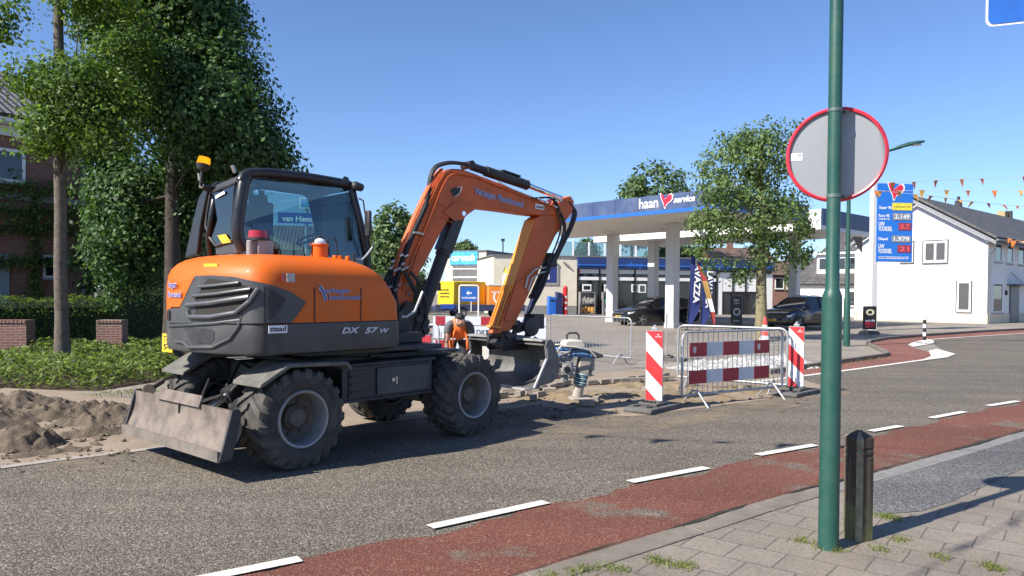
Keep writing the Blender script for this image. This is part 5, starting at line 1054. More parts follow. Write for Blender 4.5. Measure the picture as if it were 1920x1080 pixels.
# ================================================================== THE FILLING STATION
M_navy = mat('navy_fascia', (.058, .09, .19), rough=.45, var=.08, scale=1.6, spec=.25, dirt=(.2, .225, .28), dirt_amt=.45, dscale=1.1)
M_bstr = mat('bright_blue_stripe', (.03, .14, .5), rough=.3)
M_wpan = mat('white_panel', (.78, .78, .77), rough=.5, var=.04, dirt=(.55, .53, .5), dirt_amt=.3)
M_col = mat('column_white', (.60, .60, .59), rough=.45, var=.05, dirt=(.45, .44, .42), dirt_amt=.35, dscale=2)
M_cream = mat('cream_render', (.74, .68, .53), rough=.8, var=.05, scale=1.5, dirt=(.5, .46, .38), dirt_amt=.35, dscale=1.2)
M_roofg = mat('roof_edge_grey', (.16, .16, .16), rough=.7)
M_dgl = darkglass('shop_glass')
M_letw = mat('white_letter', (.85, .85, .85), rough=.4, var=.02)
def ribbed(name, c, sp=.18):
    if name in MATS: return MATS[name]
    m, nt, out = _nodes(name); tc = N(nt, 'ShaderNodeTexCoord'); w_ = N(nt, 'ShaderNodeTexWave', Scale=1 / sp / 2 * 1.0, Distortion=0.0); w_.wave_type = 'BANDS'; w_.bands_direction = 'X'; w_.wave_profile = 'SAW'; L(nt, tc.outputs['Object'], w_.inputs['Vector'])
    r_ = ramp(nt, [(0, [x * .55 for x in c]), (.12, c), (.9, [x * 1.08 for x in c]), (1, c)]); L(nt, w_.outputs['Fac'], r_.inputs['Fac'])
    p = N(nt, 'ShaderNodeBsdfPrincipled', Roughness=.5); L(nt, r_.outputs['Color'], p.inputs['Base Color']); b_ = N(nt, 'ShaderNodeBump', Strength=.3, Distance=.02); L(nt, w_.outputs['Fac'], b_.inputs['Height']); L(nt, b_.outputs['Normal'], p.inputs['Normal']); L(nt, p.outputs[0], out.inputs[0]); MATS[name] = m; return m
M_soff = ribbed('ribbed_soffit', (.80, .79, .76), .35)
C0 = at(1345, 392, 30.9); CF = Frame((C0.x, C0.y), 47.0)
t = thing('petrol_canopy', 'blue edged petrol station canopy on white columns', 'canopy', CF.M)
c2 = CF.loc(at(1054, 447, 47.8)); ZB, ZT = 5.2, 6.04
front = [(0, 0), (8.1, 0), (8.1, 15.6), (c2.x, c2.y), (0, 9.4)]
b = MB(); b.prism(front, ZB, ZT - .05, axis='z'); b.build('front_slab', [M_soff], t, smooth=0)
b = MB(); b.prism([(-.03, -.03), (0, 0), (0, 9.4), (-.03, 9.43)], ZB + .16, ZT, axis='z'); b.prism([(-.03, -.03), (8.1, -.03), (8.1, 0), (0, 0)], ZB + .16, ZT, axis='z'); b.prism([(-.03, 9.43), (0, 9.4), (c2.x, c2.y), (c2.x - .03, c2.y + .03)], ZB + .16, ZT, axis='z'); b.build('fascia', M_navy, t, smooth=0)
for k in range(1, 7): b = MB(); b.box((-.032, 9.4 * k / 7, (ZB + ZT) / 2 + .08), (.006, .015, ZT - ZB - .18)); b.build('panel_joint', M_dk, t)
for x, y in ((2.2, 2.5), (2.2, 6.5), (5.6, 2.5), (5.6, 6.5), (5.6, 10.5)): b = MB(); b.box((x, y, ZB - .02), (.5, .5, .05)); b.build('soffit_lamp', M_wpan, t)
b = MB(); b.prism([(-.06, -.06), (0, -.0), (0, 9.4), (-.06, 9.46)], ZB, ZB + .155, axis='z'); b.prism([(-.06, -.06), (8.1, -.06), (8.1, 0), (0, 0)], ZB, ZB + .155, axis='z'); b.build('blue_edge_strip', M_bstr, t, smooth=0)
b = MB(); b.prism([(9.5, 0), (16, 0), (16, 14.9), (9.5, 14.9)], 4.98, ZT - .06, axis='z'); b.build('rear_slab', [M_wpan], t, smooth=0)
b = MB(); b.prism([(9.6, -.03), (16, -.03), (16, 0), (9.6, 0)], ZB + .0, ZT, axis='z'); b.build('side_fascia', M_navy, t, smooth=0)
b = MB(); b.box((8.8, 7, ZT - .15), (1.45, .25, .12)); b.box((8.8, 1.2, ZT - .15), (1.45, .25, .12)); b.box((8.8, 13, ZT - .15), (1.45, .25, .12)); b.build('tie_beam', M_wpan, t)
for (x, y, wd) in ((3.7, 4.75, .5), (7.4, 11.6, .5), (11.3, 11.5, .5), (14.0, 3.55, .5)):
    b = MB(); b.box((x, y, 2.6), (wd, wd, 5.2 if x < 8.2 else 4.98)) if x < 8.2 else b.box((x, y, 2.49), (wd, wd, 4.98)); b.box((x, y, .12), (wd + .06, wd + .06, .24)); b.build('column', M_col, t, bevel=.01)
def fpt(px, py): return CF.onu(px, py, -.05)
b = MB(); a, c = fpt(1198, 391.5), fpt(1234, 388); b.text('haan', a, (0, -1, 0), (0, 0, 1), .44, bold=.015, w=a.y - c.y); b.build('station_lettering', M_letw, t, smooth=0)
b = MB(); a, c = fpt(1263, 381), fpt(1303, 378); b.text('service', a + Vector((0, 0, .02)), (0, -1, 0), (0, 0, 1), .26, bold=.03, w=a.y - c.y, shear=.25); b.build('station_lettering', M_letw, t, smooth=0)
# the cockerel badge: a plain folded two-wing bird shape, white edge under red
M_badge = mat('badge_red', (.75, .02, .05), rough=.4)
def bird(b, o, xd, yd, s, m, grow=0.0, lift=0.0):
    P = [(.0, .95), (.08, 1.0), (.16, .93), (.26, .80), (.34, .62), (.50, .66), (.66, .84), (.86, .92), (1.0, .78), (.97, .55), (.84, .40), (.66, .34), (.52, .22), (.42, .0), (.34, .05), (.30, .28), (.18, .48), (.10, .68)]
    cx, cy = .45, .55; xd, yd = Vector(xd), Vector(yd); nn = xd.cross(yd) * lift
    V = [o + nn + xd * (((x - cx) * (1 + grow) + cx) * s) + yd * (((y - cy) * (1 + grow) + cy) * s) for x, y in P]
    b.add(V, [(0, 1, 2, 17), (2, 3, 16, 17), (3, 4, 15, 16), (4, 5, 12, 15), (15, 12, 13, 14), (5, 6, 11, 12), (6, 7, 10, 11), (7, 8, 9, 10)], m)
b = MB(); a = fpt(1238, 390); bird(b, a, (0, -1, 0), (0, 0, 1), .62, 1, .16, .0); bird(b, a, (0, -1, 0), (0, 0, 1), .62, 0, 0, .006); b.build('bird_badge', [M_badge, M_letw], t, smooth=0)
# ---- the shop
S0 = at(1081, 590, 60); SF = Frame((S0.x, S0.y), 78.0); SL = SF.onv(1448, 560, 0).x; KS = SL / 28; CW = -SF.onv(925, 560, 0).x
t = thing('petrol_shop', 'cream and blue petrol station shop with a long dark glass front', 'shop building', SF.M)
b = MB(); b.box((-CW / 2, 4.0, 2.3), (CW, 8, 4.6)); b.build('cream_wall', M_cream, t)
b = MB(); b.box((-CW / 2, 4, 4.64), (CW + .2, 8.2, .1)); b.box((SL / 2, 4, 4.66), (SL, 8.3, .12)); b.build('roof_edge', M_roofg, t)
b = MB(); b.box((-CW / 2, -.02, .35), (CW - .04, .06, .7)); b.build('plinth', mat('grey_plinth', (.25, .25, .24), rough=.8), t)
b = MB(); b.box((SL / 2, 4.2, 2.3), (SL, 8, 4.58)); b.build('shop_core', mat('shop_dark_core', (.035, .035, .04), rough=.7), t)
b = MB(); b.box((SL / 2, -.02, 4.12), (SL, .5, .86)); b.build('shop_fascia', mat('shop_navy', (.02, .045, .16), rough=.35), t, bevel=.02)
b = MB(); b.box((SL / 2, -.30, 3.98), (SL, .08, .10)); b.build('blue_edge_strip', M_bstr, t)
b = MB(); b.box((SL / 2, .14, 1.85), (SL, .04, 3.7)); b.build('shop_window', M_dgl, t)
b = MB(); xa = SF.onv(1345, 550, 0).x; b.box((xa / 2, .06, 3.48), (xa - .1, .08, .34)); b.box((xa / 2, .06, 2.9), (xa - .1, .08, .26)); b.build('white_blind', M_wpan, t)
b = MB(); xb, xc = SF.onv(1352, 550, 0).x, SF.onv(1424, 550, 0).x; b.box(((xb + xc) / 2, .06, 2.75), (xc - xb, .06, 1.6)); b.build('white_blind', M_wpan, t); 
b = MB(); b.box((xb - .1, .05, 1.75), (.4, .1, 3.5)); b.box((SL - .3, .03, 1.75), (.6, .1, 3.5)); b.build('wall_pier', M_wpan, t)
for x in (.1, *(SF.onv(px, 550, 0).x for px in (1124, 1158, 1190, 1222, 1258, 1300, 1344, 1374, 1398, 1422))):
    b = MB(); b.box((x, .02, 1.85), (.12, .12, 3.7)); b.build('mullion', M_dk, t)
b = MB(); a = SF.onu(1176, 500, 0) if False else SF.onv(1176, 501, -.30); c = SF.onv(1206, 500, -.30); b.text('shop', a, (1, 0, 0), (0, 0, 1), .42, bold=.03, w=c.x - a.x); b.build('shop_lettering', M_bstr, t, smooth=0)
b = MB(); b.box((4.5, 6.5, 5.5), (9, .1, 1.6)); b.build('clerestory_glass', glass('clerestory', (.62, .70, .68), refl=.25), t)
for k in range(7):
    b = MB(); b.box((.1 + k * 1.48, 6.42, 5.5), (.14, .14, 1.6)); b.build('clerestory_post', M_wpan, t)
b = MB(); p = SF.onv(1015, 499, -.02); q = SF.onv(1043, 530, -.02); b.box(((p.x + q.x) / 2, -.05, (p.z + q.z) / 2), (q.x - p.x + .25, .08, p.z - q.z + .25), 0); b.box(((p.x + q.x) / 2, -.1, (p.z + q.z) / 2), (q.x - p.x, .05, p.z - q.z), 1); b.box(((p.x + q.x) / 2 - .15, -.13, (p.z + q.z) / 2), (.35, .02, .8), 2); b.build('notice_board', [M_cream, mat('notice_navy', (.03, .05, .2), rough=.3), M_letw], t)
for (x0, y0, x1, y1) in ((1030, 500, 1044, 491), (1056, 491, 1068, 500)):
    b = MB(); b.bar(SF.onv(x0, y0, -.12), SF.onv(x1, y1, -.12), .1, .12); b.build('wall_camera', M_rim, t)
b = MB(); p = SF.onv(1085, 511, .0); b.text('h', p, (1, 0, 0), (0, 0, 1), .25, bold=.05); b.build('red_mark', M_badge, t, smooth=0)
for x0, x1, y0, y1 in ((1184, 1196, 533, 548), (1197, 1211, 533, 549)):
    b = MB(); p, q = SF.onv(x0, y0, .08), SF.onv(x1, y1, .08); b.box(((p.x + q.x) / 2, .08, (p.z + q.z) / 2), (q.x - p.x, .04, p.z - q.z), 0); b.box(((p.x + q.x) / 2, .05, (p.z + q.z) / 2), ((q.x - p.x) * .6, .02, (p.z - q.z) * .7), 1); b.build('window_poster', [M_letw, mat('poster_dark', (.1, .1, .11), rough=.6, var=.8, scale=4)], t)
def rack(label, px0, px1, cols, sd_):
    p, q = SF.onv(px0, 588, -.5), SF.onv(px1, 588, -.5); w_ = q.x - p.x; F2 = SF.M @ Matrix.Translation((p.x, -.55, 0)); r = thing('goods_rack', label, 'goods rack', F2, 'goods racks against the shop window'); rr = random.Random(sd_)
    b = MB()
    for x in (0, w_): b.box((x, .25, .9), (.06, .5, 1.8))
    for z in (.1, .9, 1.78): b.box((w_ / 2, .25, z), (w_, .5, .05))
    b.box((w_ / 2, .48, .9), (w_, .03, 1.8)); b.build('frame', M_rim, r)
    for z, cl in zip((.14, .94), cols):
        b = MB()
        for k in range(9): b.box((.12 + (w_ - .24) * k / 8, .2, z + rr.uniform(.15, .3)), (.12, .3, rr.uniform(.3, .55)), 0)
        b.build('goods', mat('goods_%d_%d' % (sd_, int(z * 10)), cl, rough=.6, var=.8, scale=5), r, bevel=.03)
    b = MB(); b.box((w_ / 2, .3, 2.15), (.75, .05, .55), 0); b.box((w_ / 2, .27, 2.15), (.55, .02, .3), 1); b.build('price_card', [M_letw, M_dk], r)
rack('goods rack with orange sacks on its lower shelf, left one at the shop', 1088, 1115, ((.6, .28, .06), (.35, .33, .28)), 1)
rack('goods rack with green and pale blue packs, right one at the shop', 1131, 1154, ((.45, .55, .65), (.1, .42, .3)), 2)
# bins and inflator along the cream wall
def wallitem(name, label, cat, px0, px1, ytop, mt, kind):
    p, q = SF.onv(px0, 590, -1.2), SF.onv(px1, 590, -1.2); z = SF.onv(px0, ytop, -1.2).z; w_ = q.x - p.x; o = thing(name, label, cat, SF.M @ Matrix.Translation(((p.x + q.x) / 2, -1.2, 0)))
    b = MB()
    if kind == 'bin':
        b.prism([(-w_ / 2, 0), (w_ / 2, 0), (w_ / 2, z - .12), (-w_ / 2, z)], -.3, .3); b.build('bin_body', mt, o, bevel=.03); b = MB(); b.box((0, -.305, z - .35), (w_ * .6, .02, .14)); b.build('slot', M_dk, o)
    else:
        b.cyl((0, 0, .05), (0, 0, z - .1), w_ / 2, n=16); b.sphere((0, 0, z - .1), w_ / 2, 14, 8); b.cyl((0, 0, 0), (0, 0, .06), w_ * .6, n=16); b.build('body', mt, o, smooth=50); b = MB()
        for k in (.5, .95, 1.4): b.cyl((0, -w_ / 2 - .02, k), (0, -w_ / 2 + .02, k), .1, n=12)
        b.build('dial', M_clear, o)
wallitem('waste_bin', 'bright blue tall bin beside the cream shop wall', 'bin', 1027, 1041, 555, mat('bin_blue', (.02, .13, .5), rough=.4), 'bin')
wallitem('waste_bin', 'navy tall bin between the bright blue bin and the red post', 'bin', 1042, 1053, 547, mat('bin_navy', (.02, .03, .12), rough=.4), 'bin')
wallitem('air_post', 'red tyre inflator post by the shop wall', 'tyre inflator', 1055, 1064, 538, mat('inflator_red', (.62, .02, .03), rough=.35), 'post')
# ---- carwash
W0 = at(911, 560, 66); WFm = Frame((W0.x, W0.y), 23.0)       # x runs along the receding side wall
t = thing('carwash_building', 'cream carwash hall with a light blue sign above its roller door', 'carwash building', WFm.M)
q = WFm.onu(834, 500, 0); LW = q.y; H = WFm.onu(911, 471, 0).z
b = MB(); b.box((4, LW / 2, H / 2), (8, LW, H)); b.build('hall', M_cream, t)
b = MB(); b.box((4, LW / 2, H + .05), (8.2, LW + .2, .12)); b.build('roof_edge', M_roofg, t)
b = MB(); b.box((4.05, -.02, H / 2), (7.9, .06, H - .02)); b.build('side_wall', mat('grey_beige_wall', (.36, .33, .28), rough=.8), t)
p, q = WFm.onu(844, 471, -.04), WFm.onu(896, 496, -.04); b = MB(); b.box((-.06, (p.y + q.y) / 2, (p.z + q.z) / 2), (.08, p.y - q.y, p.z - q.z), 0); b.text('carwash', (-.108, p.y - .15, q.z + .35), (0, -1, 0), (0, 0, 1), .62, m=1, bold=.02, w=(p.y - q.y) * .84); b.build('carwash_sign', [mat('sign_cyan', (.10, .45, .72), rough=.35, var=.25, scale=4), M_letw], t)
p, q = WFm.onu(849, 496, -.02), WFm.onu(896, 526, -.02); b = MB(); b.box((-.02, (p.y + q.y) / 2, p.z / 2), (.06, p.y - q.y, p.z)); b.build('roller_door', mat('roller_grey', (.17, .17, .175), rough=.4, var=.2, scale=2), t)
b = MB()
for k in (.4, 1.15): b.box((-.06, (p.y + q.y) / 2, p.z - k), (.04, p.y - q.y, .09 if k < 1 else .14))
b.build('door_rib', M_wpan, t)
# mast on the roof behind
p = at(942, 590, 72); t = thing('lamp_mast', 'thin dark lamp mast sticking up behind the carwash roof', 'mast', Matrix.Translation((p.x, p.y, 0))); b = MB(); h_ = at(942, 450, 72).z; b.cyl((0, 0, 0), (0, 0, h_), .09, .06, n=8); b.box((0, 0, h_), (.35, .2, .25)); b.build('mast', M_blk, t)
# ---- trailers and site boxes
T0 = at(850, 570, 48); TF = Frame((T0.x, T0.y), 74); TY = Frame((T0.x, T0.y), 53); T1 = at(916, 570, 48.6); TO = Frame((T1.x, T1.y), 80)
M_ylb = mat('yellow_box', (.75, .52, .02), rough=.45, var=.08, scale=2, dirt=(.4, .3, .1), dirt_amt=.3); M_orx = mat('orange_box', (.8, .25, .04), rough=.5, var=.08)
t = thing('site_container', 'yellow site container with dark lettering behind the blue arrow sign', 'container', TY.M)
z1 = TY.onv(850, 527, 0).z; z0 = TY.onv(850, 574, 0).z; x1 = TY.onv(911, 550, 0).x; yl = TY.onu(820, 550, 0).y
b = MB(); b.box((x1 / 2, yl / 2, (z0 + z1) / 2), (x1, yl, z1 - z0)); b.build('box', M_ylb, t, bevel=.06, seg=3)
for k in range(3): b = MB(); b.marks((-.012, yl * .82, z1 - .62 - k * .22), (0, -1, 0), (0, 0, 1), .12, yl * .6, seed=k); b.build('lettering', M_dk, t, smooth=0)
t = thing('site_container', 'orange site container with a white top edge beside the yellow one', 'container', TO.M); z2 = TO.onv(918, 535, 0).z; x2 = TO.onv(962, 550, 0).x; yo = 1.6
b = MB(); b.box((x2 / 2, yo / 2, (z0 + z2) / 2), (x2, yo, z2 - z0)); b.build('box', M_orx, t, bevel=.03)
b = MB(); b.box((x2 / 2, yo / 2, z2 + .05), (x2 + .06, yo + .06, .1)); b.build('top_edge', M_wpan, t)
b = MB(); b.marks((.2, -.012, z2 - .5), (1, 0, 0), (0, 0, 1), .14, x2 * .5); b.build('lettering', M_letw, t, smooth=0); b = MB()
for k in range(10):
    a0, a1 = R(100 + k * 12), R(112 + k * 12); o_ = Vector((.75, -.012, z0 + .15)); rI, rO = .34, .46; b.add([o_ + Vector((rI * math.cos(a0), 0, -rI * math.sin(a0) + .45)), o_ + Vector((rO * math.cos(a0), 0, -rO * math.sin(a0) + .45)), o_ + Vector((rO * math.cos(a1), 0, -rO * math.sin(a1) + .45)), o_ + Vector((rI * math.cos(a1), 0, -rI * math.sin(a1) + .45))], [(0, 1, 2, 3)])
b.build('ring_emblem', M_letw, t, smooth=0); x1, yl = TF.onv(911, 550, 0).x, 1.9; x2 = TF.onv(962, 550, 0).x - x1
t = thing('flatbed_trailer', 'dark blue low trailer with mudguards carrying the site containers', 'trailer', TF.M); M_trl = mat('trailer_navy', (.03, .045, .11), rough=.45, dirt=(.15, .14, .13), dirt_amt=.4)
xe = x1 + x2 + .6
b = MB(); b.box((xe / 2 - .5, yl / 2, z0 - .14), (xe + 1.4, yl + .15, .26)); b.box((xe / 2 - .5, -.1, z0 - .1), (xe + 1.4, .05, .42)); b.bar((-1.1, yl / 2, z0 - .2), (-2.6, yl / 2, z0 - .25), .15, .12); b.build('bed', M_trl, t, bevel=.02)
for x in (.5, x1 + x2 * .55):
    for y in (-.12, yl + .1):
        wh = bpy.data.objects.new('wheel', None); COL.objects.link(wh); wh.parent = t; wh.location = (x, y, .34)
        b = MB(); b.lathe([(.2, -.1), (.32, -.11), (.345, -.07), (.345, .07), (.32, .11), (.2, .1)], (0, 0, 0), (0, 1, 0), n=22); b.build('tyre', M_tyre, wh); b = MB(); b.lathe([(.2, -.09), (.15, -.05), (.001, -.06)], (0, 0, 0), (0, 1, 0), n=18); b.lathe([(.2, .09), (.15, .05), (.001, .06)], (0, 0, 0), (0, 1, 0), n=18); b.build('rim', M_rim, wh)
    b = MB(); b.loft([[(x + r_ * math.cos(a), yy, .34 + r_ * math.sin(a)) for yy, r_ in ((-.28, .42), (.05, .42), (.05, .45), (-.28, .45))] for a in [R(15 + 150 * k / 10) for k in range(11)]]); b.build('mudguard', M_trl, t)
b = MB(); b.box((-.4, -.14, z0 - .02), (.9, .04, .3), 0); b.build('blue_panel', mat('panel_blue', (.03, .1, .45), rough=.4), t)
# ---- blue arrow sign in a white frame
p0, p1 = at(861, 600, 44), at(897, 600, 44); zt = at(861, 535, 44).z; t = thing('direction_sign', 'blue arrow sign lettered AUTOWASSEN in a white tubular frame', 'sign', Frame((p0.x, p0.y), 88).M); ws = (p1 - p0).length
b = MB(); b.tube([(0, 0, 0), (0, 0, zt - .12), (.03, 0, zt - .04), (.12, 0, zt), (ws - .12, 0, zt), (ws - .03, 0, zt - .04), (ws, 0, zt - .12), (ws, 0, 0)], .045, n=10); b.tube([(ws * .62, 0, zt - .95), (ws * .62, 0, zt - 1.55)], .03); b.build('frame', M_wpan, t)
b = MB(); b.box((ws / 2, -.0, zt - .52), (ws - .16, .05, .86), 0); b.text('AUTOWASSEN', (.14, -.028, zt - .78), (1, 0, 0), (0, 0, 1), .1, m=1, bold=.025, w=ws - .28)
cx, cz = ws / 2, zt - .45; b.add([(cx - .17, -.029, cz), (cx - .02, -.029, cz + .13), (cx + .03, -.029, cz + .13), (cx - .06, -.029, cz + .035), (cx + .17, -.029, cz + .035), (cx + .17, -.029, cz - .035), (cx - .06, -.029, cz - .035), (cx + .03, -.029, cz - .13), (cx - .02, -.029, cz - .13)], [(0, 1, 2, 3), (0, 3, 6), (3, 4, 5, 6), (0, 6, 7, 8)], 1)
b.build('board', [mat('sign_blue', (.025, .12, .45), rough=.35), M_letw], t, smooth=0)
# ---- beach flags
def beach_flag(label, px, ytop, ybase, d, w_, m, lean=0.0, text=None, az=90, curve=.25, bands=None, group=None, th=.2, mirror=1):
    p = at(px, ybase, d); zt = at(px, ytop, d).z; t = thing('beach_flag', label, 'flag', Frame((p.x, p.y), az).M, group); n = 14; pole = []; inner = []; 
    for k in range(n + 1):
        s_ = k / n; z = .0 + zt * s_; x = lean * z + curve * max(0, s_ - .6) ** 2 * 2.5 * mirror; pole.append(Vector((x, 0, z)))
    b = MB(); b.tube(pole, [.02 * (1 - .6 * k / n) for k in range(n + 1)], n=6); b.build('pole', M_blk, t)
    b = MB(); rings = []; z0_ = .28
    for k in range(n + 1):
        s_ = k / n; z = z0_ + (zt - z0_) * s_; x = lean * z + curve * max(0, z / zt - .6) ** 2 * 2.5 * mirror; ww = w_ * mirror * min(1, (1 - s_) * 5 + .12) * min(1, s_ * 3.5 + .35); dy = .03 * math.sin(s_ * 7); rings.append([(x, dy, z), (x + ww * .5, dy + .015, z), (x + ww, dy, z), (x + ww, dy + .004, z), (x + ww * .5, dy + .019, z), (x, dy + .004, z)])
    b.loft(rings)
    if bands:
        for i, f in enumerate(b.f):
            zc = sum(b.v[j][2] for j in f) / len(f)
            for k, (f0, f1) in enumerate(bands[1:]):
                if f0 <= zc / zt < f1: b.m[i] = k + 1
    b.build('banner', m, t, smooth=30)
    if text:
        b = MB(); z1_, z2_ = zt * .93, zt * .36; xc = lean * (z1_) + w_ * .30 + .05; dn = Vector((-lean, 0, -1)); b.text(text, (xc, -.045, z1_), dn, (1, 0, -lean), w_ * .52, bold=.03, w=z1_ - z2_); b.build('banner_lettering', M_letw, t, smooth=0)
    b = MB(); b.box((0, 0, .03), (.5, .06, .04)); b.box((0, 0, .03), (.06, .5, .05)); b.build('flag_foot', M_blk, t)
M_lav = mat('banner_navy', (.02, .035, .16), rough=.7, var=.1)
beach_flag('navy coffee banner lettered LAVAZZA, left of the pair', 1288, 476, 603, 34.5, .52, M_lav, lean=.05, text='LAVAZZA', curve=.05, group='navy coffee banners by the canopy column')
beach_flag('navy coffee banner lettered LAVAZZA, right of the pair beside the red banner', 1312, 500, 606, 34.0, .5, M_lav, lean=.04, text='LAVAZZA', curve=.05, group='navy coffee banners by the canopy column')
beach_flag('slanting red, amber and white banner beside the navy coffee banners', 1340, 494, 603, 33.9, .24, [mat('banner_red', (.36, .045, .04), rough=.7), mat('banner_amber', (.45, .28, .09), rough=.7), M_letw], lean=-.26, curve=-.1, bands=((0, 1), (.48, .72), (.28, .48)), mirror=1)
beach_flag('narrow yellow feather flag in front of the cream wall', 940, 499, 592, 46, .3, [mat('banner_yellow', (.8, .62, .05), rough=.7), M_letw], lean=-.0, curve=.5, bands=((0, 1), (.55, .9)))
# ---- dark poster stand and A-boards
def a_board(label, px0, px1, ytop, ybase, d, texts, az=80, basem=M_rub, graphic=None):
    p0, p1 = at(px0, ybase, d), at(px1, ybase, d); w_ = abs(p1.x - p0.x); zt = at(px0, ytop, d).z; t = thing('pavement_sign', label, 'pavement sign', Frame(((p0.x + p1.x) / 2, p0.y), az).M)
    b = MB(); b.prism([(-w_ * .62, 0), (w_ * .62, 0), (w_ * .55, .1), (w_ * .3, .16), (-w_ * .3, .16), (-w_ * .55, .1)], -.25, .25); b.build('foot', basem, t, bevel=.02)
    zb = .2; b = MB(); b.box((0, 0, (zt + zb) / 2), (w_, .06, zt - zb)); b.build('frame', M_galv if 'silver' in label else M_dk, t, bevel=.012)
    b = MB(); b.box((0, -.032, (zt + zb) / 2), (w_ * .88, .012, (zt - zb) * .93)); pp = b.build('poster', mat('poster_black', (.02, .02, .022), rough=.25, var=.3), t)
    for (txt, fz, h_, ww, m_) in texts:
        b = MB(); b.marks((-w_ * ww / 2, -.0395, zb + (zt - zb) * fz), (1, 0, 0), (0, 0, 1), h_, w_ * ww, seed=len(txt)); b.build('poster_lettering', m_, pp, smooth=0)
    if graphic:
        b = MB(); cz = zb + (zt - zb) * graphic[0]; rx_, rz_ = w_ * graphic[1], w_ * graphic[2]; n = 24
        for k in range(n):
            a0, a1 = 2 * math.pi * k / n, 2 * math.pi * (k + 1) / n; f = graphic[3]
            b.add([(rx_ * math.cos(a0), -.0395, cz + rz_ * math.sin(a0)), (rx_ * math.cos(a1), -.0395, cz + rz_ * math.sin(a1)), (f * rx_ * math.cos(a1), -.0395, cz + f * rz_ * math.sin(a1)), (f * rx_ * math.cos(a0), -.0395, cz + f * rz_ * math.sin(a0))], [(0, 1, 2, 3)])
        b.build('poster_ring', graphic[4], pp, smooth=0)
M_pgrey = mat('poster_grey', (.45, .45, .42), rough=.5)
a_board('black pavement sign with a pale oval and red lettering in front of the white house', 1617, 1643, 574, 625, 32.5, (('BAKKERIJ', .34, .09, .7, M_letw), ('ACTIE', .2, .15, .72, M_badge), ('WEEK', .1, .08, .7, M_badge)), az=84, graphic=(.74, .32, .22, .55, mat('oval_cream', (.7, .62, .4), rough=.5)))
a_board('dark poster stand with a pale ring graphic beside the street tree', 1370, 1391, 556, 608, 36.5, (('NIEUW', .84, .09, .5, M_pgrey), ('HIER', .74, .09, .42, M_pgrey), ('KOFFIE', .12, .07, .6, M_pgrey)), az=86, graphic=(.46, .34, .34, .62, M_pgrey))
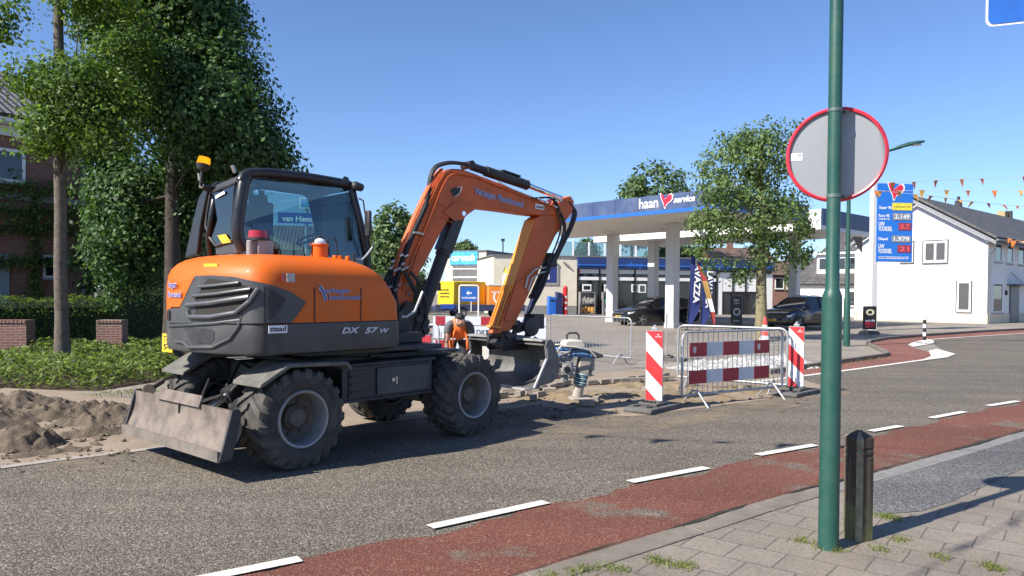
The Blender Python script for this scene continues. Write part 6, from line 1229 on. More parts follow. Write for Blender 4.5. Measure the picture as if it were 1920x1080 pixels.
# ---- parked cars
M_carb = mat('car_black', (.008, .009, .012), rough=.18, var=.2, scale=1, coat=.6, spec=.6); M_cargl = darkglass('car_glass', (.015, .018, .022), .03)
M_head = mat('headlight', (.75, .77, .8), rough=.12, var=.2, scale=12, coat=.6)
def loft_x(stations, m, b, mi=0):
    """stations: (x, half width bottom, half width belt, z bottom, z belt, z top, half width top)"""
    rings = []
    for x, wb, wm, zb, zm, zt_, wt in stations:
        rings.append([(x, -wb, zb), (x, -wm, zb + (zm - zb) * .45), (x, -wm, zm), (x, -wt, zt_), (x, -wt * .5, zt_ + .015), (x, wt * .5, zt_ + .015), (x, wt, zt_), (x, wm, zm), (x, wm, zb + (zm - zb) * .45), (x, wb, zb)])
    b.loft(rings, mi)
def car(label, M, L_=4.7, H_=1.5, belt=.98, hood=.92, suv=False, paint=None, wag=True, cat='car', plate='8-TXK-46'):
    t = thing('parked_car', label, cat, M); pm = paint or M_carb; h = H_; w_ = .92; gc = .2 if suv else .17; b = MB(); f = L_ / 2
    loft_x([(f, .55, .60, gc + .16, .5, .58, .5), (f - .10, .72, .78, gc + .03, .62, .70, .68), (f - .35, .80, .86, gc, .70, hood - .1, .76), (f - .9, .84, .90, gc, .80, hood - .02, .80), (f - 1.35, .84, w_, gc, .86, belt, .82), (0, .84, w_, gc, .90, belt + .02, .80), (-f + 1.0, .84, w_, gc, .92, belt + .04, .80), (-f + .3, .82, .90, gc + .04, .90, belt + .03, .80), (-f + .06, .72, .82, gc + .12, .80, belt - .02, .74), (-f, .6, .74, gc + .22, .75, belt - .12, .66)], None, b); body = b.build('body', pm, t, smooth=40, bevel=.015)
    rr = -f + .28 if wag else -f + 1.0; b = MB(); rf_ = f - 1.28; rings = []
    for x, zt_, wt, wb in ((rf_, belt - .02, .70, .80), (rf_ - .38, belt + (h - belt) * .55, .66, .80), (rf_ - .85, h - .04, .58, .79), (rf_ - 1.4, h, .57, .79), (-.7, h, .57, .79), (rr + .75, h - .03, .56, .78), (rr + .30, h - .10, .54, .77), (rr, belt + .05, .58, .72)):
        rings.append([(x, -wb, belt - .03), (x, -wt, zt_), (x, -wt * .5, zt_ + .02), (x, wt * .5, zt_ + .02), (x, wt, zt_), (x, wb, belt - .03)])
    b.loft(rings); b.build('cabin_glass', M_cargl, t, smooth=45)
    b = MB(); rings = []
    for x, zt_, wt in ((rf_ - .72, h - .065, .59), (rf_ - .95, h - .018, .585), (rf_ - 1.4, h + .012, .575), (-.7, h + .012, .575), (rr + .75, h - .02, .565), (rr + .33, h - .085, .545)):
        rings.append([(x, -wt - .012, zt_ - .03), (x, -wt * .5, zt_ + .022), (x, wt * .5, zt_ + .022), (x, wt + .012, zt_ - .03)])
    b.loft(rings, closed=True); b.build('roof', pm, t, smooth=50)
    b = MB()
    for s_ in (-1, 1):
        b.tube([(rf_ + .02, s_ * .79, belt), (rf_ - .38, s_ * .675, belt + (h - belt) * .55), (rf_ - .80, s_ * .60, h - .05)], .025, n=6)
        for x in (rf_ - 1.45, rr + 1.15): b.tube([(x, s_ * .80, belt), (x - .05, s_ * .59, h - .03)], .028, n=6)
        b.tube([(rf_ - .9, s_ * .56, h + .02), (rf_ - 1.1, s_ * .55, h + .055), (rr + .7, s_ * .54, h + .045), (rr + .5, s_ * .54, h)], .016, n=6, m=1)
    b.build('window_pillar', [pm, M_rim], t)
    for x in (f - .88, -f + .88):
        for s_ in (-1, 1):
            wh = bpy.data.objects.new('wheel', None); COL.objects.link(wh); wh.parent = t; wh.location = (x, s_ * .80, .335)
            if s_ > 0: wh.rotation_euler = (0, 0, math.pi)
            b = MB(); b.lathe([(.22, -.11), (.31, -.125), (.335, -.09), (.335, .09), (.31, .12)], (0, 0, 0), (0, 1, 0), n=26); b.build('tyre', M_tyre, wh)
            b = MB(); b.lathe([(.235, -.115), (.215, -.10), (.21, -.03), (.03, -.05)], (0, 0, 0), (0, 1, 0), n=26, m=1)
            for k in range(5): a = 2 * math.pi * k / 5; b.bar((.04 * math.cos(a), -.085, .04 * math.sin(a)), (.215 * math.cos(a), -.10, .215 * math.sin(a)), .06, .02, 0, up=(0, 1, 0))
            b.cyl((0, -.11, 0), (0, -.07, 0), .05, n=10); b.build('rim', [M_rim, M_dk], wh)
            b = MB(); b.loft([[(x + q_ * math.cos(a), s_ * yy, .335 + q_ * math.sin(a)) for yy, q_ in ((.70, .36), (.925, .36), (.925, .40), (.70, .40))] for a in [R(-5 + 190 * k / 12) for k in range(13)]]); b.build('wheel_arch', M_dk, t)
    for s_ in (-1, 1):
        b = MB(); b.prism([(f - .10, .60), (f - .14, .71), (f - .62, .80 if suv else .76), (f - .55, .68), (f - .25, .62)], s_ * .60, s_ * .862); b.build('headlight', M_head, t, bevel=.015)
        b = MB(); b.sphere((rf_ - .25, s_ * .97, belt + .04), .1, 10, 8, sc=(.7, 1.0, .75)); b.build('mirror', pm, t)
        b = MB(); b.box((-f + .1, s_ * .68, .82), (.1, .25, .18)); b.build('tail_light', M_redlens, t, bevel=.01)
    b = MB(); b.box((f - .03, 0, .60), (.06, .95, .1)); b.box((f - .03, 0, .34), (.08, 1.1, .14)); b.build('grille', M_dk, t, bevel=.01)
    b = MB(); b.box((f - .02, 0, .655), (.07, 1.1, .015)); b.box((f - .03, 0, .415), (.09, .9, .012)); b.build('chrome_strip', M_rim, t)
    b = MB(); b.box((f + .015, 0, .47), (.015, .52, .11), 0); b.marks((f + .0245, -.235, .44), (0, 1, 0), (0, 0, 1), .07, .47, m=1, seed=len(label)); b.build('number_plate', [M_yel, M_dk], t)
    return t
p = at(1202, 607, 39.6); car('black estate car parked facing left beside the front canopy column', Frame((p.x + .95, p.y + .9), 246).M, 4.75, 1.5)
p = at(1505, 612, 36.0); car('black hatchback with a pale headlight parked right of the street tree', Frame((p.x + .35, p.y + 1.2), 236).M, 4.5, 1.62, belt=1.05, hood=1.0, suv=True, plate='39-NVZ-3')
p = at(1500, 575, 62); car('white van parked behind the mesh fence by the grey roofed house', Frame((p.x + 1.0, p.y), 250).M, 4.9, 2.1, belt=1.25, hood=1.2, suv=True, paint=mat('van_white', (.7, .71, .72), rough=.3), cat='van', plate='VK-318-D')
# ---- price totem
TD = 36.0; p = at(1636, 628, TD); PT = Frame((p.x, p.y), 83.0); t = thing('price_totem', 'tall blue fuel price sign with a red bird badge on a white post', 'price sign', PT.M)
q0, q1 = PT.onv(1641, 347, 0), PT.onv(1706, 491, 0); zt, zb = PT.onv(1700, 346, 0).z, PT.onv(1672, 491, 0).z; x0, x1 = q0.x, q1.x; W = x1 - x0; Hh = zt - zb
b = MB(); b.box((-.02, .0, (zt + .05) / 2), (.28, .3, zt + .05)); b.build('post', M_col, t, bevel=.01)
b = MB(); b.box(((x0 + x1) / 2, .0, (zt + zb) / 2), (W, .34, Hh)); pb = b.build('sign_case', mat('totem_blue', (.02, .17, .62), rough=.3, var=.05), t, bevel=.015)
def tp_(fx, fz, y=-.175): return Vector((x0 + W * fx, y, zt - Hh * fz))
b = MB(); bird(b, tp_(.30, .20), (1, 0, 0), (0, 0, 1), .78, 1, .2, 0); bird(b, tp_(.30, .20), (1, 0, 0), (0, 0, 1), .78, 0, 0, .006); b.build('bird_badge', [M_badge, M_letw], pb, smooth=0)
b = MB(); b.slab(tp_(.42, .34), tp_(.97, .34), tp_(.97, .245), tp_(.42, .245), .012); b.build('yellow_price_panel', mat('price_panel_yellow', (.8, .68, .06), rough=.4), pb); b = MB(); b.marks(tp_(.47, .305, -.19), (1, 0, 0), (0, 0, 1), .10, W * .44, seed=4); b.build('panel_lettering', mat('ochre_letter', (.4, .3, .05), rough=.5), pb, smooth=0)
for s_, fx, fz, h_, ww in (('Super 98', .06, .325, .13, .34), ('Euro 95', .05, .43, .14, .3), ('(ongelood)', .05, .462, .07, .3), ('UW', .05, .545, .2, .17), ('VOORDEEL', .05, .605, .2, .38), ('Diesel', .05, .725, .13, .26), ('UW', .05, .83, .2, .17), ('VOORDEEL', .05, .89, .2, .38), ('', .06, .945, .05, .86), ('', .06, .965, .05, .86)):
    b = MB(); b.text(s_, tp_(fx, fz, -.177), (1, 0, 0), (0, 0, 1), h_, bold=.03, w=W * ww) if s_ else b.marks(tp_(fx, fz, -.177), (1, 0, 0), (0, 0, 1), h_, W * ww, seed=int(fz * 1000)); b.build('totem_lettering', M_letw, pb, smooth=0)
for s_, fx, f0, f1, redd in (('2.14⁹', .44, .375, .465, 0), ('0.7', .6, .50, .595, 1), ('1.97⁹', .42, .665, .75, 0), ('21', .58, .785, .88, 1)):
    b = MB(); b.slab(tp_(fx, f1), tp_(.95, f1), tp_(.95, f0), tp_(fx, f0), .012); d_ = b.build('digit_window', mat('digit_red_bg', (.32, .04, .06), rough=.4, var=.3, scale=20) if redd else mat('digit_grey_bg', (.25, .27, .3), rough=.4), pb)
    b = MB(); b.text(s_.replace('⁹', '9'), tp_(fx + .05, f1 - .018, -.19), (1, 0, 0), (0, 0, 1), (f1 - f0) * Hh * .62, bold=.02, w=W * (.95 - fx - .1)); b.build('price_digits', mat('digit_red', (.85, .12, .15), rough=.4) if redd else M_letw, d_, smooth=0)
# mesh fence and gate behind the second car
def mesh_fence(label, A, B, h=1.3):
    d = B - A; ln = d.xy.length; t = thing('mesh_fence', label, 'fence', Frame((A.x, A.y), math.degrees(math.atan2(d.x, d.y))).M)
    b = MB()
    for k in range(int(ln / .16)): b.cyl((k * .16, 0, .05), (k * .16, 0, h), .009, n=4, caps=False)
    for z in (.1, .5, .9, h - .05): b.cyl((0, 0, z), (ln, 0, z), .012, n=5)
    b.build('wire_panel', M_galv, t)
    for k in range(int(ln / 2.4) + 1): b = MB(); b.box((k * 2.4, 0, h / 2), (.07, .07, h + .06)); b.build('post', M_galv, t)
mesh_fence('grey wire mesh fence between the second black car and the white house', at(1478, 590, 52), at(1612, 590, 50))
# ================================================================== HOUSES, TREES AND PLANTS
M_brick = brickmat('dark_red_brick', (.24, .09, .06), (.32, .13, .09), (.24, .2, .17), bw=.22, bh=.065, ms=.009, rough=.85, patch_scale=.5)
M_brick2 = brickmat('pier_brick', (.20, .075, .055), (.27, .11, .08), (.26, .23, .2), bw=.21, bh=.062, ms=.01)
M_frame = mat('white_window_frame', (.78, .78, .76), rough=.45)
M_band = mat('grey_band', (.30, .30, .31), rough=.8)
M_win = darkglass('house_glass', (.02, .025, .03), .03)
def tilemat(name, c1, c2, w_=.25, h_=.32):
    if name in MATS: return MATS[name]
    m, nt, out = _nodes(name); tc = N(nt, 'ShaderNodeTexCoord'); b_ = N(nt, 'ShaderNodeTexBrick', Color1=c4(c1), Color2=c4(c2), Mortar=c4([x * .35 for x in c1])); b_.offset = 0.0; b_.inputs['Scale'].default_value = 1; b_.inputs['Mortar Size'].default_value = .02; b_.inputs['Mortar Smooth'].default_value = .6; b_.inputs['Brick Width'].default_value = w_; b_.inputs['Row Height'].default_value = h_
    L(nt, tc.outputs['UV'], b_.inputs['Vector']); nz = N(nt, 'ShaderNodeTexNoise', Scale=1.5, Detail=8.0); L(nt, tc.outputs['Object'], nz.inputs['Vector']); rp_ = ramp(nt, [(.3, (.7,) * 3), (.7, (1.25,) * 3)]); L(nt, nz.outputs['Fac'], rp_.inputs['Fac']); c = mixc(nt, b_.outputs['Color'], rp_.outputs['Color'], f=1.0, blend='MULTIPLY')
    p = N(nt, 'ShaderNodeBsdfPrincipled', Roughness=.6); L(nt, c, p.inputs['Base Color'])
    sx = N(nt, 'ShaderNodeSeparateXYZ'); L(nt, tc.outputs['UV'], sx.inputs[0]); mu = N(nt, 'ShaderNodeMath', operation='MULTIPLY'); L(nt, sx.outputs[0], mu.inputs[0]); mu.inputs[1].default_value = 2 * math.pi / w_; si = N(nt, 'ShaderNodeMath', operation='SINE'); L(nt, mu.outputs[0], si.inputs[0])
    fr = N(nt, 'ShaderNodeMath', operation='DIVIDE'); L(nt, sx.outputs[1], fr.inputs[0]); fr.inputs[1].default_value = h_; f2 = N(nt, 'ShaderNodeMath', operation='FRACT'); L(nt, fr.outputs[0], f2.inputs[0]); ad = N(nt, 'ShaderNodeMath', operation='MULTIPLY_ADD'); L(nt, f2.outputs[0], ad.inputs[0]); ad.inputs[1].default_value = -1.2; L(nt, si.outputs[0], ad.inputs[2])
    bp_ = N(nt, 'ShaderNodeBump', Strength=.9, Distance=.04); L(nt, ad.outputs[0], bp_.inputs['Height']); L(nt, bp_.outputs['Normal'], p.inputs['Normal']); L(nt, p.outputs[0], out.inputs[0]); MATS[name] = m; return m
M_tilg = tilemat('grey_roof_tiles', (.10, .096, .092), (.14, .134, .128)); M_tilb = tilemat('brown_roof_tiles', (.16, .1, .075), (.22, .14, .10)); M_tilo = tilemat('orange_roof_tiles', (.33, .12, .06), (.42, .17, .09))
def roof_plane(name, a, b_, c, d, th, m, parent):
    """tiled slope: a-b along the eaves, d-c along the ridge, as a slab with rows and rolls running in its own uv"""
    a, b_, c, d = map(Vector, (a, b_, c, d)); mb = MB(); mb.slab(a, b_, c, d, th); o = mb.build(name, m, parent, smooth=0); me = o.data; uv = me.uv_layers.new(name='uv'); ux = (b_ - a).normalized(); nn = ux.cross((d - a)).normalized(); uy = nn.cross(ux)
    for lp in me.loops: q = me.vertices[lp.vertex_index].co - a; uv.data[lp.index].uv = (q.dot(ux), q.dot(uy))
    return o
def window(parent, face, x0, x1, z0, z1, fm=None, mull=(), sill=True, rec=.06, curtain=None, fw=.07, axis='v', at_=0.0, trans=None, gl=None):
    """window on a wall plane: face(x,z,out) gives the point; frame proud of the wall, pane set in it, and a sill"""
    fm = fm or M_frame; mb = MB()
    def bx(xa, xb, za, zb, oa, ob, m=0): P = [face(xa, za, oa), face(xb, za, oa), face(xb, zb, oa), face(xa, zb, oa), face(xa, za, ob), face(xb, za, ob), face(xb, zb, ob), face(xa, zb, ob)]; mb.add(P, [(0, 1, 2, 3), (7, 6, 5, 4), (0, 4, 5, 1), (1, 5, 6, 2), (2, 6, 7, 3), (3, 7, 4, 0)], m)
    bx(x0, x1, z0, z0 + fw, .0, .05); bx(x0, x1, z1 - fw, z1, 0, .05); bx(x0, x0 + fw, z0 + fw, z1 - fw, 0, .05); bx(x1 - fw, x1, z0 + fw, z1 - fw, 0, .05)
    for k in mull: xm = x0 + (x1 - x0) * k; bx(xm - fw * .5, xm + fw * .5, z0 + fw, z1 - fw, 0, .048)
    o = mb.build('window', fm, parent, smooth=0)
    mb = MB(); bx(x0 + fw * .9, x1 - fw * .9, z0 + fw * .9, z1 - fw * .9, .005, .02); mb.build('pane', gl or M_win, o, smooth=0)
    if sill: mb = MB(); bx(x0 - .06, x1 + .06, z0 - .07, z0 - .004, 0, .12); mb.build('sill', M_band, o, smooth=0)
    if curtain: mb = MB(); bx(x0 + fw * 1.2, x0 + (x1 - x0) * curtain[0], z0 + fw * 1.2, z1 - fw * 1.2, .021, .028); bx(x0 + (x1 - x0) * curtain[1], x1 - fw * 1.2, z0 + fw * 1.2, z1 - fw * 1.2, .021, .028); mb.build('curtain', mat('pale_curtain', (.55, .54, .48), rough=.8, var=.3, scale=14), o, smooth=0)
    return o
# ---- brick house on the left; x along its street front (away from us), y behind the front
HB = Frame((at(177, 545, 26.5).x, 26.5), 36.0); t = thing('brick_house', 'dark red brick house behind the hedge with white windows and grey tiled roof', 'house', HB.M)
def hf(px, py): return HB.onv(px, py, 0)
ez = hf(60, 243).z; rgz = HB.onv(25, 140, 4.5).z - .1
b = MB(); b.box((-5, 4.5, ez / 2), (10, 9, ez)); b.build('wall', M_brick, t)
face = lambda x, z, o_: Vector((x, -o_, z))
b = MB(); b.box((-5, -.28, ez + .02), (10.4, .56, .05)); b.box((-5, -.52, ez + .12), (10.4, .14, .18)); b.build('gutter', M_frame, t, bevel=.015)
b = MB(); b.box((-5, -.05, ez - .18), (10.2, .09, .32)); b.build('eaves_board', M_frame, t)
roof_plane('roof', (-10.4, -.62, ez + .16), (.35, -.62, ez + .16), (.35, 4.5, rgz), (-10.4, 4.5, rgz), .12, M_tilg, t); roof_plane('roof', (.35, 9.62, ez + .16), (-10.4, 9.62, ez + .16), (-10.4, 4.5, rgz), (.35, 4.5, rgz), .12, M_tilg, t)
b = MB(); b.prism([(0, ez), (9, ez), (4.5, rgz - .35)], -.02, -.3, axis='x'); b.build('gable', M_brick, t)
zbd = hf(120, 378).z
b = MB(); b.box((-5, -.02, zbd), (10.04, .08, .2)); b.box((.01, 4.5, zbd), (.06, 9.0, .2)); b.build('storey_band', M_band, t)
p, q = hf(-60, 268), hf(47, 345); window(t, face, p.x, q.x, q.z, p.z, mull=(.5,), fw=.1)
p, q = hf(80, 478), hf(104, 521); window(t, face, p.x, q.x + .15, q.z, p.z, fw=.07)
p, q = hf(-40, 474), hf(16, 556); b = MB(); b.box(((p.x + q.x) / 2, -.03, p.z / 2), (q.x - p.x, .08, p.z)); b.box(((p.x + q.x) / 2, -.08, p.z - .85), (q.x - p.x, .03, .05)); b.build('garage_door', mat('door_blue_grey', (.22, .25, .29), rough=.5), t)
p = hf(153, 260); b = MB(); b.cyl((p.x, -.1, .05), (p.x, -.1, ez), .05, n=10); b.build('drainpipe', mat('zinc_pipe', (.2, .21, .22), rough=.5, metal=.4), t)
# ---- foliage materials
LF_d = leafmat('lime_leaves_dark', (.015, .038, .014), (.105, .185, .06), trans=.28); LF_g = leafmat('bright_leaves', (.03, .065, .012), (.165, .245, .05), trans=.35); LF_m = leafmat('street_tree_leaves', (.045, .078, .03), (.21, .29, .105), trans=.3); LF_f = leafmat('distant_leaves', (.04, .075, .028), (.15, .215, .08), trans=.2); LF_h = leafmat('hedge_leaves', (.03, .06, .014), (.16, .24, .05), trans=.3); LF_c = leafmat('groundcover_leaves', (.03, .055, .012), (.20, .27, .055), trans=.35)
M_bark = mat('bark', (.105, .085, .065), rough=.9, var=.35, scale=9, bump=.6, bscale=26, dirt=(.2, .18, .15), dirt_amt=.6, dscale=6)
M_barkl = mat('lichen_bark', (.17, .15, .10), rough=.9, var=.3, scale=12, bump=.6, bscale=30, dirt=(.34, .30, .13), dirt_amt=.9, dscale=11)
M_barkd = mat('dark_bark', (.05, .04, .032), rough=.9, var=.3, scale=9, bump=.6, bscale=26)
def tree(name, label, base, h, r0, blobs, n_clump, per, spread, leaf, lm, bark, tips=None, seed=1, lean=(0, 0), group=None, inner=.55, ntips=12, taper=.6, flat=.8, trunk=True):
    t = thing(name, label, 'tree', Matrix.Translation(base), group); B0 = Vector(base); BL = [(x - B0.x, y - B0.y, z - B0.z, a, b_, c) for x, y, z, a, b_, c in blobs]
    P, nr, C = crown_points(BL, n_clump, per, spread, seed, inner, flat); r = random.Random(seed)
    if trunk:
        mb = MB(); tp = [tuple(C[r.randrange(len(C))]) for _ in range(ntips)] + [(b_[0], b_[1], b_[2]) for b_ in BL[:3]]; limbs(mb, (0, 0, 0), h, r0, tp if tips is None else tips, seed, lean, taper=taper); mb.build('trunk', bark, t, smooth=60)
    leaf_mesh('crown', P, nr, leaf, lm, t, seed=seed); return t
def PB(px, py, Y, rx, ry, rz):          # blob from a pixel centre, pixel radii and depth radius
    c = at(px, py, Y); k = Y / F_PX; return (c.x, c.y, c.z, rx * k, ry, rz * k)
# tall dark lime behind the excavator
g0 = at(322, 600, 17.5); tree('lime_tree', 'tall dense dark green tree with a bare lower trunk behind the excavator', (g0.x, g0.y, 0), 9.2, .21,
     [PB(350, 50, 17.6, 96, 1.6, 130), PB(322, -60, 17.6, 92, 1.6, 150), PB(402, 195, 17.4, 106, 1.7, 115), PB(330, 170, 18.2, 105, 1.6, 130), PB(250, 60, 18.4, 90, 1.5, 120), PB(474, 272, 17.4, 50, 1.2, 58), PB(270, 400, 18.6, 85, 1.3, 110), PB(420, 300, 18, 110, 1.4, 60), PB(400, 410, 18.8, 70, 1.1, 60), PB(200, 300, 19, 50, 1.1, 110), PB(235, 500, 18.8, 45, .9, 70)], 1050, 105, .25, .12, LF_d, M_barkd, seed=3, lean=(.1, .0), inner=.42, ntips=8, flat=.7)
# bright leaved tree in front with the straight trunk
g1 = at(117, 645, 15.5); tree('street_tree', 'straight trunked young tree with bright leaves standing in the planting before the brick house', (g1.x, g1.y, 0), 9.4, .14,
     [PB(150, 180, 15.3, 92, 1.2, 72), PB(60, 150, 15.0, 58, .7, 26), PB(200, 205, 15.0, 70, .9, 85), PB(130, 240, 14.9, 75, .8, 40), PB(75, 268, 14.9, 45, .5, 18), PB(240, 110, 15.4, 60, .8, 60), PB(-12, 60, 15.2, 24, .4, 30), PB(25, 25, 15.2, 22, .4, 14), PB(190, 10, 15.4, 80, .9, 40)], 420, 48, .19, .09, LF_g, M_bark, seed=6, lean=(-.12, 0), inner=.3, ntips=3, tips=None, taper=.45)
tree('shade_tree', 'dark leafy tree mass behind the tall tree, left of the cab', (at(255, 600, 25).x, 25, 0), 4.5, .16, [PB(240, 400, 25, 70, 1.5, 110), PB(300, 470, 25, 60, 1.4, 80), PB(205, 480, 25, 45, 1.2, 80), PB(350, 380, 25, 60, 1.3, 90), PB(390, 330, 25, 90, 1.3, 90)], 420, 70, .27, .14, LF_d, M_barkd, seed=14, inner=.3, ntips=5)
# espalier on the house front
def climber(label, pts, n, m, seed, parent_frame, leaf=.11, group=None, spread=.2, depth=.18):
    r = np.random.default_rng(seed); t = thing('wall_climber', label, 'climber', parent_frame.M, group); P = []; NR = []
    for (x0, z0, x1, z1, w_) in pts:
        k = int(n * math.hypot(x1 - x0, z1 - z0)); s_ = r.random(k); P.append(np.stack([x0 + (x1 - x0) * s_ + r.normal(0, w_, k), -.12 - r.random(k) * depth, z0 + (z1 - z0) * s_ + r.normal(0, w_, k)], 1)); NR.append(np.stack([r.normal(0, .4, k), -np.ones(k), .5 + r.normal(0, .4, k)], 1))
    leaf_mesh('foliage', np.concatenate(P), np.concatenate(NR), leaf, m, t, seed=seed); mb = MB()
    for (x0, z0, x1, z1, w_) in pts: mb.tube([(x0, -.1, z0), ((x0 + x1) / 2, -.12, (z0 + z1) / 2 + .05), (x1, -.1, z1)], .03, n=6)
    mb.build('branches', M_barkd, t)
rows = []
for (pa, pb_, w_) in (((-60, 352), (148, 358), .2), ((-60, 425), (150, 430), .15), ((-60, 395), (150, 400), .14), ((-60, 490), (140, 492), .12), ((60, 560), (60, 360), .13)):
    p, q = hf(*pa), hf(*pb_); rows.append((p.x, p.z, q.x, q.z, w_))
climber('espaliered climber trained in rows across the brick house front', rows, 190, LF_h, 8, HB)
# hedges, piers, planting
def hedge(label, A, B, h, w_, seed, lm, leaf=.06, dens=900, group=None, cat='hedge'):
    d = (B - A); ln = d.xy.length; FR = Frame((A.x, A.y), math.degrees(math.atan2(d.x, d.y))); t = thing('hedge', label, cat, FR.M, group); r = np.random.default_rng(seed); n = int(dens * ln * (h + w_)); u = r.random(n) * ln; f = r.random(n); y = np.empty(n); z = np.empty(n); nr = np.zeros((n, 3)); pf = h / (2 * h + w_)
    a = f < pf; c = f > 1 - pf; tp = ~(a | c); y[a] = -w_ / 2; z[a] = r.random(a.sum()) * h; nr[a, 1] = -1; y[c] = w_ / 2; z[c] = r.random(c.sum()) * h; nr[c, 1] = 1; y[tp] = (r.random(tp.sum()) - .5) * w_; z[tp] = h; nr[tp, 2] = 1; nr[:, 2] += .3
    wob = np.array([noise2(x, q, .9, seed) * .10 + noise2(x, q, 3, seed) * .06 for x, q in zip(u, z)]); y += np.sign(y) * wob + r.normal(0, .035, n); z = np.maximum(z + np.where(tp, wob * 1.2, 0) + r.normal(0, .035, n), .02)
    leaf_mesh('leaves', np.stack([u, y, z], 1), nr, leaf, lm, t, seed=seed); mb = MB(); k = 24; rings = []
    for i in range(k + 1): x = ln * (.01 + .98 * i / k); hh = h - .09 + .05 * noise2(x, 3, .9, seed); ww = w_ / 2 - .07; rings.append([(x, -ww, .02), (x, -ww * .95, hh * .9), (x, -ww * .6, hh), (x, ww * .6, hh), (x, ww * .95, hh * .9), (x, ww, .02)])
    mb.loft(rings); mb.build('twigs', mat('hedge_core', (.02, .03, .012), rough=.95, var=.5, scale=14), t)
hedge('clipped green hedge in front of the brick house', at(-130, 600, 16.9), at(215, 600, 20.4), 1.42, .9, 21, LF_h, dens=650)
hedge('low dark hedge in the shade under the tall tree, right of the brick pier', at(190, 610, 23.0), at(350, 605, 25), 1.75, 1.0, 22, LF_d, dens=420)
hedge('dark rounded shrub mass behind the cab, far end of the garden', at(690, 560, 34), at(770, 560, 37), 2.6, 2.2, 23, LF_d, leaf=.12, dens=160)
for lab, px0, px1, d_ in (('low brick garden pier to the right of the straight tree trunk', 181, 226, 18.2), ('low brick garden wall end at the far left of the planting', -40, 42, 16.6)):
    p, q = at(px0, 640, d_), at(px1, 640, d_); t = thing('brick_pier', lab, 'brick pier', Frame((p.x, p.y), 80).M); w_ = q.x - p.x; zt_ = at(px0, 601, d_).z
    b = MB(); b.box((w_ / 2, .2, zt_ / 2 - .03), (w_, .45, zt_ - .06)); b.build('brickwork', M_brick2, t); b = MB(); n = max(3, int(w_ / .075))
    for k in range(n): b.box((w_ * (k + .5) / n, .2, zt_ - .025), (w_ / n - .012, .49, .07))
    b.build('brick_coping', M_brick2, t, bevel=.006)
r = np.random.default_rng(31); n = 34000
poly = [gr(-260, 752), gr(0, 729), gr(180, 734), gr(318, 712), gr(335, 690), gr(330, 655), gr(150, 640), gr(-120, 640)]
mnx, mxx, mny, mxy = min(p.x for p in poly), max(p.x for p in poly), min(p.y for p in poly), max(p.y for p in poly)
X = r.uniform(mnx, mxx, n * 3); Y = r.uniform(mny, mxy, n * 3); ins = np.zeros(n * 3, bool)
for i in range(len(poly)):
    a, c = poly[i], poly[(i + 1) % len(poly)]; cr_ = (a.y > Y) != (c.y > Y); xi = (c.x - a.x) * (Y - a.y) / (c.y - a.y + 1e-12) + a.x; ins ^= cr_ & (X < xi)
X, Y = X[ins][:n], Y[ins][:n]
HH = np.array([.34 + .22 * noise2(x, y, .9, 3) + .14 * noise2(x, y, 2.6, 4) for x, y in zip(X, Y)]); HH = np.clip(HH, .1, .7); fz = r.random(len(X)) ** .45; edge = np.ones(len(X))
for i in range(len(poly)):
    a, c = poly[i], poly[(i + 1) % len(poly)]; d = (c - a).xy; tt = np.clip(((X - a.x) * d.x + (Y - a.y) * d.y) / d.length_squared, 0, 1); md = np.hypot(X - a.x - d.x * tt, Y - a.y - d.y * tt); edge = np.minimum(edge, np.clip(md / .45 + .25, 0, 1))
Z = HH * fz * edge + .03; ang = np.array([math.pi * 2 * noise2(x, y, 1.2, 8) for x, y in zip(X, Y)]); up = np.stack([np.cos(ang) * .8 + .3, np.sin(ang) * .5 - .5, .35 + 0 * X], 1)
o = leaf_mesh('groundcover', np.stack([X, Y, Z], 1), np.stack([0 * X, -.4 + 0 * X, 1 + 0 * X], 1), .10, LF_c, seed=31, aspect=.4, up=up); tag(o, kind='stuff'); o['label'] = 'leafy ground cover filling the planting bed'
def grass_tufts(name, label, spots, n_each, h, lm, spread, seed):
    r = np.random.default_rng(seed); P = []; 
    for (x, y) in spots: q = r.normal(0, spread, (n_each, 2)); P.append(np.column_stack([x + q[:, 0], y + q[:, 1], np.full(n_each, h * .4) * r.uniform(.3, 1.2, n_each) + .01]))
    P = np.concatenate(P); N_ = r.normal(0, 1, P.shape); N_[:, 2] = .15; U = np.column_stack([r.normal(0, .4, len(P)), r.normal(0, .4, len(P)), np.ones(len(P))]); o = leaf_mesh(name, P, N_, h, lm, seed=seed, aspect=.12, up=U); o['kind'] = 'stuff'; o['label'] = label
LF_gr = leafmat('grass_blades', (.10, .13, .03), (.26, .28, .09), trans=.3); LF_dry = leafmat('dry_grass', (.16, .14, .07), (.32, .28, .15), trans=.2)
grass_tufts('grass', 'small tufts of grass growing in the pavement joints', [(gr(px, py).x, gr(px, py).y) for px, py in ((1075, 1078), (1100, 1072), (1140, 1070), (1165, 1074), (1225, 1055), (1240, 1058), (1270, 1066), (1668, 974), (1680, 978), (1655, 972), (1540, 1030), (1570, 1035), (1690, 1018), (1650, 1035), (1760, 1050), (1855, 1068), (1870, 1072), (1500, 1018), (1290, 1066), (1030, 1085))], 70, .045, LF_gr, .035, 41)
grass_tufts('grass', 'longer dry grass at the foot of the brick pier and hedge', [(at(px, 640, d).x, d) for px, d in ((150, 18.5), (168, 18.4), (240, 18.6), (255, 18.9), (275, 19), (60, 17.8), (90, 18), (230, 18.2))], 90, .34, LF_dry, .22, 42)
grass_tufts('grass', 'weeds along the kerb edge of the far pavement', [(gr(px, py).x, gr(px, py).y) for px, py in ((1515, 691), (1535, 688), (1555, 685), (1575, 681), (1600, 678), (1620, 675), (1640, 672), (200, 742), (235, 738), (265, 741), (300, 736))], 60, .09, LF_gr, .16, 43)
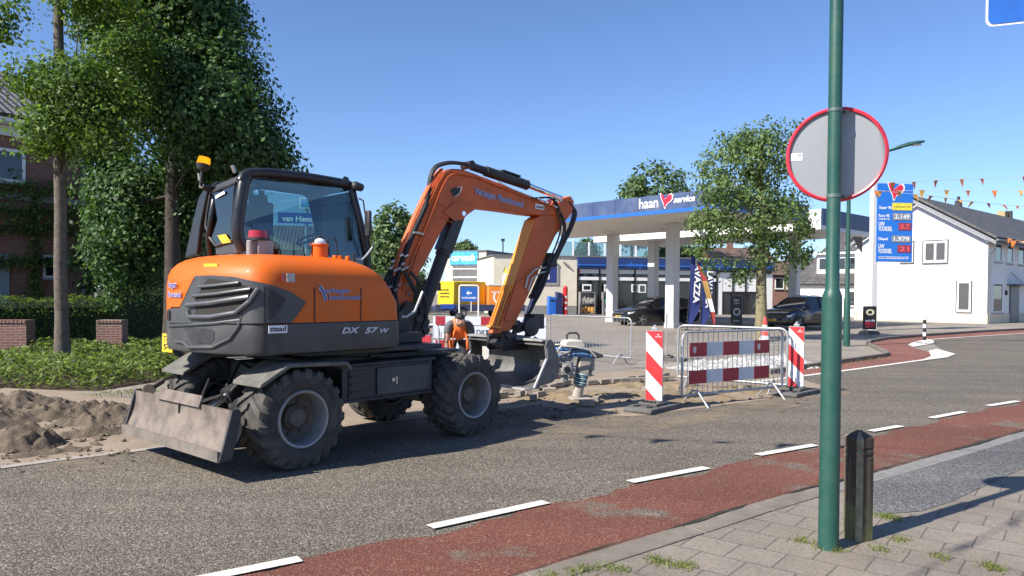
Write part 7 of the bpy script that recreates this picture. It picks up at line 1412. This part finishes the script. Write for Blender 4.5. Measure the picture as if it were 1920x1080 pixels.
# ---- street tree before the canopy
g2 = at(1427, 620, 27.0); tree('street_tree', 'small street tree with a lichen covered trunk in front of the canopy', (g2.x, g2.y, 0), 7.0, .23,
     [PB(1420, 300, 27, 85, 1.5, 60), PB(1370, 330, 27, 70, 1.3, 60), PB(1465, 340, 27, 62, 1.3, 70), PB(1400, 400, 26.8, 105, 1.7, 48), PB(1470, 420, 27, 55, 1.2, 55), PB(1340, 425, 26.7, 48, 1.0, 40), PB(1425, 255, 27, 45, .8, 28), PB(1320, 480, 26.6, 26, .6, 30), PB(1385, 500, 26.8, 28, .6, 24), PB(1440, 470, 27, 40, .8, 35), PB(1495, 470, 27, 22, .5, 25), PB(1365, 270, 27, 30, .6, 40), PB(1490, 255, 27.2, 25, .5, 30)], 380, 44, .22, .13, LF_m, M_barkl, seed=12, inner=.35, ntips=10, taper=.72)
# ---- trees beyond the roofs
for i, (px, yt, yb, w_, d_, lab) in enumerate(((735, 378, 560, 42, 55, 'round green tree beyond the boom, behind the cab mirror'), (765, 400, 560, 30, 60, 'green tree just left of the boom'), (700, 420, 560, 40, 62, 'green tree showing between cab pillar and mirror'), (872, 452, 500, 24, 95, 'small round tree top above the carwash sign'), (1230, 300, 470, 76, 75, 'large round tree rising behind the canopy badge'), (1185, 330, 480, 34, 80, 'left shoulder tree behind the canopy roof'), (1100, 450, 490, 18, 90, 'small tree at the left end of the canopy'), (990, 462, 500, 14, 100, 'little tree top behind the arm'), (1500, 470, 560, 22, 75, 'green tree beside the grey roofed house'), (640, 430, 560, 50, 60, 'dark tree seen through the cab'), (600, 440, 560, 50, 66, 'farther dark tree seen through the cab'), (1270, 462, 500, 60, 85, 'row tree seen through the clerestory'))):
    c = at(px, (yt + yb) / 2, d_); k = d_ / F_PX; hz = (yb - yt) / 2 * k; rr = w_ * k; base = (c.x, c.y, 0)
    tree('background_tree', lab, base, c.z + hz * .3, .25, [(c.x, c.y, c.z + hz * .25, rr * .8, rr * .7, hz * .72), (c.x - rr * .4, c.y, c.z - hz * .25, rr * .6, rr * .6, hz * .6), (c.x + rr * .42, c.y, c.z - hz * .2, rr * .6, rr * .6, hz * .62)], int(150 + rr * 70), 13, .42 if rr > 2 else .3, .36 if d_ < 70 else .42, LF_f, M_barkd, seed=50 + i, group='trees beyond the roofs', ntips=5)
# ---- white house on the right
WH = Frame((at(1850, 607, 46).x, 46.0), 49.0); t = thing('white_house', 'white rendered house with a grey tiled roof behind the price sign', 'house', WH.M)
# gable wall is the plane x=0 (y runs away to the left), street front the plane y=0 (x runs away to the right)
M_rend = mat('white_render', (.80, .79, .77), rough=.85, var=.03, scale=1, dirt=(.62, .58, .5), dirt_amt=.25, dscale=.6)
GW = WH.onu(1602, 560, 0).y; ez = WH.onu(1850, 440, 0).z - .1; ap = WH.onu(1718, 376, 0); LH = WH.onv(1915, 420, WH.onu(1718, 376, 0).y).x
b = MB(); b.prism([(0, 0), (GW, 0), (GW, ez), (ap.y, ap.z), (0, ez)], 0, LH, axis='x'); b.build('wall', M_rend, t, smooth=0)
b = MB(); b.box((-.015, GW / 2, .3), (.05, GW, .6)); b.box((LH / 2, -.015, .3), (LH, .05, .6)); b.build('plinth', mat('cream_plinth', (.66, .58, .44), rough=.85, dirt=(.5, .42, .3), dirt_amt=.4), t)
ov = .45; sl_ = (ap.z - ez) / ap.y
roof_plane('roof', (LH + .4, -.55, ez - .55 * sl_ + .14), (-ov, -.55, ez - .55 * sl_ + .14), (-ov, ap.y, ap.z + .14), (LH + .4, ap.y, ap.z + .14), -.14, M_tilg, t)
roof_plane('roof', (-ov, GW + .5, ez - .5 * sl_ + .14), (LH + .4, GW + .5, ez - .5 * sl_ + .14), (LH + .4, ap.y, ap.z + .14), (-ov, ap.y, ap.z + .14), -.14, M_tilg, t)
b = MB(); b.prism([(-.55, ez - .55 * sl_ - .22), (ap.y, ap.z - .22), (ap.y, ap.z + .02), (-.55, ez - .55 * sl_ + .02)], -ov + .0, -ov + .06, axis='x'); b.prism([(GW + .5, ez - .5 * sl_ - .22), (ap.y, ap.z - .22), (ap.y, ap.z + .02), (GW + .5, ez - .5 * sl_ + .02)], -ov, -ov + .06, axis='x'); b.build('bargeboard', mat('grey_bargeboard', (.22, .23, .25), rough=.6), t)
b = MB(); b.prism([(-.5, ez - .5 * sl_ - .06), (0.0, ez - .06), (0.0, ez - .32), (-.5, ez - .5 * sl_ - .2)], -ov + .07, LH + .3, axis='x'); b.build('eaves_box', mat('eaves_grey', (.25, .26, .28), rough=.7), t)
b = MB(); b.tube([(-ov, -.62, ez - .6 * sl_ + .1), (LH + .4, -.62, ez - .6 * sl_ + .1)], .075, n=10); b.tube([(-.3, -.62, ez - .6 * sl_), (-.2, -.4, ez - .75), (.12, -.1, ez - 1.15), (.12, -.1, .1)], .045, n=8); b.build('gutter_pipe', mat('zinc_pipe', (.2, .21, .22)), t)
fg = lambda y, z, o_: Vector((-o_, y, z)); fs_ = lambda x, z, o_: Vector((x, -o_, z))
def gwin(px0, py0, px1, py1, **k):
    p, q = WH.onu(px0, py0, 0), WH.onu(px1, py1, 0); y0, y1 = min(p.y, q.y), max(p.y, q.y); z0, z1 = min(p.z, q.z), max(p.z, q.z); window(t, fg, y0, y1, z0, z1, **k)
M_dfr = mat('dark_window_frame', (.08, .08, .085), rough=.5)
def trim(px0, py0, px1, py1):
    p, q = WH.onu(px0, py0, 0), WH.onu(px1, py1, 0); b = MB(); b.box((-.015, (p.y + q.y) / 2, (p.z + q.z) / 2), (.03, abs(p.y - q.y) + .16, abs(p.z - q.z) + .16)); b.build('window_surround', M_dfr, t)
trim(1732, 453, 1776, 491); trim(1690, 455, 1712, 491); trim(1795, 529, 1820, 583)
M_pal = mat('net_curtain_glass', (.42, .47, .45), rough=.15, var=.25, scale=9)
gwin(1732, 453, 1776, 491, mull=(.5,), curtain=(.42, .58), fw=.13, rec=.0); gwin(1795, 528, 1820, 584, fw=.1, curtain=(.4, .62), gl=M_pal); gwin(1690, 455, 1712, 491, fw=.13, gl=M_pal)
def swin(px0, py0, px1, py1, **k):
    p, q = WH.onv(px0, py0, 0), WH.onv(px1, py1, 0); window(t, fs_, p.x, q.x, min(p.z, q.z), max(p.z, q.z), **k)
swin(1866, 455, 1877, 492, fw=.09, fm=M_frame); swin(1888, 457, 1898, 495, fw=.09); swin(1909, 459, 1919, 497, fw=.09); swin(1861, 530, 1878, 586, fw=.09); 
p, q = WH.onv(1893, 536, 0), WH.onv(1908, 602, 0); b = MB(); b.box(((p.x + q.x) / 2, -.03, p.z / 2), (q.x - p.x, .08, p.z)); b.build('front_door', mat('door_navy', (.02, .03, .06), rough=.4), t); b = MB(); b.box((p.x + 1.2, -.4, p.z + .06), (3.6, .8, .08)); b.bar((p.x + .2, -.75, p.z + .1), (p.x + .1, -.02, p.z + .9), .03, .03); b.build('door_canopy', M_dfr, t)
b = MB(); q = WH.onv(1885, 549, 0); b.box((q.x, -.06, q.z), (.15, .12, .3)); b.build('wall_lamp', M_dk, t)
b = MB(); c1x = WH.onv(1797, 390, ap.y).x; b.box((c1x, ap.y, ap.z + .3), (.32, .4, .7)); b.cyl((c1x, ap.y, ap.z + .6), (c1x, ap.y, ap.z + .95), .11, n=10); b.build('chimney', M_blk, t); b = MB(); c2x = WH.onv(1880, 412, ap.y + .3).x; b.box((c2x, ap.y + .3, ap.z + .3), (1.0, .6, .9)); b.build('chimney', mat('yellow_brick', (.4, .3, .16), rough=.9), t); b = MB(); c3x = WH.onv(1892, 412, ap.y).x; b.box((c3x, ap.y, ap.z + .3), (.4, .4, 1.0)); b.build('chimney', M_blk, t)
# ---- grey roofed house with a dormer, left of it
p0, p1 = at(1488, 590, 62), at(1650, 590, 57); d = p1 - p0; GH = Frame((p0.x, p0.y), math.degrees(math.atan2(d.x, d.y))); ln = d.xy.length; t = thing('dormer_house', 'low white house with grey tiled roof and dormer, left of the white gable', 'house', GH.M)
ez = GH.onv(1560, 532, 0).z; b = MB(); b.box((ln / 2, 4, ez / 2), (ln, 8, ez)); b.build('wall', M_rend, t)
rz = GH.onv(1560, 448, 3.4).z
roof_plane('roof', (-.3, -.35, ez - .1), (ln, -.35, ez - .1), (ln, 4, rz), (1.6, 4, rz), .12, M_tilg, t); roof_plane('roof', (ln, 8.3, ez - .1), (-.3, 8.3, ez - .1), (1.6, 4, rz), (ln, 4, rz), .12, M_tilg, t)
b = MB(); b.add([(-.3, -.35, ez - .05), (-.3, 8.3, ez - .05), (1.6, 4, rz)], [(0, 2, 1)]); b.build('hip', M_tilg, t)
p, q = GH.onv(1532, 478, .5), GH.onv(1606, 512, .5); b = MB(); b.box(((p.x + q.x) / 2 + 1, 2.2, (p.z + q.z) / 2), (q.x - p.x + 2, 3.4, p.z - q.z)); b.build('dormer', M_frame, t); b = MB(); b.box(((p.x + q.x) / 2 + 1, 2.1, p.z + .08), (q.x - p.x + 2.3, 3.9, .16)); b.build('dormer_roof', M_frame, t)
fd = lambda x, z, o_: Vector((x, .5 - o_, z)); window(t, fd, p.x + .15, p.x + 1.3, q.z + .25, p.z - .25, sill=False); window(t, fd, p.x + 1.5, q.x, q.z + .25, p.z - .25, mull=(.5,), sill=False)
p, q = GH.onv(1590, 545, 0), GH.onv(1606, 575, 0); window(t, lambda x, z, o_: Vector((x, -o_, z)), p.x, q.x, q.z, p.z, fw=.08)
# ---- brick houses far behind
def far_house(label, px0, px1, yb, yt, yr, d_, wm, rm, win=True, az=88, chim=None, depth=6):
    p0, p1 = at(px0, yb, d_), at(px1, yb, d_); FR = Frame((p0.x, p0.y), az); t = thing('far_house', label, 'house', FR.M); w_ = (p1.x - p0.x); ez = at(px0, yt, d_).z; rz = at(px0, yr, d_ + depth / 2).z
    b = MB(); b.box((w_ / 2, depth / 2, ez / 2), (w_, depth, ez)); b.prism([(0, ez), (depth, ez), (depth / 2, rz - .05)], .0, .2, axis='x'); b.prism([(0, ez), (depth, ez), (depth / 2, rz - .05)], w_ - .2, w_, axis='x'); b.build('wall', wm, t)
    roof_plane('roof', (-.2, -.3, ez - .12), (w_ + .2, -.3, ez - .12), (w_ + .2, depth / 2, rz), (-.2, depth / 2, rz), .12, rm, t); roof_plane('roof', (w_ + .2, depth + .3, ez - .12), (-.2, depth + .3, ez - .12), (-.2, depth / 2, rz), (w_ + .2, depth / 2, rz), .12, rm, t)
    if win:
        for k in (.25, .7): window(t, lambda x, z, o_: Vector((x, -o_, z)), w_ * k - .5, w_ * k + .5, ez - 1.5, ez - .3, fw=.1)
    for k in (chim or ()): b = MB(); b.box((w_ * k, depth / 2, rz + .35), (.6, .6, 1.3)); b.build('chimney', M_brick, t)
far_house('brick house with a brown tiled roof seen over the shop, behind the street tree', 1335, 1450, 590, 484, 466, 80, M_brick, M_tilb, chim=(.45,), az=86)
far_house('brick house with a reddish brown roof right of the street tree trunk', 1448, 1500, 590, 515, 490, 78, M_brick, M_tilb, chim=(.25,), az=84)
far_house('small house with an orange tiled roof and white dormer left of the boom foot', 660, 718, 590, 497, 466, 62, mat('far_grey_wall', (.2, .22, .24), rough=.8), M_tilo, az=84, win=True)
far_house('brown roofed brick house under the trees behind the excavator tail', 262, 352, 590, 500, 458, 33, M_brick, M_tilb, az=84, depth=5)
far_house('house with a beige gable roof seen through the cab glass', 500, 600, 590, 480, 425, 52, mat('far_brown_wall', (.2, .16, .13), rough=.8), M_tilb, az=80, depth=7)
# ================================================================== NEAR POST, BOLLARDS, LAMP, BUNTING, STREET SIGNS
M_green = mat('green_lamp_paint', (.0135, .072, .054), rough=.42, var=.10, scale=4, dirt=(.06, .11, .095), dirt_amt=.4, dscale=7, bump=.04, bscale=60)
M_sgn = mat('sign_back_grey', (.27, .285, .30), rough=.42, metal=.15, var=.04, scale=2, dirt=(.23, .24, .25), dirt_amt=.35)
M_rimr = mat('sign_rim_red', (.62, .035, .06), rough=.35)
pb_ = gr(1553, 1031); t = thing('lamp_post', 'dark green steel post close to the camera carrying a round sign seen from behind', 'post', Matrix.Translation((pb_.x, pb_.y, 0)))
zc = at(1556, 552, pb_.y).z
b = MB(); b.lathe([(.066, 0), (.064, .02), (.0625, .5), (.0615, zc - .03), (.060, zc - .01), (.050, zc + .02), (.0425, zc + .04), (.042, 2.5), (.040, 6.2)], (0, 0, 0), (0, 0, 1), n=28, cap1=True); b.build('shaft', M_green, t, smooth=50)
sc_ = at(1568, 290, pb_.y + .10); az_ = math.degrees(math.atan2(sc_.x, sc_.y)); SFm = Frame((sc_.x, sc_.y), az_)
sgn = MB(); Ml = Matrix.Translation((-pb_.x, -pb_.y, 0)) @ SFm.M
b = MB(); b.M = Ml; b.lathe([(.001, .0), (.29, .0), (.292, .004), (.29, .008), (.001, .008)], (0.0, 0, sc_.z), (1, 0, 0), n=64); rs = b.build('round_sign', M_sgn, t, smooth=30)
b = MB(); b.M = Ml; b.lathe([(.287, -.002), (.289, -.018), (.298, -.022), (.310, -.012), (.312, .006), (.305, .012), (.287, .010)], (0, 0, sc_.z), (1, 0, 0), n=72); b.build('red_rim', M_rimr, rs, smooth=40)
b = MB(); b.M = Ml; b.box((-.0012, .245, sc_.z + .0), (.002, .075, .05), 0); b.box((-.0022, .255, sc_.z - .012), (.002, .05, .005), 1); b.box((-.0022, .225, sc_.z + .012), (.002, .02, .02), 1); b.build('inspection_sticker', [M_wht, mat('grey_print', (.3, .32, .35))], rs)
for py in (207, 368):
    z = at(1566, py, pb_.y).z; b = MB(); b.cyl((0, 0, z - .012), (0, 0, z + .012), .0455, n=24); b.box((.055, .035, z), (.05, .03, .022), rz=.4); b.cyl((.06, .0, z), (.10, .03, z), .008, n=8); b.build('clamp_band', mat('dull_clamp_steel', (.13, .17, .165), rough=.45, metal=.4, var=.2), t, bevel=.002)
# blue sign at the top right corner, on its own post just right of the view
sp = at(1895, 10, 5.6); t = thing('blue_sign', 'blue road sign with a white border at the top right edge of the photo', 'sign', Frame((sp.x + .28, sp.y), 112).M); z0 = at(1890, 38, 5.6).z
rr = MB(); 
def rrect(b, x0, x1, z0_, z1_, r_, y, m=0, n=6):
    P = []
    for cx, cz, a0 in ((x1 - r_, z1_ - r_, 0), (x0 + r_, z1_ - r_, 90), (x0 + r_, z0_ + r_, 180), (x1 - r_, z0_ + r_, 270)):
        for k in range(n + 1): a = R(a0 + 90 * k / n); P.append((cx + r_ * math.cos(a), cz + r_ * math.sin(a)))
    b.prism(P, y, y - .004, m=m)
b = MB(); rrect(b, -.40, .40, z0, z0 + .8, .05, .0, 0); b.build('border_plate', M_wht, t, smooth=0)
b = MB(); rrect(b, -.385, .385, z0 + .015, z0 + .785, .045, -.005, 0); b.build('blue_field', mat('road_sign_blue', (.02, .11, .42), rough=.35), t, smooth=0)
b = MB(); b.cyl((.3, .05, 0), (.3, .05, z0 + .85), .03, n=14); b.build('sign_post', M_galv, t)
# wooden bollard
wb_ = gr(1608, 1012); t = thing('wooden_bollard', 'dark weathered wooden bollard with a pointed top and red bands beside the green post', 'bollard', Frame((wb_.x, wb_.y), 66).M)
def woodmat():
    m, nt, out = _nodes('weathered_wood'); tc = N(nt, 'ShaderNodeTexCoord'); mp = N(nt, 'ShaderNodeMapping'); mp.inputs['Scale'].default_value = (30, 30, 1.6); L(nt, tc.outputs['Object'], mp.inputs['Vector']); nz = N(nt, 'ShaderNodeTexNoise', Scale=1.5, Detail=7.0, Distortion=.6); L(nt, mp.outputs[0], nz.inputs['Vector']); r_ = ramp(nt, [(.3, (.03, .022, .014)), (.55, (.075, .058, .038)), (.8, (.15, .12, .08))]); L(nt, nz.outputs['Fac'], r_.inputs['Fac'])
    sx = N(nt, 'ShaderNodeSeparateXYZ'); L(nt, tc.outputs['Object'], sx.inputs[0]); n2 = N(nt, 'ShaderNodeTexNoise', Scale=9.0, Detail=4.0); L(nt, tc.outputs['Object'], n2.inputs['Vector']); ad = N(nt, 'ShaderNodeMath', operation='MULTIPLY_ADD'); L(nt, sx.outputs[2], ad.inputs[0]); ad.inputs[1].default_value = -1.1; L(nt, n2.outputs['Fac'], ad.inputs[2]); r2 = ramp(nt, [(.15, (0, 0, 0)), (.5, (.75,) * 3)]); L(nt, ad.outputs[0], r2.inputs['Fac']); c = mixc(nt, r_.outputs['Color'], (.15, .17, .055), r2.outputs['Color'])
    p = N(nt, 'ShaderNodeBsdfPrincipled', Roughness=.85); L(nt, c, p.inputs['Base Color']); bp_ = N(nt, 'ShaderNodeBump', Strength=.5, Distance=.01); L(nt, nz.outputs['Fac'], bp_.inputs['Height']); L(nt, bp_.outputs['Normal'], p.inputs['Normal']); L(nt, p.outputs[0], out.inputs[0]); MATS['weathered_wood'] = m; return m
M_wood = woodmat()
M_worn_lit = mat('worn_mossy_lit_wood', (.27, .24, .16), rough=.9, var=.3, scale=14, dirt=(.09, .08, .05), dirt_amt=.7, dscale=9, bump=.3, bscale=40)  # chamfer wood: wear and moss, colour lightened so the chamfers look sunlit
def octa(h_, c_, z): return [(h_, -h_ + c_, z), (h_, h_ - c_, z), (h_ - c_, h_, z), (-h_ + c_, h_, z), (-h_, h_ - c_, z), (-h_, -h_ + c_, z), (-h_ + c_, -h_, z), (h_ - c_, -h_, z)]
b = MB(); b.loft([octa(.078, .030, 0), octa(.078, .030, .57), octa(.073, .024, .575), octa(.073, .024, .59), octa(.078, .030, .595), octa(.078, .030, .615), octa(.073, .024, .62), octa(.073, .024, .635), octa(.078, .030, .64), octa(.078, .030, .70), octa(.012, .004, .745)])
b.m = [1 if (k < 80 and k % 8 % 2 == 1) else 0 for k in range(len(b.f))]; b.build('timber', [M_wood, M_worn_lit], t, smooth=20)  # chamfers lighter, flat faces darker: sun and shade painted into the wood
b = MB()
for z0_ in (.585, .632):
    A_, B_ = octa(.0750, .0285, z0_ - .008), octa(.0750, .0285, z0_ + .008)
    for k in (1, 3, 5, 7): b.add([A_[k], A_[(k + 1) % 8], B_[(k + 1) % 8], B_[k]], [(0, 1, 2, 3)])
b.build('red_band', mat('band_red', (.5, .03, .04), rough=.5), t, smooth=0)
# black and white kerb post
kp = gr(1733, 645.5); t = thing('kerb_post', 'thin black and white striped post on the painted traffic island', 'marker post', Matrix.Translation((kp.x, kp.y, 0)))
b = MB(); h_ = at(1735, 592, kp.y).z
for k in range(7): b.cyl((0, 0, h_ * k / 7), (0, 0, h_ * (k + 1) / 7), .055, n=14, m=0 if k % 2 else 1)
b.build('shaft', [M_dk, M_wht], t); b = MB(); b.cyl((0, 0, .0), (0, 0, .04), .13, .11, n=16); b.build('foot', M_rub, t)
# street lamp beyond
lp = gr(1587, 650); t = thing('street_lamp', 'green street lamp with a curved arm rising behind the round sign', 'street lamp', Matrix.Translation((lp.x, lp.y, 0))); Y = lp.y
def lq(px, py): q = at(px, py, Y); return (q.x - lp.x, 0, q.z)
b = MB(); b.lathe([(.11, 0), (.105, 1.0), (.10, 1.55), (.075, 1.62), (.07, 3), (.055, 5.7)], (0, 0, 0), (0, 0, 1), n=16); b.tube([(0, 0, 5.6), (.03, 0, 5.85), (.25, 0, 6.1), lq(1640, 293), lq(1665, 283), lq(1690, 276)], .045, n=10); b.build('mast', M_green, t, smooth=50)
b = MB(); a, c = Vector(lq(1683, 277)), Vector(lq(1736, 264)); d = (c - a).normalized(); b.loft([[Vector(a + d * s_) + Vector((0, y, z)) for y, z in ((-w_, 0), (-w_ * .6, hh), (w_ * .6, hh), (w_, 0), (w_ * .5, -.04), (-w_ * .5, -.04))] for s_, w_, hh in ((-.12, .03, .03), (.1, .09, .08), (.35, .15, .09), (.65, .14, .06), (.88, .05, .03))]); lh = b.build('lamp_head', M_green, t, smooth=50)
b = MB(); b.sphere(Vector(a + d * .55 + Vector((0, 0, -.03))), .16, 12, 8, sc=(1.6, .7, .3)); b.build('lamp_glass', M_clear, lh)
b = MB(); q = Vector(lq(1609, 458)); b.prism([(q.x - .18, q.z + .25), (q.x + .13, q.z + .25), (q.x + .13, q.z - .28), (q.x + .0, q.z - .1)], -.03, .03); b.build('sign_bracket', M_blk, t, bevel=.01)
# bunting across the side street
M_pen = [mat('pennant_orange', (.72, .2, .03), rough=.7, var=.1), mat('pennant_dark_orange', (.5, .12, .03), rough=.7), mat('pennant_amber', (.75, .4, .06), rough=.7)]; M_str = mat('white_cord', (.75, .75, .75), rough=.7)
def bunting(label, pts, size=.30, seed=1, blow=0.2, group='strings of orange pennants'):
    """pts: world points of the cord where the pennants hang; first and last are the ends"""
    rr_ = random.Random(seed); O_ = pts[0].copy(); t = thing('bunting_string', label, 'bunting', Matrix.Translation(O_), group); b = MB(); b.tube([p - O_ for p in pts], .008, n=5); b.build('cord', M_str, t)
    for i in range(1, len(pts) - 1):
        p = pts[i] - O_; d = (pts[i + 1] - pts[i - 1]).normalized(); dn = Vector((rr_.uniform(-.4, .9) * blow, rr_.uniform(-.7, .5) * blow, -1)).normalized(); s_ = size * rr_.uniform(.85, 1.1); w_ = d * s_ * .42; k = Vector((0, .03, 0)) * rr_.uniform(-1, 1)
        b = MB(); b.plate([p - w_, p + dn * s_ * .5 - w_ * .5 + k, p + dn * s_, p + dn * s_ * .5 + w_ * .5 + k, p + w_], .004); b.build('pennant', M_pen[rr_.randrange(3)], t, smooth=0)
def strs(px, d0, d1): n = len(px); return [at(x, y, d0 + (d1 - d0) * i / (n - 1)) for i, (x, y) in enumerate(px)]
bunting('highest string of orange pennants, over the price sign and the roof ridge', strs(((1592, 346), (1674, 342), (1713, 341), (1755, 338), (1803, 336), (1841, 335), (1921, 331), (1965, 328), (2060, 322)), 24.5, 30), seed=1)
bunting('middle string of evenly hanging orange pennants just below the highest one', strs(((1592, 352), (1643, 358), (1686, 358), (1729, 356.5), (1775, 356.5), (1815, 357), (1864, 357), (1914, 357), (1965, 357), (2060, 355)), 24.5, 27), seed=2, blow=.12, size=.27)
bunting('lowest sagging string whose pennants blow sideways over the grey roof', strs(((1592, 348), (1650, 358), (1715, 364), (1746, 367), (1773, 371), (1799, 375), (1823, 378), (1853, 381), (1881, 384), (1908, 386), (1940, 388), (2050, 386)), 24.5, 29), seed=3, blow=1.6, size=.26)
hb = [at(x, y, 46.5) for x, y in ((1876, 444), (1886, 449), (1893, 447), (1900, 452), (1908, 450), (1916, 453), (1925, 452), (1940, 454))]; bunting('crumpled orange string bunched along the white house gutter', hb, seed=4, blow=2.5, size=.5)
off = Vector((math.sin(R(56.0)), math.cos(R(56.0)), 0)) * (5.6 / math.tan(R(41.0))); up_ = Vector((0, 0, 5.6))
g3 = lambda px, py: gr(px, py) - off + up_
s1 = [g3(1130, 818), g3(1250, 825), g3(1365, 829), g3(1480, 833), g3(1600, 838)]; bunting('string of orange pennants overhead whose shadows dot the road', [s1[0] + (s1[0] - s1[1]) * 3] + s1 + [s1[-1] + (s1[-1] - s1[-2]) * 3], seed=5, size=.32, blow=.6)
s2 = [g3(1745, 1066), g3(1830, 1021), g3(1905, 975)]; bunting('string of orange pennants overhead whose shadows fall on the pavement', [s2[0] + (s2[0] - s2[1]) * 3] + s2 + [s2[-1] + (s2[-1] - s2[-2]) * 3], seed=6, size=.32, blow=.6)
# street name sign behind the cab
D = 14.0; p = at(578, 470, D); t = thing('street_sign', 'blue street name sign on a grey post seen behind the cab glass', 'street sign', Frame((p.x, p.y), 96).M); STF = Frame((p.x, p.y), 96)
q0, q1 = STF.onv(522, 396, 0), STF.onv(654, 420, 0); z1 = STF.onv(600, 400, 0).z; z0 = STF.onv(600, 420, 0).z; tl = -.05
b = MB(); b.slab((q0.x, 0, z0 + .02), (q1.x, 0, z0 - .02), (q1.x, 0, z1 - .02), (q0.x, 0, z1 + .02), .02); nb_ = b.build('name_plate', mat('street_sign_blue', (.02, .06, .3), rough=.35), t)
b = MB(); b.text('van Heeswijkstraat', (q0.x + .08, -.024, z0 + .06), (1, 0, -.03), (0, 0, 1), .1, bold=.02, w=q1.x - q0.x - .16); b.text('van Heeswijkstraat', (q0.x + .08, -.0, z0 + .06), (1, 0, -.03), (0, 0, 1), .1, bold=.02, w=q1.x - q0.x - .16); b.build('street_name', M_letw, nb_, smooth=0)
b = MB(); b.cyl((-.05, .04, 0), (-.05, .04, z1 + .45), .035, n=12); b.cyl((.14, .04, z0 - .6), (.14, .04, z0), .03, n=10); b.build('post', M_galv, t)
a, c = STF.onv(562, 370, 0), STF.onv(590, 391, 0); b = MB(); b.slab((a.x, 0, c.z), (c.x, 0, c.z), (c.x, 0, a.z), (a.x, 0, a.z), .02); ss = b.build('small_plate', M_wht, t); b = MB(); b.box(((a.x + c.x) / 2, -.026, (a.z + c.z) / 2), ((c.x - a.x) * .8, .01, (a.z - c.z) * .7)); b.build('blue_panel', mat('plate_blue', (.05, .3, .6), rough=.4), ss)
# ================================================================== LIGHT, SKY AND CAMERA
SUN_AZ, SUN_EL = 56.0, 41.0          # direction the shadows fall to, height of the sun
sl = bpy.data.lights.new('sun', 'SUN'); sl.energy = 4.8; sl.angle = R(0.55); sl.color = (1.0, 0.94, 0.85)
so = bpy.data.objects.new('sun', sl); COL.objects.link(so)
sd = Vector((math.sin(R(SUN_AZ)) * math.cos(R(SUN_EL)), math.cos(R(SUN_AZ)) * math.cos(R(SUN_EL)), -math.sin(R(SUN_EL))))
so.rotation_euler = sd.to_track_quat('-Z', 'Y').to_euler(); so.location = (-20, -15, 30)
w = bpy.data.worlds.new('World'); scene.world = w; w.use_nodes = True; nt = w.node_tree
bg = nt.nodes['Background']; sky = nt.nodes.new('ShaderNodeTexSky'); sky.sky_type = 'NISHITA'; sky.sun_disc = False
sky.sun_elevation = R(SUN_EL); sky.sun_rotation = R(SUN_AZ + 180); sky.air_density = 0.85; sky.dust_density = 0.3; sky.ozone_density = 3.0
mx = nt.nodes.new('ShaderNodeMix'); mx.data_type = 'RGBA'; mx.blend_type = 'MULTIPLY'; mx.inputs[0].default_value = 1.0; mx.inputs[7].default_value = (0.93, 1.04, 1.24, 1)
nt.links.new(sky.outputs[0], mx.inputs[6]); nt.links.new(mx.outputs[2], bg.inputs[0]); bg.inputs[1].default_value = 0.085
cam = bpy.data.cameras.new('camera'); co = bpy.data.objects.new('camera', cam); COL.objects.link(co); scene.camera = co
cam.sensor_width = 36; cam.lens = F_PX / 1920 * 36; cam.shift_y = (PPY - 540) / 1920; cam.clip_end = 3000; cam.clip_start = 0.05
f0 = Vector((0, math.cos(PITCH), -math.sin(PITCH))); u0 = Vector((0, math.sin(PITCH), math.cos(PITCH))); r0 = Vector((1, 0, 0))
cr, sr = math.cos(ROLL), math.sin(ROLL); rx = r0 * cr + u0 * sr; ry = -r0 * sr + u0 * cr
co.matrix_world = Matrix(((rx.x, ry.x, -f0.x, 0), (rx.y, ry.y, -f0.y, 0), (rx.z, ry.z, -f0.z, CAM_H), (0, 0, 0, 1)))
vs = scene.view_settings; vs.view_transform = 'Standard'; vs.look = 'None'; vs.gamma = 1.0; vs.use_curve_mapping = False; vs.exposure = 0.84
scene.cycles.max_bounces = 8; scene.cycles.transparent_max_bounces = 12; scene.cycles.caustics_reflective = False; scene.cycles.caustics_refractive = False
